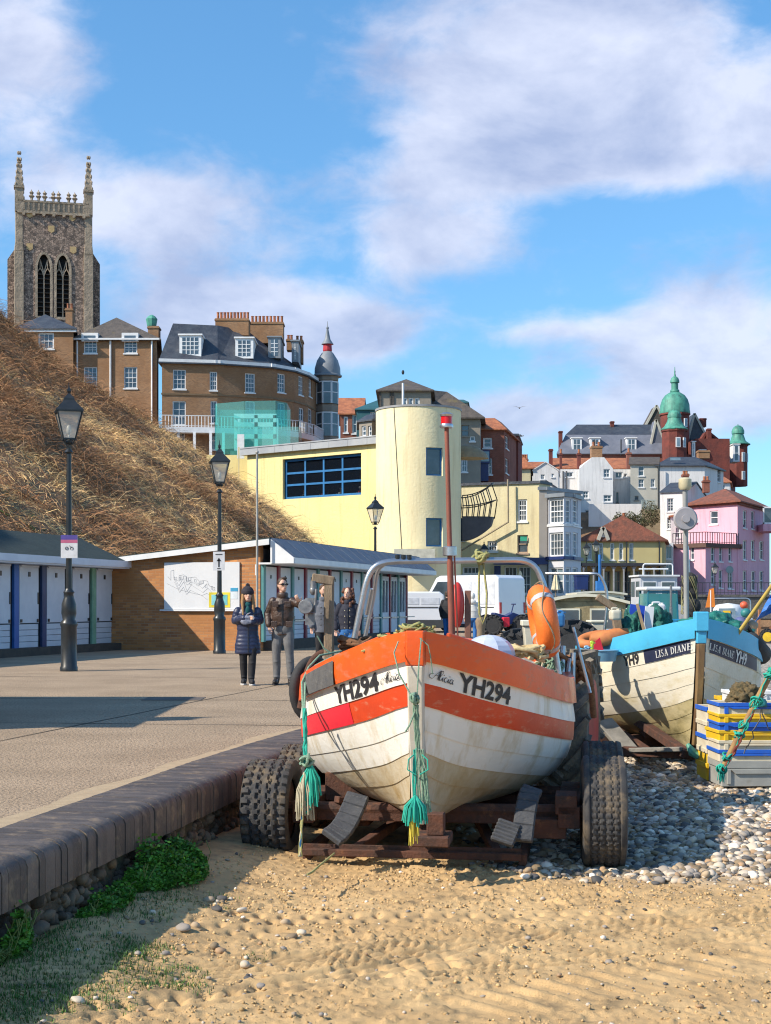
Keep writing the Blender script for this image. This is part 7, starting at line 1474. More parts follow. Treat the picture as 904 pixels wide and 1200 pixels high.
ya = yfor(h2_, boat2, 755, 1.4, -1); h2_.skin('name_band', 1.02, 1.97, .03, ya, -1, nband, .003, boat2); yb_ = yfor(h2_, boat2, 887, 1.4, 1); h2_.skin('name_band', 1.02, 1.97, .03, yb_, 1, nband, .003, boat2)
lw_ = M('painted_white_letters', (.72, .72, .70), rough=.5)
y0_, y1_ = yfor(h2_, boat2, 815, 1.5, -1), yfor(h2_, boat2, 769, 1.5, -1); letter(h2_, '', boat2, lw_, y0_, y1_, 1.25, 1.78, -1, 'name_lettering', off=.009, glyphs=stroke_glyphs('LISA DIANE', SR, .1))
y0_, y1_ = yfor(h2_, boat2, 827, 1.5, 1), yfor(h2_, boat2, 859.5, 1.5, 1); letter(h2_, '', boat2, lw_, y0_, y1_, 1.25, 1.78, 1, 'name_lettering', off=.009, slant=.15, glyphs=stroke_glyphs('LISA DIANE', SR, .1))
y0_, y1_ = yfor(h2_, boat2, 861, 1.5, 1), yfor(h2_, boat2, 874.5, 1.5, 1); letter(h2_, 'YH9', boat2, lw_, y0_, y1_, 1.06, 1.94, 1, off=.009, bold=.03)
y0_, y1_ = yfor(h2_, boat2, 749, 1.5, -1), yfor(h2_, boat2, 731, 1.5, -1); letter(h2_, 'YH9', boat2, print_k, y0_, y1_, 1.1, 1.9, -1, off=.006, bold=.03)
m = MB()
for j in range(28): y0 = .95+3.9*j/28; u = (y0+.08)/h2_.L; w_ = max(.05, h2_.b(u)-.24); m.bx(-w_, y0, .70, w_, y0+.165, .73)
m.build('deck', M('deck_boards', (.34, .28, .21)), boat2)
def P2(px, py, Y): return boat2.matrix_world.inverted() @ P3(px, py, Y)
m = MB(); a_, b_ = P2(728, 765, 16.6), P2(721, 713, 16.6); m.bar(a_, b_, .10, .10, up=(0, 1, 0)); m.bar(b_, P2(700, 699, 16.6), .08, .10, up=(0, 1, 0)); m.bar(P2(724, 735, 16.6), P2(700, 698, 16.7), .05, .05, up=(0, 1, 0)) if False else None; m.build('hauler_post', wood_g, boat2, bevel=.008)
tubes('side_rail', [bend([P2(705, 775, 17.5), P2(713, 695, 17.5), P2(704, 673, 17.5), P2(693, 672, 17.5), P2(640, 672, 17.9)], .2)], .018, steel, boat2)
tubes('mast', [[P2(805, 742, 17.6), P2(803, 575, 17.6)]], .032, M('grey_mast', (.35, .35, .34), rough=.5), boat2); tubes('aerial', [[P2(812, 742, 17.9), P2(806, 640, 17.9)], ], .014, steel, boat2)
m = MB(); c_ = P2(803.5, 608, 17.5); m.lathe([(.13, -.02), (.15, 0), (.13, .02)], c_, 24, M=Matrix.Rotation(R(90), 3, 'X')); m.lathe([(.05, -.05), (.05, .05)], c_, 10, M=Matrix.Rotation(R(90), 3, 'X')); m.build('radar_reflector', M('reflector_grey', (.40, .38, .40), rough=.5), boat2, smooth=40)
m = MB(); c_ = P2(803, 574, 17.6); m.lathe([(.06, 0), (.08, .03), (.08, .13), (.05, .15)], c_, 14); m.build('mast_light', M('lamp_buff', (.62, .55, .36), rough=.4), boat2, smooth=40)
m = MB(); a_, b_ = P2(878, 752, 16.2), P2(893, 768, 16.9); m.tube([a_, a_.lerp(b_, .1), a_.lerp(b_, .9), b_], [.06, .13, .13, .08], 12); m.tube([P2(868, 744, 16.4), P2(876, 734, 16.5), P2(885, 748, 16.8), P2(892, 762, 17)], .025, 7); m.build('black_fender', rubber, boat2, smooth=50)
def heap(name, c, sx, sy, sz, mat, lab, cat, seed=0, n=5):
 bm = bmesh.new(); bmesh.ops.create_icosphere(bm, subdivisions=n, radius=1)
 for v in bm.verts:
  p = v.co.copy(); d = mnoise.fractal(p*1.6+Vector((seed, 3, 1)), .7, 2.1, 5)*.35+abs(mnoise.noise(p*4+Vector((seed, 0, 0))))*.16; v.co = Vector((p.x*sx, p.y*sy, max(p.z, -.3)*sz))*(1+d)
 me = bpy.data.meshes.new(name); bm.to_mesh(me); bm.free(); me.materials.append(mat); me.shade_smooth(); o = bpy.data.objects.new(name, me); col.objects.link(o); o.location = c; return tag(o, lab, cat)
netm = M('teal_net', (.015, .14, .11), (.01, .055, .05), sc=14, rough=.8, bump=1, bsc=55, dirt=((.03, .24, .18), 18, .52, .72)); net2 = M('green_tarp', (.02, .20, .16), (.012, .10, .085), sc=4, rough=.45, bump=.4, bsc=12)
heap('net_pile', P3(763, 741, 17.3), .27, .35, .30, netm, 'heap of dark teal fishing net in the left half of the blue boat', 'fishing net', 1)
heap('net_pile', P3(741, 748, 16.8), .16, .25, .30, netm, 'small green net bundle by the wooden post of the blue boat', 'fishing net', 5)
heap('green_tarpaulin', P3(834, 741, 17.2), .34, .45, .22, net2, 'crumpled green tarpaulin behind the bow of the blue boat', 'tarpaulin', 3)
heap('green_tarpaulin', P3(857, 745, 16.9), .22, .3, .14, net2, 'smaller fold of green tarpaulin at the right rail of the blue boat', 'tarpaulin', 8)
m = MB(); m.bar((-.10, 0, -.2), (-.03, 0, .33), .20, .03, up=(0, 1, 0)); tag(m.build('blue_board', M('royal_blue', (.02, .08, .55), rough=.5), None, loc=P3(752, 742, 16.7)), 'royal blue board leaning among nets in the blue boat', 'board')
m = MB(); m.bar((0, 0, -.25), (.05, .02, .33), .10, .03, up=(0, 1, 0)); tag(m.build('white_board', white, None, loc=P3(757, 744, 16.55)), 'white board leaning against the nets in the blue boat', 'board')
m = MB(); m.bar((0, 0, -.25), (-.16, .0, .36), .03, .03, up=(0, 1, 0)); tag(m.build('wooden_stick', M('pale_stick', (.45, .32, .18)), None, loc=P3(763, 744, 16.5)), 'pale wooden stick propped across the nets of the blue boat', 'stick')
def can(px, py, Y, w_, h_, mat, lab, d=.16):
 t = empty('jerry_can', P3(px, py, Y), rr.uniform(-.3, .3), lab, 'jerry can'); m = MB(); m.bx(-w_/2, -d/2, 0, w_/2, d/2, h_); m.build('body', mat, t, bevel=.03, seg=3); m = MB(); m.tube(bend([(-w_*.3, 0, h_), (-w_*.3, 0, h_*1.16), (w_*.2, 0, h_*1.16), (w_*.2, 0, h_)], .04), .014, 6); m.tube([(w_*.36, 0, h_), (w_*.36, 0, h_*1.12)], .025, 8); m.build('handle', mat, t, smooth=40); return t
bluec = M('blue_plastic', (.03, .16, .38), (.025, .13, .32), rough=.4); can(657, 735, 15.3, .095, .15, bluec, 'blue jerry can standing left of the canopied boat opening'); can(721, 727, 16.2, .12, .12, M('cream_plastic', (.62, .58, .46), rough=.5), 'cream float on the wooden post of the blue boat')
can(770, 722, 19, .2, .16, white, 'white plastic drum behind the teal nets'); can(688, 770, 15.6, .07, .10, M('pale_blue_plastic', (.2, .42, .6), rough=.4), 'pale blue bottle beside the orange rubber ring'); can(694, 768, 15.7, .035, .13, M('lime_plastic', (.45, .62, .05), rough=.4), 'lime green bottle beside the orange rubber ring', .05)
def RP(px): y = yfor(h2_, boat2, px, 0, -1); return boat2.matrix_world @ (h2_.at(y, 0, -1, .02)+Vector((0, 0, .06)))
m = MB(); m.tube([Vector((.20*math.cos(a), .12*math.sin(a)+0, .05*math.sin(a)+.03*math.cos(a))) for a in np.linspace(0, 6.283, 30)[:-1]], .055, 10, closed=True); tag(m.build('rubber_ring', M('orange_fender', (.62, .22, .06), (.42, .14, .05), sc=6, rough=.7), None, loc=RP(703), smooth=60), 'worn orange brown fender ring on the left rail of the blue boat', 'fender')
m = MB(); m.tube([Vector((-.22, 0, -.02)), Vector((-.1, 0, -.03)), Vector((.08, 0, .01)), Vector((.22, 0, .05))], [.05, .09, .09, .05], 12); tag(m.build('orange_fender', M('orange_fender', (.62, .22, .06)), None, loc=RP(716), smooth=60), 'orange brown sausage fender lying along the left rail of the blue boat', 'fender')
m = MB(); m.lathe([(.12, 0), (.14, .12), (.15, .12), (.145, .13)], n=18, ax=1.4); tag(m.build('blue_tub', M('pale_blue_plastic', (.2, .42, .6)), None, loc=P3(704, 775, 16.0), smooth=50), 'pale blue plastic tub inside the left end of the blue boat', 'tub')
m = MB(); m.prism([(-.07, 0), (.07, 0), (.02, .17), (-.03, .13)], 'y', -.01, .01); tag(m.build('red_flag', M('red_cloth', (.68, .02, .05), rough=.7), None, loc=P3(701, 765, 15.9)), 'small red flag among the gear beside the orange ring', 'flag')
m = MB(); m.prism([(-.14, 0), (.16, 0), (.05, .10), (-.04, .12)], 'y', -.08, .08); tag(m.build('red_cloth', M('red_cloth', (.68, .02, .05)), None, loc=P3(790, 742, 17.6)), 'red cloth lying behind the blue gunwale near the orange grille', 'cloth')
a_, b_ = P3(864, 744, 15.6), P3(912, 676, 15.3); t = empty('marker_pole', a_, 0, 'yellow marker pole with blue flag leaning out of the blue boat at right', 'flag pole'); m = MB(); m.tube([Vector((0, 0, 0)), b_-a_], .022, 8); m.build('pole', M('yellow_pole', (.50, .36, .06), (.36, .25, .08), sc=6, rough=.6), t, smooth=50)
m = MB(); c_ = (b_-a_)*.80; V = [];
for i in range(7):
 for j in range(5): V.append((c_.x+.02+.10*j*.25*2.2-i*.030, c_.y+.03*math.sin(i+j), c_.z-.06-i*.050+.03*j))
m.add(V, [(i*5+j, i*5+j+1, (i+1)*5+j+1, (i+1)*5+j) for i in range(6) for j in range(4)]); f_ = m.build('flag', M('blue_flag', (.02, .16, .55), rough=.6), t); sf = f_.modifiers.new('s', 'SOLIDIFY'); sf.thickness = .004
t2 = empty('boat_trailer', (3.3, 15.2, -.66), -.03, 'rusty launching trailer under the blue boat, its left skid showing', 'boat trailer')
T2 = lambda px, py, Y: (Matrix.Translation((3.3, 15.2, -.66)) @ Matrix.Rotation(-.03, 4, 'Z')).inverted() @ P3(px, py, Y)
m = MB(); a_ = T2(700, 868, 16.4); m.bar(T2(690, 868, 16.6), T2(905, 866, 16.6), .12, .13); m.bar(T2(730, 880, 15.5), T2(815, 884, 15.2), .09, .10); m.bar(T2(748, 845, 16.4), T2(806, 884, 15.1), .10, .09); m.bar(T2(716, 852, 16.9), T2(760, 882, 15.6), .09, .09); m.bar(T2(720, 848, 17), T2(770, 848, 17), .1, .1); m.bar(T2(760, 862, 16.2), T2(740, 842, 17.2), .08, .06)
m.bar((-.5, 1, .3), (-.5, 5, .3), .1, .1); m.bar((.5, 1, .3), (.5, 5, .3), .1, .1); m.bar((-.9, 3.2, .3), (.9, 3.2, .3), .1, .1); m.build('frame', rust, t2, bevel=.005)
m = MB(); m.bar(T2(708, 845, 16.2), T2(738, 880, 15.5), .20, .06, up=(0, -.5, .8)); m.bar(T2(738, 879, 15.45), T2(800, 878, 15.15), .07, .05); m.build('skid', M('grey_oak_skid', (.24, .22, .19), (.15, .14, .12), sc=5, rough=.85, bump=.4), t2, bevel=.008)
for (x, y) in ((-.85, 3.2), (.85, 3.2)): make_wheel(t2, (x, y, .33), 0, .34, .2, 'road')
m = MB(); a_ = T2(812, 886, 15.0); m.tube([T2(806, 872, 15.05), T2(812, 882, 15), T2(820, 888, 14.95)], [.02, .05, .03], 8); m.build('rope_eye', M('green_copper', (.09, .33, .24)), t2)
def crate(px0, px1, pyb, pyt, Y, D, mats, lab, slots=True, rz_=0.0):
 a_ = P3(px0, pyb, Y); W_ = (px1-px0)*Y/F; H_ = (pyb-pyt)*Y/F; t = empty('fish_box', a_, rz_, lab, 'fish box', 'plastic fish boxes stacked on the shingle'); t_ = .02; m = MB()
 m.bx(0, 0, 0, W_, t_, H_); m.bx(0, D-t_, 0, W_, D, H_); m.bx(0, t_, 0, t_, D-t_, H_); m.bx(W_-t_, t_, 0, W_, D-t_, H_); m.bx(t_, t_, 0, W_-t_, D-t_, t_); b_ = m.build('body', mats[0], t, bevel=.006)
 m = MB(); m.bx(-.012, -.014, H_*.72, W_+.012, -.0, H_+.004); m.bx(-.014, 0, H_*.72, -.001, D, H_+.004); m.bx(W_+.001, 0, H_*.72, W_+.014, D, H_+.004); m.bx(.05, -.018, H_*.1, .09, -.0, H_*.7); m.bx(W_-.09, -.018, H_*.1, W_-.05, -.0, H_*.7)
 m.prism([(W_*.12, H_*.70), (W_*.88, H_*.70), (W_*.80, H_*.5), (W_*.2, H_*.5)], 'y', -.022, -.001); m.build('rim', mats[1], t, bevel=.004); return t
yel = M('yellow_plastic', (.80, .50, .015), (.68, .42, .02), sc=4, rough=.45, dirt=((.45, .30, .08), 7, .6, .85)); blu = M('bright_blue_plastic', (.015, .12, .58), (.015, .10, .48), sc=4, rough=.45, dirt=((.10, .16, .30), 7, .62, .85)); gry = M('grey_plastic', (.36, .36, .33), (.29, .29, .27), sc=4, rough=.55, dirt=((.20, .18, .14), 6, .6, .85)); crm = M('cream_box_plastic', (.66, .60, .46), (.58, .50, .36), sc=4, rough=.5, dirt=((.42, .34, .22), 6, .58, .85))
Yc = 14.0; D = .46
crate(846, 925, 922, 892, Yc, D, (gry, gry), 'grey fish box at the bottom of the front stack at right', rz_=.05)
for (b_, t_, ms, la) in ((893, 879, (crm, blu), 'cream fish box with blue rim just above the grey one'), (880, 868, (crm, crm), 'plain cream fish box in the middle of the front stack'), (869, 856, (yel, yel), 'all yellow fish box under the blue rimmed one'), (857, 847, (blu, blu), 'all blue fish box in the front stack'), (848, 837, (yel, yel), 'yellow fish box second from the top of the front stack'), (838, 824, (crm, blu), 'cream fish box with blue rim topping the front stack')):
 crate(843, 925, b_, t_, Yc, D, ms, la, rz_=rr.uniform(.0, .07))
for (b_, t_, ms, la) in ((915, 895, (yel, yel), 'yellow fish box at the foot of the rear left stack'), (896, 878, (yel, crm), 'yellow fish box with pale rim in the rear left stack'), (879, 862, (crm, blu), 'cream and blue fish box in the middle of the rear left stack'), (863, 846, (crm, crm), 'cream fish box of the rear left stack'), (847, 829, (crm, blu), 'blue rimmed fish box topping the rear left stack')):
 crate(829, 880, b_, t_, 14.55, D, ms, la, rz_=rr.uniform(-.03, .03))
crate(846, 872, 832, 817, 14.9, .3, (yel, yel), 'small yellow box end showing above the stacks'); crate(856, 905, 824, 810, 14.5, .35, (white, white), 'white box behind the brown net bundle')
heap('net_bundle', P3(873, 817, 14.15), .15, .14, .13, M('brown_net', (.16, .11, .05), (.07, .06, .03), sc=30, rough=.95, bump=1, bsc=60), 'brown net bundle sitting on the front fish boxes', 'net bundle', 4)
heap('teal_buoy', P3(893, 826, 13.95), .05, .05, .06, M('teal_plastic', (.02, .16, .18), rough=.4), 'small dark teal buoy on the fish boxes', 'buoy', 2, 3)
a_, b_ = P3(846, 902, 13.6), P3(908, 780, 13.5); t = empty('roped_pole', a_, 0, 'long pole wound with teal and yellow twine leaning across the fish boxes', 'pole'); d_ = b_-a_; m = MB(); m.tube([d_*0, d_*.3, d_], [.025, .03, .03], 8); m.build('pole', M('yellow_brown_pole', (.40, .25, .09), (.25, .13, .06), sc=8, rough=.8), t, smooth=50)
m = MB()
for k in (0, .12, .33, .42, .62, .66, .9, .94): coil(m, d_*k, .045, .008, 6, .015, 1.2, 1)
m.tube(wig(d_*.02+Vector((.02, -.03, 0)), d_*.95+Vector((-.02, -.03, 0)), .01, 20, .01), .007, 5); tassel(m, d_*.01, .14, .05, 14, .005); m.build('teal_lashing', rope_t, t, smooth=60)
m = MB();
for k in range(3): m.tube(wig(d_*.0+Vector((.01, -.02, 0)), d_*(.35+.1*k)+Vector((.02, -.03, 0)), .02, 12, .012), .010, 5)
m.build('red_brown_lashing', M('red_brown_rope', (.25, .06, .04), rough=.9), t, smooth=60)
m = MB(); m.tube(wig((0, 0, 0), (-.16, -.02, -.42), 0, 10, .02), .006, 5); m.tube(wig((0, 0, 0), (.10, -.02, -.2), .05, 8, .01), .006, 5); tag(m.build('black_cord', print_k, None, loc=P3(893, 832, 13.75)), 'thin black cord dangling over the fish boxes', 'cord')
def blob(m, name, mat, parent, vox=.012, sm=4, fac=.6):
 o = m.build(name, mat, None, fixn=True); r_ = o.modifiers.new('r', 'REMESH'); r_.mode = 'VOXEL'; r_.voxel_size = vox; r_.use_smooth_shade = True
 s_ = o.modifiers.new('s', 'SMOOTH'); s_.iterations = sm; s_.factor = fac
 me = bpy.data.meshes.new_from_object(o.evaluated_get(bpy.context.evaluated_depsgraph_get())); me.name = name
 me.materials.clear(); me.materials.append(mat); me.shade_smooth(); n = o.name; bpy.data.objects.remove(o); o = bpy.data.objects.new(name, me); col.objects.link(o)
 if parent: o.parent = parent
 return o
skin = M('skin', (.68, .42, .31), (.62, .36, .26), sc=20, rough=.55)
def limb(m, pts, rs, n=12):   # dense tapered tube
 P = []; Q = []
 for i in range(len(pts)-1):
  a, b_ = Vector(pts[i]), Vector(pts[i+1])
  for k in range(4): P.append(a.lerp(b_, k/4)); Q.append(rs[i]+(rs[i+1]-rs[i])*k/4)
 P.append(Vector(pts[-1])); Q.append(rs[-1]); m.tube(P, Q, n)
 for p, r_ in zip(pts, rs): m.sph(p, r_*.98, nu=12, nv=8)
def hand(m, w_, d, side, curl=.5, s=1):
 """palm and five bent fingers from wrist w_ pointing along d"""
 w_ = Vector(w_); d = Vector(d).normalized(); x = d.cross(Vector((0, 1, .2))).normalized()*side; nrm_ = d.cross(x).normalized()
 m.sph(w_+d*.045*s, .034*s, .018*s, .045*s, 10, 8, M=Matrix((x, nrm_, d)).transposed());
 for k, (o_, L_) in enumerate(((-.026, .062), (-.009, .072), (.009, .067), (.025, .052))):
  a = w_+d*.082*s+x*o_*s; b_ = a+d*L_*.5*s-nrm_*curl*.02*s; c_ = b_+d*L_*.4*s-nrm_*curl*.045*s; limb(m, [w_+d*.05*s+x*o_*.8*s, a, b_, c_], [.010*s, .0095*s, .009*s, .0075*s], 6)
 t0 = w_+d*.025*s-x*.025*s; limb(m, [t0, t0+(d*.6-x*.7)*.04*s, t0+(d*1.0-x*.7)*.065*s-nrm_*.01], [.012*s, .011*s, .008*s], 6)
def person(loc, rz, label, J, H=1.72, top=None, bottom=None, hair=None, shoes=None, face=True, vox=.012, look=0, extra=None, hands=True, glove=None):
 """J: joints in metres; builds one continuous body, clothing and hair as parts"""
 t = empty('person', loc, rz, label, 'person'); hz = H-.115; HM = Matrix.Translation((0, -.01, hz)) @ Matrix.Rotation(look, 4, 'Z')
 b = MB(); b.sph((0, -.01, hz+.01), .072, .09, .112, 16, 12, M=None); b.sph(HM @ Vector((0, -.055, -.062)), .045, .04, .045, 10, 8); limb(b, [(0, .015, hz-.20), (0, 0, hz-.06)], [.052, .050])
 b.sph(HM @ Vector((0, -.098, -.012)), .012, .018, .022, 8, 6)
 for s_ in (-1, 1): b.sph(HM @ Vector((s_*.073, .01, -.005)), .012, .02, .03, 8, 6)
 b.sph((0, .01, hz-.33), .15, .095, .15, 16, 10); b.sph((0, .01, hz-.55), .125, .09, .17, 16, 10); b.sph((0, .01, hz-.72), .145, .10, .12, 16, 10)
 for s_, k in ((-1, 'L'), (1, 'R')):
  sh = Vector((s_*.165, .01, hz-.255)); el = Vector(J[k][0]); wr = Vector(J[k][1]); limb(b, [sh, el, wr], [.045, .036, .025]); hd = Vector(J[k][2]) if len(J[k]) > 2 else (wr-el)
  if hands: hand(b, wr, hd, s_, .6)
  hp = Vector((s_*.085, .01, hz-.78)); kn = Vector(J[k+'l'][0]); an = Vector(J[k+'l'][1]); limb(b, [hp, kn, an], [.075, .05, .035]); limb(b, [an, an+Vector((s_*.01, -.12, -.045))], [.035, .028])
 blob(b, 'body', skin, t, .0095, 2, .5)
 if face:
  m = MB();
  for s_ in (-1, 1): m.sph(HM @ Vector((s_*.03, -.083, .012)), .012, .008, .006, 8, 6)
  m.build('eyes', M('eye_dark', (.03, .02, .02), rough=.3), t, smooth=180); m = MB(); m.sph(HM @ Vector((0, -.093, -.052)), .022, .008, .006, 8, 6); m.build('mouth', M('lips', (.36, .10, .09), rough=.5), t, smooth=180)
  m = MB()
  for s_ in (-1, 1): m.sph(HM @ Vector((s_*.031, -.086, .030)), .019, .006, .004, 8, 5)
  m.build('eyebrows', M('brow_brown', (.08, .05, .03), rough=.8), t, smooth=180)
 if glove:
  g = MB()
  for s_, k in ((-1, 'L'), (1, 'R')):
   el = Vector(J[k][0]); wr = Vector(J[k][1]); hd = Vector(J[k][2]) if len(J[k]) > 2 else (wr-el); hand(g, wr, hd, s_, .6, 1.16); limb(g, [wr-(wr-el).normalized()*.03, wr+hd.normalized()*.02], [.036, .034])
  blob(g, 'gloves', glove, t, .008, 2, .5)
 if bottom:
  m = MB(); mat, rk, ra = bottom; m.sph((0, .01, hz-.72), .17, .12, .14, 18, 12)
  for s_, k in ((-1, 'L'), (1, 'R')):
   hp = Vector((s_*.085, .01, hz-.78)); kn = Vector(J[k+'l'][0]); an = Vector(J[k+'l'][1]); mid_a = kn.lerp(an, .45)+Vector((0, .012, 0)); limb(m, [hp, hp.lerp(kn, .5)+Vector((0, -.01, 0)), kn, mid_a, an+Vector((0, 0, .02))], [.098, .088, rk*1.04, rk*1.02, ra*1.05])
   for q in (.12, .3, .9): c_ = kn.lerp(an, q); m.sph(c_+Vector((0, -.02, 0)), rk*.9, rk*.75, .018, 10, 6)
  blob(m, 'trousers', mat, t, vox, 2, .5)
 if shoes:
  m = MB(); so_ = MB()
  for s_, k in ((-1, 'L'), (1, 'R')):
   an = Vector(J[k+'l'][1]); f_ = an+Vector((s_*.012, -.09, 0)); m.sph((f_.x, f_.y, .055), .045, .12, .05, 14, 10); m.sph((an.x, an.y, .08), .047, .055, .075, 12, 8); so_.lathe([(.048, 0), (.052, .012), (.05, .028)], (f_.x, f_.y+.005, 0), 20, ay=2.55)
   if shoes[2]: limb(m, [an+Vector((0, 0, .0)), an+Vector((0, 0, .12))], [.05, .055])
  blob(m, 'shoes', shoes[0], t, .009, 2, .5); so_.build('soles', shoes[1], t, smooth=40)
 if top: top(t, J, hz, HM)
 if hair: hair(t, hz, HM)
 if extra: extra(t, hz, HM)
 return t
def coat(mat, hem, rh=.19, rw=.165, rc=.185, ra=.062, quilt=0, collar=.07, lap=None, vox=.011, name='coat', btn=None, hood=False, ay=.66):
 def f(t, J, hz, HM):
  m = MB(); z0 = hem; zs_ = hz-.20; n_ = 60; pr = []
  for i in range(n_+1):
   z = z0+(zs_-z0)*i/n_; u = z/hz
   ctrl = [(0, rh), (.44*hz, rh), (.585*hz, rw), (.70*hz, rc), (.80*hz, .175), (.855*hz, .12), (.885*hz, .085)]
   r_ = np.interp(z, [c[0] for c in ctrl], [c[1] for c in ctrl])
   if quilt: r_ *= 1+.045*abs(math.sin(math.pi*(z-z0)/quilt))-.02
   else: r_ *= 1+.014*math.sin(z*41+1)+.010*math.sin(z*77)
   pr.append((r_, z))
  m.lathe([(0, z0+.01)]+pr+[(0, zs_)], (0, .01, 0), 34, ay=ay)
  for s_, k in ((-1, 'L'), (1, 'R')):
   sh = Vector((s_*.155, .01, hz-.255)); el = Vector(J[k][0]); wr = Vector(J[k][1]); pts = [sh.lerp(el, q) for q in np.linspace(0, 1, 7)]+[el.lerp(wr, q) for q in np.linspace(.15, .95, 6)]
   rs = [ra*(1.22-.025*i)*(1+(.08 if quilt and i % 2 else -.03 if quilt else .02*math.sin(i*2.6))) for i in range(len(pts))]; limb(m, pts, rs)
  m.lathe([(.07, hz-.215), (.088, hz-.19), (.09, hz-.14), (.078, hz-.115)], (0, .012, 0), 20)
  if hood: m.sph((0, .09, hz-.17), .13, .08, .09, 14, 10)
  c = blob(m, name, mat, t, vox, 1 if quilt else 2, .4)
  q = MB()
  if btn:
   x_ = btn[1]
   for i in range(btn[2]):
    z = hz-.33-i*.115
    for x in x_: yy = -ay*rc*1.02+.0; q.sph((x, yy-.012+.03*abs(x), z), .013, .008, .013, 8, 6)
   q.build('buttons', btn[0], t, smooth=180)
  z_ = MB(); r0 = rw*ay; z_.tube([Vector((.004, .01-ay*np.interp(z, [.44*hz, .585*hz, .70*hz, .80*hz], [rh, rw, rc, .17])*1.0-.006, z)) for z in np.linspace(hem+.02, hz-.25, 14)], .007, 5); z_.build('front_seam', M('zip_dark', (.05, .05, .055), rough=.4), t, smooth=60)
 return f
def hair_short(mat, bald=0):
 def f(t, hz, HM):
  m = MB(); m.sph(HM @ Vector((0, .018, .045)), .082, .092, .085, 16, 12); m.sph(HM @ Vector((0, .055, -.01)), .072, .055, .08, 14, 10); m.sph(HM @ Vector((.01, -.035, .112)), .055, .045, .024, 12, 8)
  blob(m, 'hair', mat, t, .009, 1, .4)
 return f
def hair_long(mat, ln=.32, w_=.05, curly=False, hat=None):
 def f(t, hz, HM):
  m = MB(); m.sph(HM @ Vector((0, .022, .035)), .088, .095, .095, 16, 12)
  if curly:
   r_ = random.Random(3)
   for k in range(60):
    a = r_.uniform(-2.6, 2.6)+math.pi/2; z = r_.uniform(-.26, .09); rad = .10+.03*r_.random()-(0.02 if z > 0 else 0); m.sph(HM @ Vector((math.cos(a)*rad, math.sin(a)*rad*.8+.03, z)), .034, .034, .036, 8, 6)
  else:
   for s_ in (-1, 1):
    for j, o_ in enumerate((0, .022, .04)): limb(m, [HM @ Vector((s_*(.074-.0*j), -.02+o_, .02)), HM @ Vector((s_*(.085), -.035+o_, -.12)), HM @ Vector((s_*(.082-.01*j), -.075+o_, -ln))], [.026, .030, .017], 8)
  blob(m, 'hair', mat, t, .009, 1, .4)
  if hat:
   h = MB(); h.sph(HM @ Vector((0, .012, .055)), .099, .106, .095, 20, 14); h.lathe([(.098, -.02), (.103, -.01), (.103, .03), (.098, .04)], HM @ Vector((0, .008, .035)), 24, ay=1.05)
   for k in range(26): a = random.Random(k).uniform(0, 6.3); e_ = random.Random(k+50).uniform(-.6, 1.5); h.sph(HM @ Vector((.026*math.cos(a)*math.cos(e_), .026*math.sin(a)*math.cos(e_), .158+.026*math.sin(e_))), .013, .013, .013, 6, 4)
   blob(h, 'hat', hat, t, .008, 1, .4)
 return f
navyc = M('navy_puffer', (.018, .026, .065), (.028, .036, .085), sc=8, rough=.42, bump=.2, bsc=30); brownl = M('brown_leather', (.075, .042, .03), (.045, .028, .022), sc=9, rough=.42, bump=.5, bsc=22)
greyw = M('grey_wool', (.14, .15, .18), (.10, .11, .135), sc=20, rough=.9, bump=.3, bsc=80); darkn = M('dark_navy_wool', (.018, .02, .035), (.03, .032, .05), sc=20, rough=.85, bump=.3, bsc=60)
blackc = M('black_cloth', (.012, .012, .016), (.02, .02, .024), sc=9, rough=.8); jeang = M('grey_denim', (.10, .10, .105), (.16, .16, .165), sc=7, rough=.85, bump=.3, bsc=60); jeanb = M('blue_denim', (.02, .11, .34), (.03, .15, .40), sc=7, rough=.8, bump=.3, bsc=60)
blond = M('blond_hair', (.42, .23, .09), (.26, .14, .06), sc=30, rough=.6, stretch=(4, 4, .6)); dkhair = M('dark_hair', (.035, .022, .016), (.06, .035, .022), sc=30, rough=.6); auburn = M('auburn_curls', (.14, .05, .025), (.06, .025, .016), sc=30, rough=.65)
greyg = M('grey_gloves', (.26, .28, .36), (.20, .22, .29), sc=14, rough=.85); w_sole = M('white_sole', (.6, .6, .6), rough=.6); buttonm = M('dark_button', (.04, .035, .03), rough=.3); metalb = M('brass_button', (.45, .40, .30), rough=.3, metal=.8)
J = {'L': [(-.205, .02, 1.03), (-.055, -.20, 1.08), (1, -.25, .05)], 'R': [(.205, .02, 1.03), (.06, -.20, 1.02), (-1, -.25, -.1)], 'Ll': [(-.07, -.02, .47), (-.055, .06, .09)], 'Rl': [(.075, -.06, .47), (.055, -.10, .08)]}
def scarf(mat):
 def f(t, hz, HM): m = MB(); m.lathe([(.05, hz-.2), (.07, hz-.17), (.068, hz-.13), (.05, hz-.11)], (0, -.012, 0), 18); m.sph((0, -.10, hz-.24), .04, .02, .07, 10, 8); blob(m, 'scarf', mat, t, .009, 1, .4)
 return f
p_ = XY(290.5, 22.9); person((p_.x, p_.y, 0), .12, 'woman in long navy quilted coat, dark bobble hat and grey gloves walking on the promenade', J, 1.56, coat(navyc, .50, .205, .165, .178, .058, quilt=.062, hood=True), (blackc, .062, .05), hair_long(blond, .33, hat=M('dark_knit', (.025, .022, .03), (.04, .036, .045), sc=40, rough=.95, bump=.6, bsc=80)), (blackc, w_sole, False), glove=greyg, look=.1, extra=scarf(M('teal_scarf', (.01, .10, .11), rough=.9)))
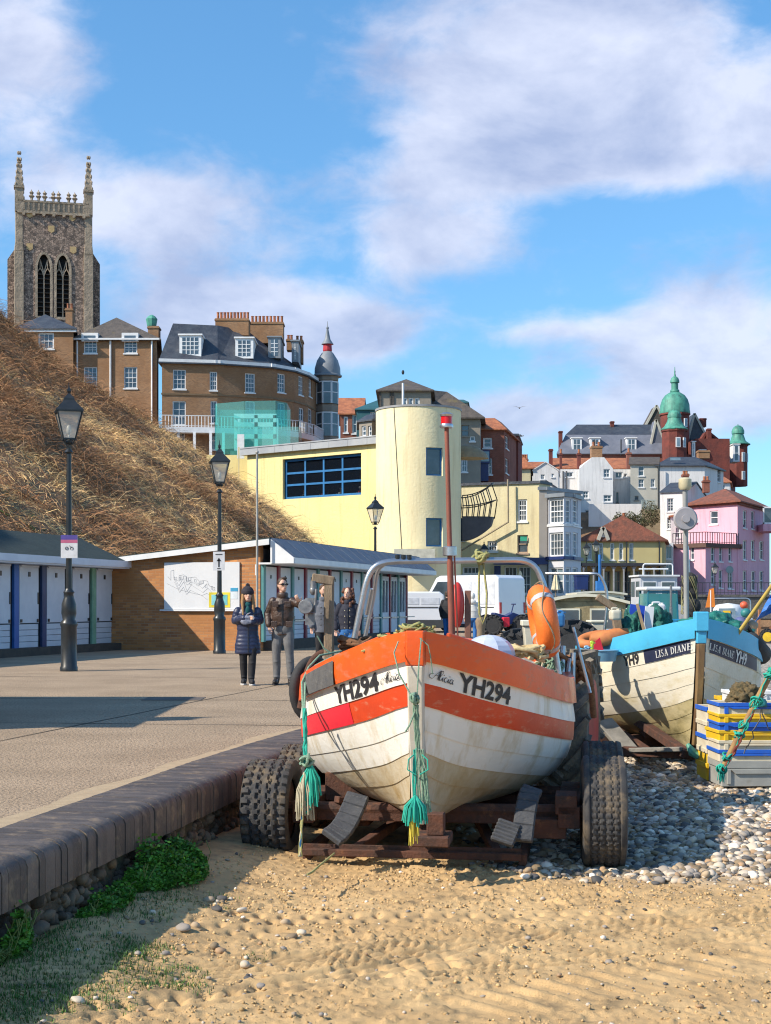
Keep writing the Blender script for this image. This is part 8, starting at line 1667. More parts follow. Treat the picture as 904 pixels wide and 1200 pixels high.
J = {'L': [(-.25, .05, 1.14), (-.215, -.07, .96), (.3, -.1, -1)], 'R': [(.315, -.06, 1.27), (.305, -.30, 1.33), (-.2, -.5, .4)], 'Ll': [(-.10, -.01, .50), (-.10, .03, .09)], 'Rl': [(.115, -.03, .50), (.135, -.03, .09)]}
def shades(t, hz, HM):
 m = MB()
 for s_ in (-1, 1): m.sph(HM @ Vector((s_*.034, -.094, .012)), .027, .010, .018, 12, 8)
 m.bar(HM @ Vector((-.07, -.085, .02)), HM @ Vector((.07, -.085, .02)), .006, .006)
 for s_ in (-1, 1): m.bar(HM @ Vector((s_*.066, -.085, .018)), HM @ Vector((s_*.082, .01, .012)), .004, .007)
 m.build('sunglasses', M('sunglass_black', (.01, .01, .012), rough=.12), t, smooth=60)
 m = MB()
 for (x, z) in ((-.10, 1.30), (.10, 1.30), (-.12, .98), (.12, .98)): m.bx(x-.05, -.155, z-.05, x+.05, -.12, z+.05)
 m.build('jacket_pockets', brownl, t, bevel=.01, seg=2)
p_ = XY(331.5, 22.9); person((p_.x, p_.y, 0), -.05, 'man in brown leather jacket, sunglasses and grey jeans walking with his left arm raised', J, 1.72, coat(brownl, .80, .178, .160, .186, .057, ay=.64), (jeang, .066, .052), hair_short(dkhair), (M('dark_boot', (.03, .026, .025), rough=.5), blackc, True), look=.5, extra=shades)
J2 = {'L': [(-.25, .02, 1.12), (-.24, -.06, .86), (0, 0, -1)], 'R': [(.25, .02, 1.12), (.24, -.06, .86), (0, 0, -1)], 'Ll': [(-.09, -.02, .49), (-.09, .05, .09)], 'Rl': [(.09, -.05, .49), (.09, -.08, .09)]}
def beard(t, hz, HM): m = MB(); m.sph(HM @ Vector((0, -.06, -.075)), .056, .045, .05, 12, 8); m.sph(HM @ Vector((0, -.088, -.042)), .03, .012, .012, 10, 6); blob(m, 'beard', dkhair, t, .009, 1, .4)
p_ = XY(379.5, 28); person((p_.x, p_.y, 0), .1, 'bearded man in grey double breasted coat half hidden by the wooden hauler post', J2, 1.68, coat(greyw, .74, .20, .185, .205, .066, btn=(buttonm, (-.06, .06), 4)), (blackc, .066, .055), hair_short(M('brown_hair', (.09, .05, .03))), (blackc, blackc, True), look=.35, extra=beard)
p_ = XY(407.5, 28); person((p_.x, p_.y, 0), .0, 'woman with curly auburn hair in dark navy coat and blue jeans behind the orange boat', {k: ([tuple(np.array(v[0])*.95), tuple(np.array(v[1])*.95)]+list(v[2:])) for k, v in J2.items()}, 1.62, coat(darkn, .80, .195, .175, .19, .062, btn=(metalb, (-.05, .05), 5)), (jeanb, .060, .05), hair_long(auburn, curly=True), (blackc, blackc, False), look=-.3)
p_ = XY(524.5, 50); person((p_.x, p_.y, 0), 2.7, 'man in dark jacket and blue jeans standing beside the white vans behind the mast', J2, 1.76, coat(blackc, .80, .20, .18, .20, .066), (jeanb, .066, .055), hair_short(dkhair), (blackc, blackc, True), face=False)
p_ = XY(553.5, 47); person((p_.x, p_.y, 0), math.pi, 'person in white hooded jacket and blue jeans walking away near the large van', J2, 1.66, coat(M('white_jacket', (.72, .70, .66), (.62, .60, .57), sc=9, rough=.8), .84, .20, .18, .20, .066, hood=True), (jeanb, .066, .055), lambda t, hz, HM: (lambda m: (m.sph(HM @ Vector((0, .02, .02)), .10, .11, .13, 16, 12), blob(m, 'hood', M('white_jacket', (.72, .70, .66)), t, .01, 1, .4)))(MB()), (blackc, blackc, False), face=False)
def sitter(loc, rz, label, cmat, hmat):
 J = {'L': [(-.22, -.05, .62), (-.12, -.30, .62), (0, -1, 0)], 'R': [(.22, -.05, .62), (.12, -.30, .62), (0, -1, 0)]}; hz = 1.12; t = empty('person', loc, rz, label, 'person'); b = MB(); b.sph((0, 0, hz), .078, .09, .112, 12, 10); limb(b, [(0, 0, .9), (0, 0, 1.05)], [.05, .05]); b.sph((0, 0, .72), .16, .10, .26, 12, 10)
 for s_ in (-1, 1): sh = (s_*.17, 0, .88); el = (s_*.22, -.08, .66); wr = (s_*.12, -.30, .68); limb(b, [sh, el, wr], [.05, .04, .03]); limb(b, [(s_*.09, 0, .46), (s_*.11, -.40, .46), (s_*.11, -.40, .05)], [.08, .06, .045]); hand(b, wr, (0, -1, 0), s_)
 blob(b, 'body', skin, t, .012, 1, .5); m = MB(); m.sph((0, .01, .70), .185, .125, .27, 14, 10)
 for s_ in (-1, 1): limb(m, [(s_*.17, 0, .88), (s_*.23, -.08, .66), (s_*.14, -.26, .67)], [.065, .055, .045])
 blob(m, 'jumper', cmat, t, .014, 1, .5); m = MB(); m.sph((0, .02, hz+.03), .085, .095, .10, 12, 8)
 blob(m, 'hair', hmat, t, .011, 1, .4); m = MB()
 for s_ in (-1, 1): limb(m, [(s_*.09, 0, .46), (s_*.11, -.40, .46), (s_*.11, -.40, .10)], [.09, .07, .05])
 blob(m, 'trousers', blackc, t, .014, 1, .5); return t
def seat(par_loc, rz, label):
 t = empty('chair', par_loc, rz, label, 'chair'); m = MB(); m.bx(-.2, -.2, .42, .2, .2, .45); m.build('seat', white, t); m = MB(); m.bx(-.2, .18, .45, .2, .21, .85); m.build('backrest', white, t)
 for x in (-.17, .17):
  for y in (-.17, .17): m = MB(); m.bar((x, y, 0), (x, y, .42), .03, .03, up=(0, 1, 0)); m.build('leg', white, t)
 return t
Pw = lambda u, v, z: yb.root.matrix_world.translation+Vector((f.a.x+f.d.x*u-f.n.x*v, f.a.y+f.d.y*u-f.n.y*v, z))
bpy.context.view_layer.update(); zc_ = z0-.9+.0
for (px, la, cm, hm_) in ((412, 'diner in red top seated in the right column of the blue framed window', M('red_top', (.75, .04, .06), rough=.8), M('white_hair', (.6, .58, .55))), (389, 'dark haired diner in pale top behind the third column of the blue framed window', M('white_jacket', (.72, .70, .66)), dkhair), (369, 'diner in maroon top behind the second column of the blue framed window', M('maroon_top', (.35, .05, .06), rough=.8), dkhair), (346, 'diner in grey top behind the first column of the blue framed window', greyw, auburn)):
 u_ = yb.faces[0].world.uv(px, 560)[0]; q = Pw(u_, .9, 0); q.z = ZZ(582.5, 91)-.62; seat(q, .9, 'white cafe chair under the '+la.split(' in ')[0]+' at column '+str({412: 'four', 389: 'three', 369: 'two', 346: 'one'}[px])); sitter(q, 1.0, la, cm, hm_)
vw = M('van_white', (.74, .76, .80), (.70, .72, .77), sc=1, rough=.3, coat=.4); vg = M('van_grey_plastic', (.05, .055, .06), rough=.6)
def van(loc, rz, label, L_, W_, H_, nose, win=True, grey=True):
 """local x: nose at -x; side facing -y"""
 t = empty('van', loc, rz, label, 'van'); zb_ = .28
 prof = [(0, zb_), (0, zb_+.55), (nose*.5, zb_+.80), (nose, zb_+.95), (nose+(H_-1.2)*.62, H_-.10), (nose+(H_-1.2)*.62+.25, H_), (L_-.25, H_), (L_-.05, H_-.15), (L_, zb_+.4), (L_, zb_)]
 m = MB(); m.prism(prof, 'y', 0, W_); m.build('body', vw, t, bevel=.07, seg=3)
 x1 = nose+(H_-1.2)*.62; m = MB(); m.prism([(nose+.22, zb_+1.02), (x1+.12, H_-.28), (x1+.85, H_-.28), (x1+.85, zb_+1.02)], 'y', -.008, .02); m.build('cab_window', pane_m, t)
 m = MB(); d_ = Vector((x1-nose, 0, H_-.10-(zb_+.95))); n_ = Vector((-d_.z, 0, d_.x)).normalized()*.012; a_ = Vector((nose, 0, zb_+.95)); q = [a_+d_*.08+n_, a_+d_*.88+n_]; m.add([q[0]+Vector((0, .15, 0)), q[0]+Vector((0, W_-.15, 0)), q[1]+Vector((0, W_-.2, 0)), q[1]+Vector((0, .2, 0))], [(0, 1, 2, 3)]); m.build('windscreen', pane_m, t)
 m = MB();
 for (a, b_) in ((x1+1.05, x1+1.05+(L_-x1-1.4)*.48), (x1+1.15+(L_-x1-1.4)*.48, L_-.25)): m.bx(a, -.012, zb_+1.0, b_, 0, H_-.28)
 m.build('side_panel', M('van_panel', (.66, .69, .75), rough=.35), t, bevel=.02)
 m = MB(); m.bx(-.02, -.02, zb_-.05, L_+.02, W_+.02, zb_+(.32 if grey else .12)); m.bx(x1+1.0, -.03, zb_+.86, L_-.3, 0, zb_+.90); m.build('bumper_trim', vg, t, bevel=.03)
 m = MB();
 m.tube([(nose+.35, -.16, zb_+.95), (nose+.35, -.16, zb_+1.25)], .07, 8); m.build('mirror', vg, t, smooth=60)
 for y in (.12, W_-.12):
  for x in (.75, L_-.85): w_ = empty('wheel', (x, y, .33), R(90)); w_.parent = t; tyre(w_, .33, .2, 'road', steel)
 for y in (.2, W_-.2): m = MB(); m.bx(-.03, y-.12, zb_+.42, .05, y+.12, zb_+.6); m.build('headlight', pane_b, t)
 for y in (.1, W_-.1): m = MB(); m.bx(L_-.03, y-.06, zb_+.6, L_+.02, y+.06, zb_+1.1); m.build('tail_light', M('tail_red', (.5, .02, .02), rough=.3), t)
 return t
q = XY(522, 63.5); van((q.x-4.3, q.y, 0), .02, 'small white van with dark grey sills emerging from behind the beach huts', 4.3, 1.75, 1.86, .9)
q = XY(580, 66.5); Lv = 5.4; a_ = R(-42); van((q.x-Lv*math.cos(a_), q.y+.5-Lv*math.sin(a_)-3.2, 0), a_, 'large white high roofed van parked behind the small van', Lv, 2.0, 2.62, .8, grey=False)
q = XY(563.5, 44); t = empty('mooring_post', (q.x, q.y, 0), 0, 'rusty brown mooring post beside the person in white', 'bollard'); m = MB(); m.lathe([(.13, 0), (.12, .5), (.15, .62), (.17, .78), (.12, .88), (.0, .9)], n=14); m.build('post', wood_g, t, smooth=50)
pcream = M('parasol_canvas', (.72, .66, .48), (.60, .54, .38), sc=6, rough=.9)
def parasol(px, pt, Y, label):
 q = XY(px, Y); t = empty('parasol', (q.x, q.y, 0), 0, label, 'parasol', 'folded cream parasols outside the pub'); z1 = ZZ(pt, Y); m = MB(); pr = [(.04, z1), (.10, z1-.15), (.22, z1-.7), (.30, z1-1.05), (.16, z1-1.1)]; n_ = 16; V = []
 for (r_, z) in pr:
  for i in range(n_): a = 2*math.pi*i/n_; k = r_*(1 if i % 2 else .6); V.append((k*math.cos(a), k*math.sin(a), z))
 m.add(V, [(j*n_+i, j*n_+(i+1) % n_, (j+1)*n_+(i+1) % n_, (j+1)*n_+i) for j in range(len(pr)-1) for i in range(n_)]+[tuple(range(n_))]); m.build('canopy', pcream, t); m = MB(); m.tube([(0, 0, 0), (0, 0, z1+.08)], .025, 8); m.build('pole', wood_g, t); m = MB(); m.bx(-.25, -.25, 0, .25, .25, .08); m.build('base', black, t); return t
parasol(610, 669, 88, 'folded cream parasol left of the glazed bay, before the navy pub window'); parasol(651.5, 671, 88, 'folded cream parasol in front of the glazed bay')
pine = M('orange_pine', (.55, .25, .07), (.45, .19, .05), sc=4, rough=.6)
def pub_table(px, Y, lab):
 q = XY(px, Y); t = empty('picnic_table', (q.x, q.y, 0), 0, lab, 'picnic table', 'picnic tables outside the pub'); m = MB()
 for k in range(4): m.bx(-.8, -.36+k*.18, .74, .8, -.36+k*.18+.165, .78)
 m.build('tabletop', pine, t); m = MB(); m.bx(-.8, -.72, .44, .8, -.5, .48); m.build('bench', pine, t); m = MB(); m.bx(-.8, .5, .44, .8, .72, .48); m.build('bench', pine, t)
 for x in (-.6, .6):
  for s_ in (-1, 1): m = MB(); m.bar((x, s_*.6, 0), (x, s_*.2, .74), .06, .08); m.build('leg', pine, t)
 return t
pub_table(591, 86, 'orange pine picnic table left of the folded parasol'); pub_table(607, 84, 'orange pine picnic table below the folded parasol')
for (px, Y, rz_, la, cm) in ((584, 86, 1.5, 'drinker in dark top at the left picnic table outside the pub', darkn), (597, 85.4, -1.4, 'drinker in green top at the left picnic table outside the pub', M('green_top', (.03, .22, .14), rough=.8)), (603, 84.8, .3, 'drinker in red top between the picnic tables outside the pub', M('red_top', (.75, .04, .06))), (615, 84.2, -1, 'drinker in teal top right of the folded parasol', M('teal_top', (.02, .2, .26), rough=.8))):
 q = XY(px, Y); sitter((q.x, q.y, 0), rz_, la, cm, dkhair)
t = empty('quad_tractor', (*XY(598, 60), 0), .2, 'low dark quad with fat black tyres and red can beyond the lifebuoy', 'quad bike')
for (x, y) in ((-.75, 0), (.55, 0), (-.75, 1.0), (.55, 1.0)): lug_wheel(t, (x, y, .42), .42, .28, rubber, lugs=14, mud=rubber).rotation_euler.z = R(70)
m = MB(); m.prism([(-.7, .45), (.7, .45), (.75, .75), (.2, .95), (-.1, .8), (-.6, .95)], 'y', .2, .8); m.tube([(.2, .5, .9), (.3, .5, 1.3)], .03, 6); m.tube([(.3, .2, 1.3), (.3, .8, 1.3)], .03, 6); m.build('body', navy, t, bevel=.04)
m = MB(); m.bx(-.35, -.15, .35, -.05, .1, .75); m.build('fuel_can', M('red_cloth', (.68, .02, .05)), t, bevel=.03)
olive = M('olive_cream_timber', (.36, .30, .17), (.24, .19, .10), sc=3, rough=.8, bump=.3, bsc=20, dirt=((.10, .08, .05), 4, .5, .75)); whc = M('wheelhouse_cream', (.70, .68, .56), (.60, .57, .44), sc=3, rough=.5)
def wheelhouse(t, x0, x1, y0, y1, z0, z1, mat, nwin=2, arch_=0, roof_m=None, wz=(.35, .85), rim=.06, sidew=2, lean=0):
 m = MB(); m.bx(x0, y0, z0, x1, y1, z1); m.build('cabin', mat, t, bevel=.02)
 n_ = 10; V = []
 for i in range(n_+1): u = i/n_; V.append((x0-.08+(x1-x0+.16)*u, z1+arch_*math.sin(math.pi*u)))
 m = MB(); m.prism(V+[(x, z-.06-.0) for x, z in V[::-1]] if arch_ else [(x0-.08, z1), (x1+.08, z1), (x1+.08, z1+.07), (x0-.08, z1+.07)], 'y', y0-.12, y1+.08); m.build('cabin_roof', roof_m or mat, t)
 if arch_: m = MB(); m.prism(V, 'y', y0+.01, y1-.01); m.build('roof_infill', mat, t)
 h = z1-z0
 for i in range(nwin):
  a = x0+(x1-x0)*(i+.12)/nwin; b_ = x0+(x1-x0)*(i+.88)/nwin; m = MB(); m.bx(a, y0-.02, z0+h*wz[0], b_, y0-.004, z0+h*wz[1]); w_ = m.build('window', roof_m or mat, t); m = MB(); m.bx(a+rim*.6, y0-.03, z0+h*wz[0]+rim*.6, b_-rim*.6, y0-.022, z0+h*wz[1]-rim*.6); m.build('pane', pane_m, w_)
 for i in range(sidew):
  a = y0+(y1-y0)*(i+.15)/sidew; b_ = y0+(y1-y0)*(i+.85)/sidew
  for x, s_ in ((x0, -1), (x1, 1)): m = MB(); m.bx(min(x, x+s_*.02), a, z0+h*wz[0], max(x, x+s_*.02), b_, z0+h*wz[1]); m.build('side_window', pane_m, t)
def yard_boat(px, Y, rz_, label, cols, rail, L_=5.5, B_=1.0, zg=-.75, lift=.35, zb=1.3, zm=1.0):
 q = XY(px, Y); t = empty('fishing_boat', (q.x, q.y, zg+lift), rz_, label, 'fishing boat'); h = Hull(L=L_, B=B_, zb=zb, zm=zm, zs=1.15); make_hull(t, h, cols, rail, rust); stem_post(t, h, rail, stemw, .15); m = MB(); m.bx(-.5, 1.2, -.35, .5, 1.35, -.1); m.bx(-.5, 3.6, -.35, .5, 3.75, -.1); m.build('chocks', wood_g, t)
 m = MB(); m.bx(-.6, 1.4, .62, .6, L_-1.6, .66); m.build('deck', M('deck_boards', (.34, .28, .21)), t); return t
cb = yard_boat(694, 28.6, -.05, 'boat with arched olive canopy and dark windows behind the left end of the blue boat', [navy, navy, navy, hullb, hullb, hully, hully, hully], olive, lift=.25, zb=1.15)
wheelhouse(cb, -.86, .86, 1.6, 2.9, 1.02, 1.86, olive, 2, .16, whc, (.28, .82))
m = MB(); m.bx(-.8, 1.45, .7, .8, 1.55, 1.05); m.build('dark_hatch', dark_in, cb)
b3 = yard_boat(722, 44, .1, 'boat with low cream wheelhouse and tall windows behind the canopied boat', [hull_w]*8, whc, L_=6, B_=1.1, lift=.45); wheelhouse(b3, -.75, .75, 1.8, 3.2, 1.1, 1.95, whc, 2, .08, whc, (.3, .9), .07)
m = MB(); m.tube([(0, 2, 1.95), (0, 2, 3.2)], .05, 8); m.bx(-.12, 1.9, 1.95, .12, 2.1, 2.35); m.build('mast', M('blue_mast', (.03, .18, .5), rough=.5), b3)
b4 = yard_boat(782, 60, .05, 'boat with tall pale grey wheelhouse behind the blue cabbed tractor', [hull_w]*8, wht2, L_=7, B_=1.4, lift=.5, zb=1.6, zm=1.3); wheelhouse(b4, -.78, .85, 1.6, 3.4, 1.35, 2.75, M('wheelhouse_grey', (.50, .52, .56), (.43, .45, .5), sc=2, rough=.5), 2, 0, white, (.38, .85), .07)
m = MB(); m.tube(bend([(-.6, 1.8, 2.8), (-.6, 1.8, 3.3), (.7, 1.8, 3.3), (.7, 1.8, 2.8)], .12), .03, 8); m.tube([(-.6, 2.6, 3.1), (.7, 2.6, 3.1)], .03, 8); m.build('roof_rail', white, b4, smooth=50)
b5 = yard_boat(853, 58, -.25, 'small white boat with rounded cuddy and red stripe near the far sea wall', [wht2, red_o, wht2, wht2, wht2, hullb, hullb, hullb], white, L_=5, B_=.95, lift=.4, zb=1.2); m = MB()
m.lathe([(.62, 0), (.62, .45), (.5, .62), (0, .70)], (0, 1.7, 1.0), 20, ay=1.3); m.build('cuddy', white, b5, smooth=50); m = MB(); m.bx(-.38, .85, 1.18, .30, .93, 1.48); m.build('cuddy_window', pane_b, b5); m = MB(); m.bx(-.2, .80, 1.15, .1, .86, 1.38); m.build('yellow_coat', M('yellow_plastic', (.80, .50, .015)), b5); tubes('roll_bar', [bend([(-.7, 2.4, .9), (-.7, 2.4, 1.9), (.9, 2.4, 1.9), (.9, 2.4, .9)], .2)], .03, steel, b5)
t = empty('tractor', (*XY(781, 53), -.80), .06, 'blue cabbed tractor with orange grille and exhaust pipe behind the blue boat', 'tractor'); cabm = M('cab_blue', (.01, .17, .24), (.01, .12, .18), rough=.4)
lug_wheel(t, (-.85, 1.6, .75), .75, .42, M('rim_white', (.5, .5, .45)), lugs=16, mud=rubber); lug_wheel(t, (.85, 1.6, .75), .75, .42, M('rim_white', (.5, .5, .45)), lugs=16, mud=rubber); lug_wheel(t, (-.7, -.6, .45), .45, .25, M('rim_white', (.5, .5, .45)), lugs=14, mud=rubber); lug_wheel(t, (.7, -.6, .45), .45, .25, M('rim_white', (.5, .5, .45)), lugs=14, mud=rubber)
m = MB(); m.bx(-.32, -1.0, .6, .32, .9, 1.55); m.build('bonnet', M('bonnet_blue', (.02, .22, .42), rough=.4), t, bevel=.04); m = MB(); m.bx(-.29, -1.03, .72, .29, -1.005, 1.22); g_ = m.build('grille', M('grille_orange', (.60, .20, .03), (.42, .13, .02), rough=.6), t); m = MB()
for k in range(5): m.bx(-.29, -1.04, .78+k*.09, .29, -1.032, .80+k*.09)
m.build('grille_bars', black, g_); m = MB(); m.bx(-.3, -1.03, 1.27, .3, -1.005, 1.42); m.build('badge_panel', white, t)
m = MB();
for x in (-.58, .58):
 for y in (.5, 1.9): m.bar((x, y, 1.2), (x*.92, y+(.05 if y < 1 else -.05), 2.62), .07, .07, up=(0, 1, 0))
m.bx(-.6, .48, 1.15, .6, .54, 1.5); m.bx(-.56, .5, 2.52, .56, .58, 2.6); m.build('cab_frame', cabm, t); m = MB(); m.bx(-.55, .5, 1.5, .55, .51, 2.5); m.bx(-.57, .55, 1.4, -.56, 1.9, 2.5); m.bx(.56, .55, 1.4, .57, 1.9, 2.5); m.build('cab_glass', glassy('cab_glass', (.10, .38, .40), .45, .05), t)
m = MB(); m.bx(-.68, .42, 2.62, .68, 2.0, 2.76); m.build('cab_roof', white, t, bevel=.05, seg=2); m = MB(); m.tube([(.10, -.3, 1.5), (.10, -.3, 2.0)], .06, 8); m.tube([(.10, -.3, 2.0), (.10, -.3, 2.8)], .045, 8); m.build('exhaust', M('worn_iron', (.16, .16, .17)), t)
m = MB(); m.bx(-.25, 1.2, 1.1, .25, 1.6, 1.6); m.build('seat', black, t)
def box_obj(name, px0, px1, pyb, pyt, Y, D_, mat, lid, label, cat):
 a_ = P3(px0, pyb, Y); W_ = (px1-px0)*Y/F; H_ = (pyb-pyt)*Y/F; t = empty(name, a_, rr.uniform(-.1, .1), label, cat); m = MB(); m.prism([(.03, 0), (W_-.03, 0), (W_, H_*.85), (0, H_*.85)], 'y', 0, D_); m.build('body', mat, t, bevel=.01); m = MB(); m.bx(-.02, -.02, H_*.85, W_+.02, D_+.02, H_); m.build('lid', lid, t, bevel=.008)
box_obj('bait_bin', 614, 630, 772, 727, 15.5, .4, M('cream_plastic', (.62, .58, .46)), whc, 'tall cream bin standing behind the orange lifebuoy', 'bin')
box_obj('bait_bin', 694, 711, 746, 727, 18.5, .4, M('cream_plastic', (.62, .58, .46)), whc, 'cream lidded bin behind the left end of the blue boat', 'bin')
box_obj('bait_bin', 676, 690, 691, 673, 80, .8, navy, navy, 'navy wheeled bin near the arcade building', 'bin')
for (px, py, Y, r_, la) in ((608, 770, 19, .30, 'muddy black tractor tyre left of the cream bin'), (672, 768, 17.5, .36, 'big black lugged tractor tyre behind the right rail of the orange boat'), (652, 765, 20.5, .34, 'black lugged tractor tyre below the arched canopy')):
 q = P3(px, py, Y); pass
 t = empty('tractor_tyre', q, R(75), la, 'dolly'); m = MB(); m.tube([(-.3, 0, .05), (.3, 0, .05)], .04, 8); m.build('axle', rust, t); g = lug_wheel(t, (0, 0, .05), r_, .26, rubber, lugs=14, mud=rubber)  # a tractor tyre; the axle bar is only added to it
t = empty('hanging_net', P3(808, 715, 17.9), 0, 'black net bundle hanging on the mast of the blue boat', 'fishing net'); m = MB();
for (x, z, r_) in ((0, .36, .11), (.02, .22, .09), (.05, .05, .10), (.03, -.05, .07)): m.sph((x, 0, z), r_, r_*.7, r_*1.1, 10, 8)
blob(m, 'net', M('black_net', (.02, .02, .022), (.05, .05, .05), sc=40, rough=.95, bump=1, bsc=60), t, .012, 2)
m = MB();
for k in range(16): a = rr.uniform(0, 6.28); m.tube([Vector((.1*math.cos(a+q*.4), .08*math.sin(a+q*.4), .42-q*.08+.02*rr.random())) for q in range(7)], .004, 4)
m.build('net_cords', M('net_cord', (.30, .28, .14), rough=.9), t)
q = P3(833, 712, 45); t = empty('marker_buoy', q, 0, 'orange flag and black ball on a pole behind the blue boat', 'marker buoy'); m = MB(); m.tube([(0, 0, -1.2), (0, 0, .55)], .02, 6); m.build('pole', white, t); m = MB(); m.prism([(-.16, .0), (.14, .02), (.10, .62), (-.04, .58)], 'y', -.01, .01); m.build('flag', M('flag_orange', (.85, .25, .03), rough=.7), t); m = MB(); m.sph((-.2, 0, -.22), .13); m.build('ball', black, t, smooth=180)
q = XY(893, 78); t = empty('launch_trailer', (q.x, q.y, -.9), .1, 'empty orange railed trailer with yellow wheel near the far sea wall', 'boat trailer'); m = MB(); m.bar((-3, 0, .9), (1.2, 0, .9), .1, .12); m.bar((-3, 0, .5), (1.2, 0, .5), .08, .1)
for x in (-2.5, -1.5, -.5, .5): m.bar((x, 0, .2), (x, 0, 1.0), .08, .08, up=(0, 1, 0))
m.bar((-.3, -.2, 0), (-.2, -.2, 1.9), .12, .12, up=(0, 1, 0)); m.build('frame', M('orange_rust_rail', (.45, .20, .09), (.3, .13, .06), rough=.8), t); w_ = lug_wheel(t, (.1, -.6, .42), .42, .25, M('rim_yellow', (.75, .5, .03), rough=.5), lugs=14, mud=rubber); w_.rotation_euler.z = R(70)
box_obj('engine_cover', 826, 842, 742, 718, 30, .8, M('grey_cover', (.22, .23, .26), rough=.7), M('grey_cover', (.22, .23, .26)), 'grey engine box behind the bow of the blue boat', 'box')
t = empty('moored_gear', P3(868, 735, 40), 0, 'pile of floats and pots beside the small white boat', 'fishing gear');
for i, (x, y, z, r_, c_) in enumerate(((0, 0, .1, .22, (.12, .14, .3)), (.35, .1, .05, .18, (.4, .3, .2)), (.1, -.2, .4, .15, (.03, .2, .2)), (-.3, 0, .1, .2, (.3, .3, .32)), (.15, .2, .62, .12, (.7, .12, .05)))): m = MB(); m.sph((x, y, z), r_, r_, r_*.9, 12, 8); m.build('float', M('float_'+'abcde'[i], c_, rough=.5), t, smooth=180)
def gull(px, py, Y, s_, label):
 t = empty('gull', P3(px, py, Y), rr.uniform(0, 6), label, 'bird', ); m = MB(); m.sph((0, 0, 0), .22*s_, .08*s_, .08*s_, 10, 8); m.sph((.24*s_, 0, .03*s_), .07*s_);
 for s2 in (-1, 1): m.add([(0.08*s_, 0, .04*s_), (.02*s_, s2*.35*s_, .16*s_), (-.12*s_, s2*.75*s_, .08*s_), (-.14*s_, s2*.3*s_, .1*s_), (-.1*s_, 0, .04*s_), (0.0, s2*.3*s_, .09*s_)], [(0, 1, 5), (1, 2, 3, 5), (3, 4, 0, 5)])
 m.build('body', M('gull_grey', (.25, .26, .28)), t)
gull(609, 478, 140, 1.0, 'distant gull flying above the white gabled houses'); gull(611, 511, 150, .9, 'lower distant gull below the other one over the rooftops')
wgreen = M('weed_leaf', (.09, .26, .02), (.045, .15, .014), sc=12, rough=.6, rnd=.5); ggreen = M('grass_green', (.075, .17, .025), (.05, .11, .02), sc=6, rough=.7, rnd=.5)
def weed(name, y0, y1, w_, h_, n, lab, leaf=.014):
 """a leafy clump hugging the wall foot between two depths"""
 Y = rng.uniform(y0, y1, n); u = (Y-y0)/(y1-y0); env = np.sqrt(np.clip(np.sin(np.pi*u), 0, 1)); lump_ = .2+1.1*vnoise(Y*9, Y*0+3)+.7*vnoise(Y*31, Y*0+8)*rng.random(n); a = rng.random(n)**.8; X = wallx(Y)+.01+w_*env*a; top_ = h_*env*lump_*(1-.55*a**2)
 Z = beach_base(X, Y)+top_*rng.random(n)**.45; C = np.stack([X, Y, Z], 1); d1 = rng.normal(0, 1, (n, 3)); d1[:, 2] = np.abs(d1[:, 2])*.5; d1 /= np.linalg.norm(d1, axis=1)[:, None]; d2 = np.cross(d1, rng.normal(0, 1, (n, 3))); d2 /= np.linalg.norm(d2, axis=1)[:, None]; s_ = leaf*rng.uniform(.5, 1.4, n)[:, None]
 V = np.stack([C-d1*s_, C-d2*s_*.62+d1*s_*.2, C+d1*s_, C+d2*s_*.62+d1*s_*.2], 1).reshape(-1, 3); k = np.arange(n*4).reshape(-1, 4); t = empty(name, (float(wallx(y0)), y0, -.5), 0, lab, 'weed'); V = V-np.array(t.location); npmesh('leaves', V, k, wgreen, rnd=rng.random(n), parent=t)
 m = MB()
 for i in range(26): yy = random.uniform(y0, y1); xx = float(wallx(yy))+random.uniform(.02, w_*.6)-t.location.x; z = float(beach_base(np.array(xx+t.location.x), np.array(yy)))+.5; m.tube([(xx, yy-y0, z-.02), (xx+random.uniform(-.03, .05), yy-y0, z+h_*.4), (xx+random.uniform(-.03, .08), yy-y0+random.uniform(-.05, .05), z+h_*.75)], .003, 4)
 m.build('stems', M('weed_stem', (.16, .22, .06)), t)
weed('weed_clump', 8.7, 9.75, .34, .22, 13000, 'bright green leafy weed clump growing against the sea wall near the tyre')
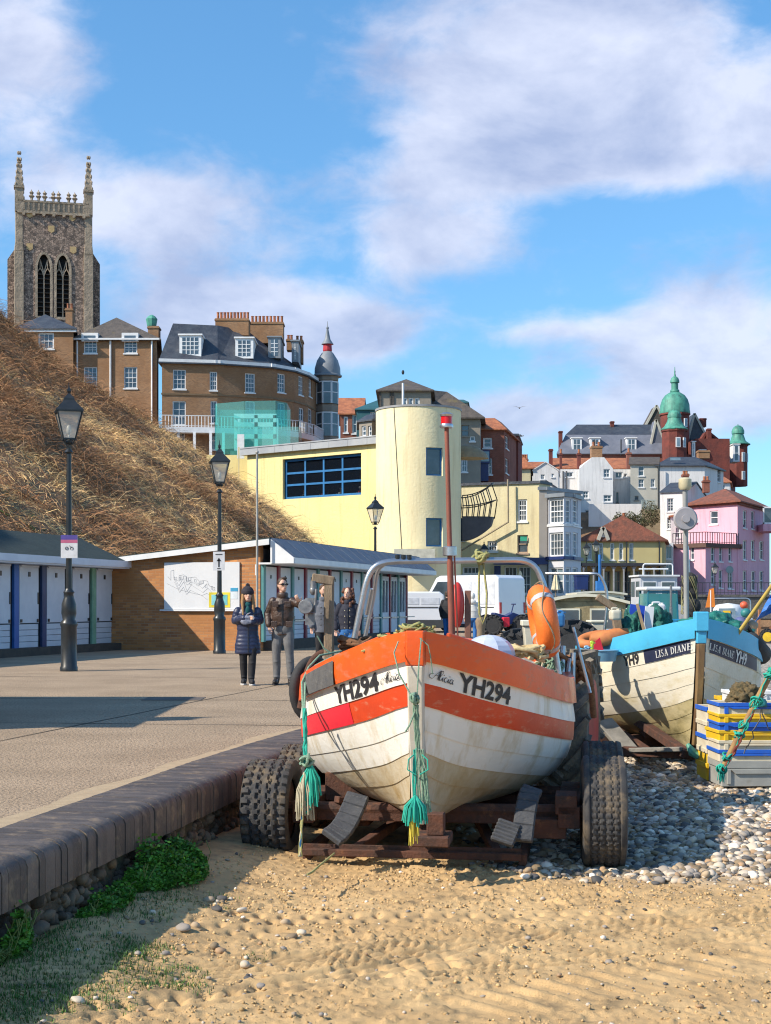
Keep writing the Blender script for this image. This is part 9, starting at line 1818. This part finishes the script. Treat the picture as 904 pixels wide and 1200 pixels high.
weed('weed_clump', 8.0, 8.75, .16, .10, 2600, 'low spreading green weed just left of the tall leafy clump')
weed('weed_clump', 7.02, 7.35, .07, .26, 1200, 'thin upright weed on the flint face of the sea wall', .016)
weed('weed_clump', 6.9, 7.05, .03, .10, 300, 'tiny weed near the left end of the wall face', .012)
def grass(n, fx, fy, dens, h0, h1, lab):
 X, Y = scatter(n, fx, fy, dens); n = len(X); Z = beach_z(X.copy(), Y.copy())-.005; th = rng.uniform(0, 6.28, n); h = rng.uniform(h0, h1, n); lean = rng.uniform(.1, .8, n)*h; P0 = np.stack([X, Y, Z], 1); D = np.stack([np.cos(th), np.sin(th), 0*th], 1); S2 = np.stack([-np.sin(th), np.cos(th), 0*th], 1)*.0022
 P1 = P0+D*lean[:, None]*.35; P1[:, 2] += h*.6; P2_ = P0+D*lean[:, None]; P2_[:, 2] += h; V = np.stack([P0-S2, P0+S2, P1-S2*.8, P1+S2*.8, P2_-S2*.2, P2_+S2*.2], 1).reshape(-1, 3); b0 = (np.arange(n)*6)[:, None]
 Fc = np.concatenate([b0+np.array([[0, 1, 3, 2]]), b0+np.array([[2, 3, 5, 4]])], 0); return tag(npmesh('grass', V, Fc, ggreen, rnd=np.tile(rng.random(n), 2)), lab, 'grass', kind='stuff')
grass(60000, (-2.4, -.6), (5.2, 8.6), lambda X, Y: np.clip(1.3-(X-wallx(Y))/.62+fbm(X*3, Y*3, 3)*3.2, 0, 1)*(X-wallx(Y) > .0)*sstep(8.6, 7.4, Y) if False else np.clip(1.25-(X-wallx(Y))/.55+fbm(X*3, Y*3, 3)*3.5, 0, 1)*(X-wallx(Y) > .0)*(1-sstep(7.6, 8.5, Y)), .010, .034, 'short green grass along the foot of the sea wall at lower left')
grass(9000, (-1.7, -.6), (8.0, 9.6), lambda X, Y: np.clip(1.0-(X-wallx(Y))/.5+fbm(X*3, Y*3, 3)*3, 0, 1)*(X-wallx(Y) > .0), .012, .03, 'thin grass spreading in front of the leafy weed clump')
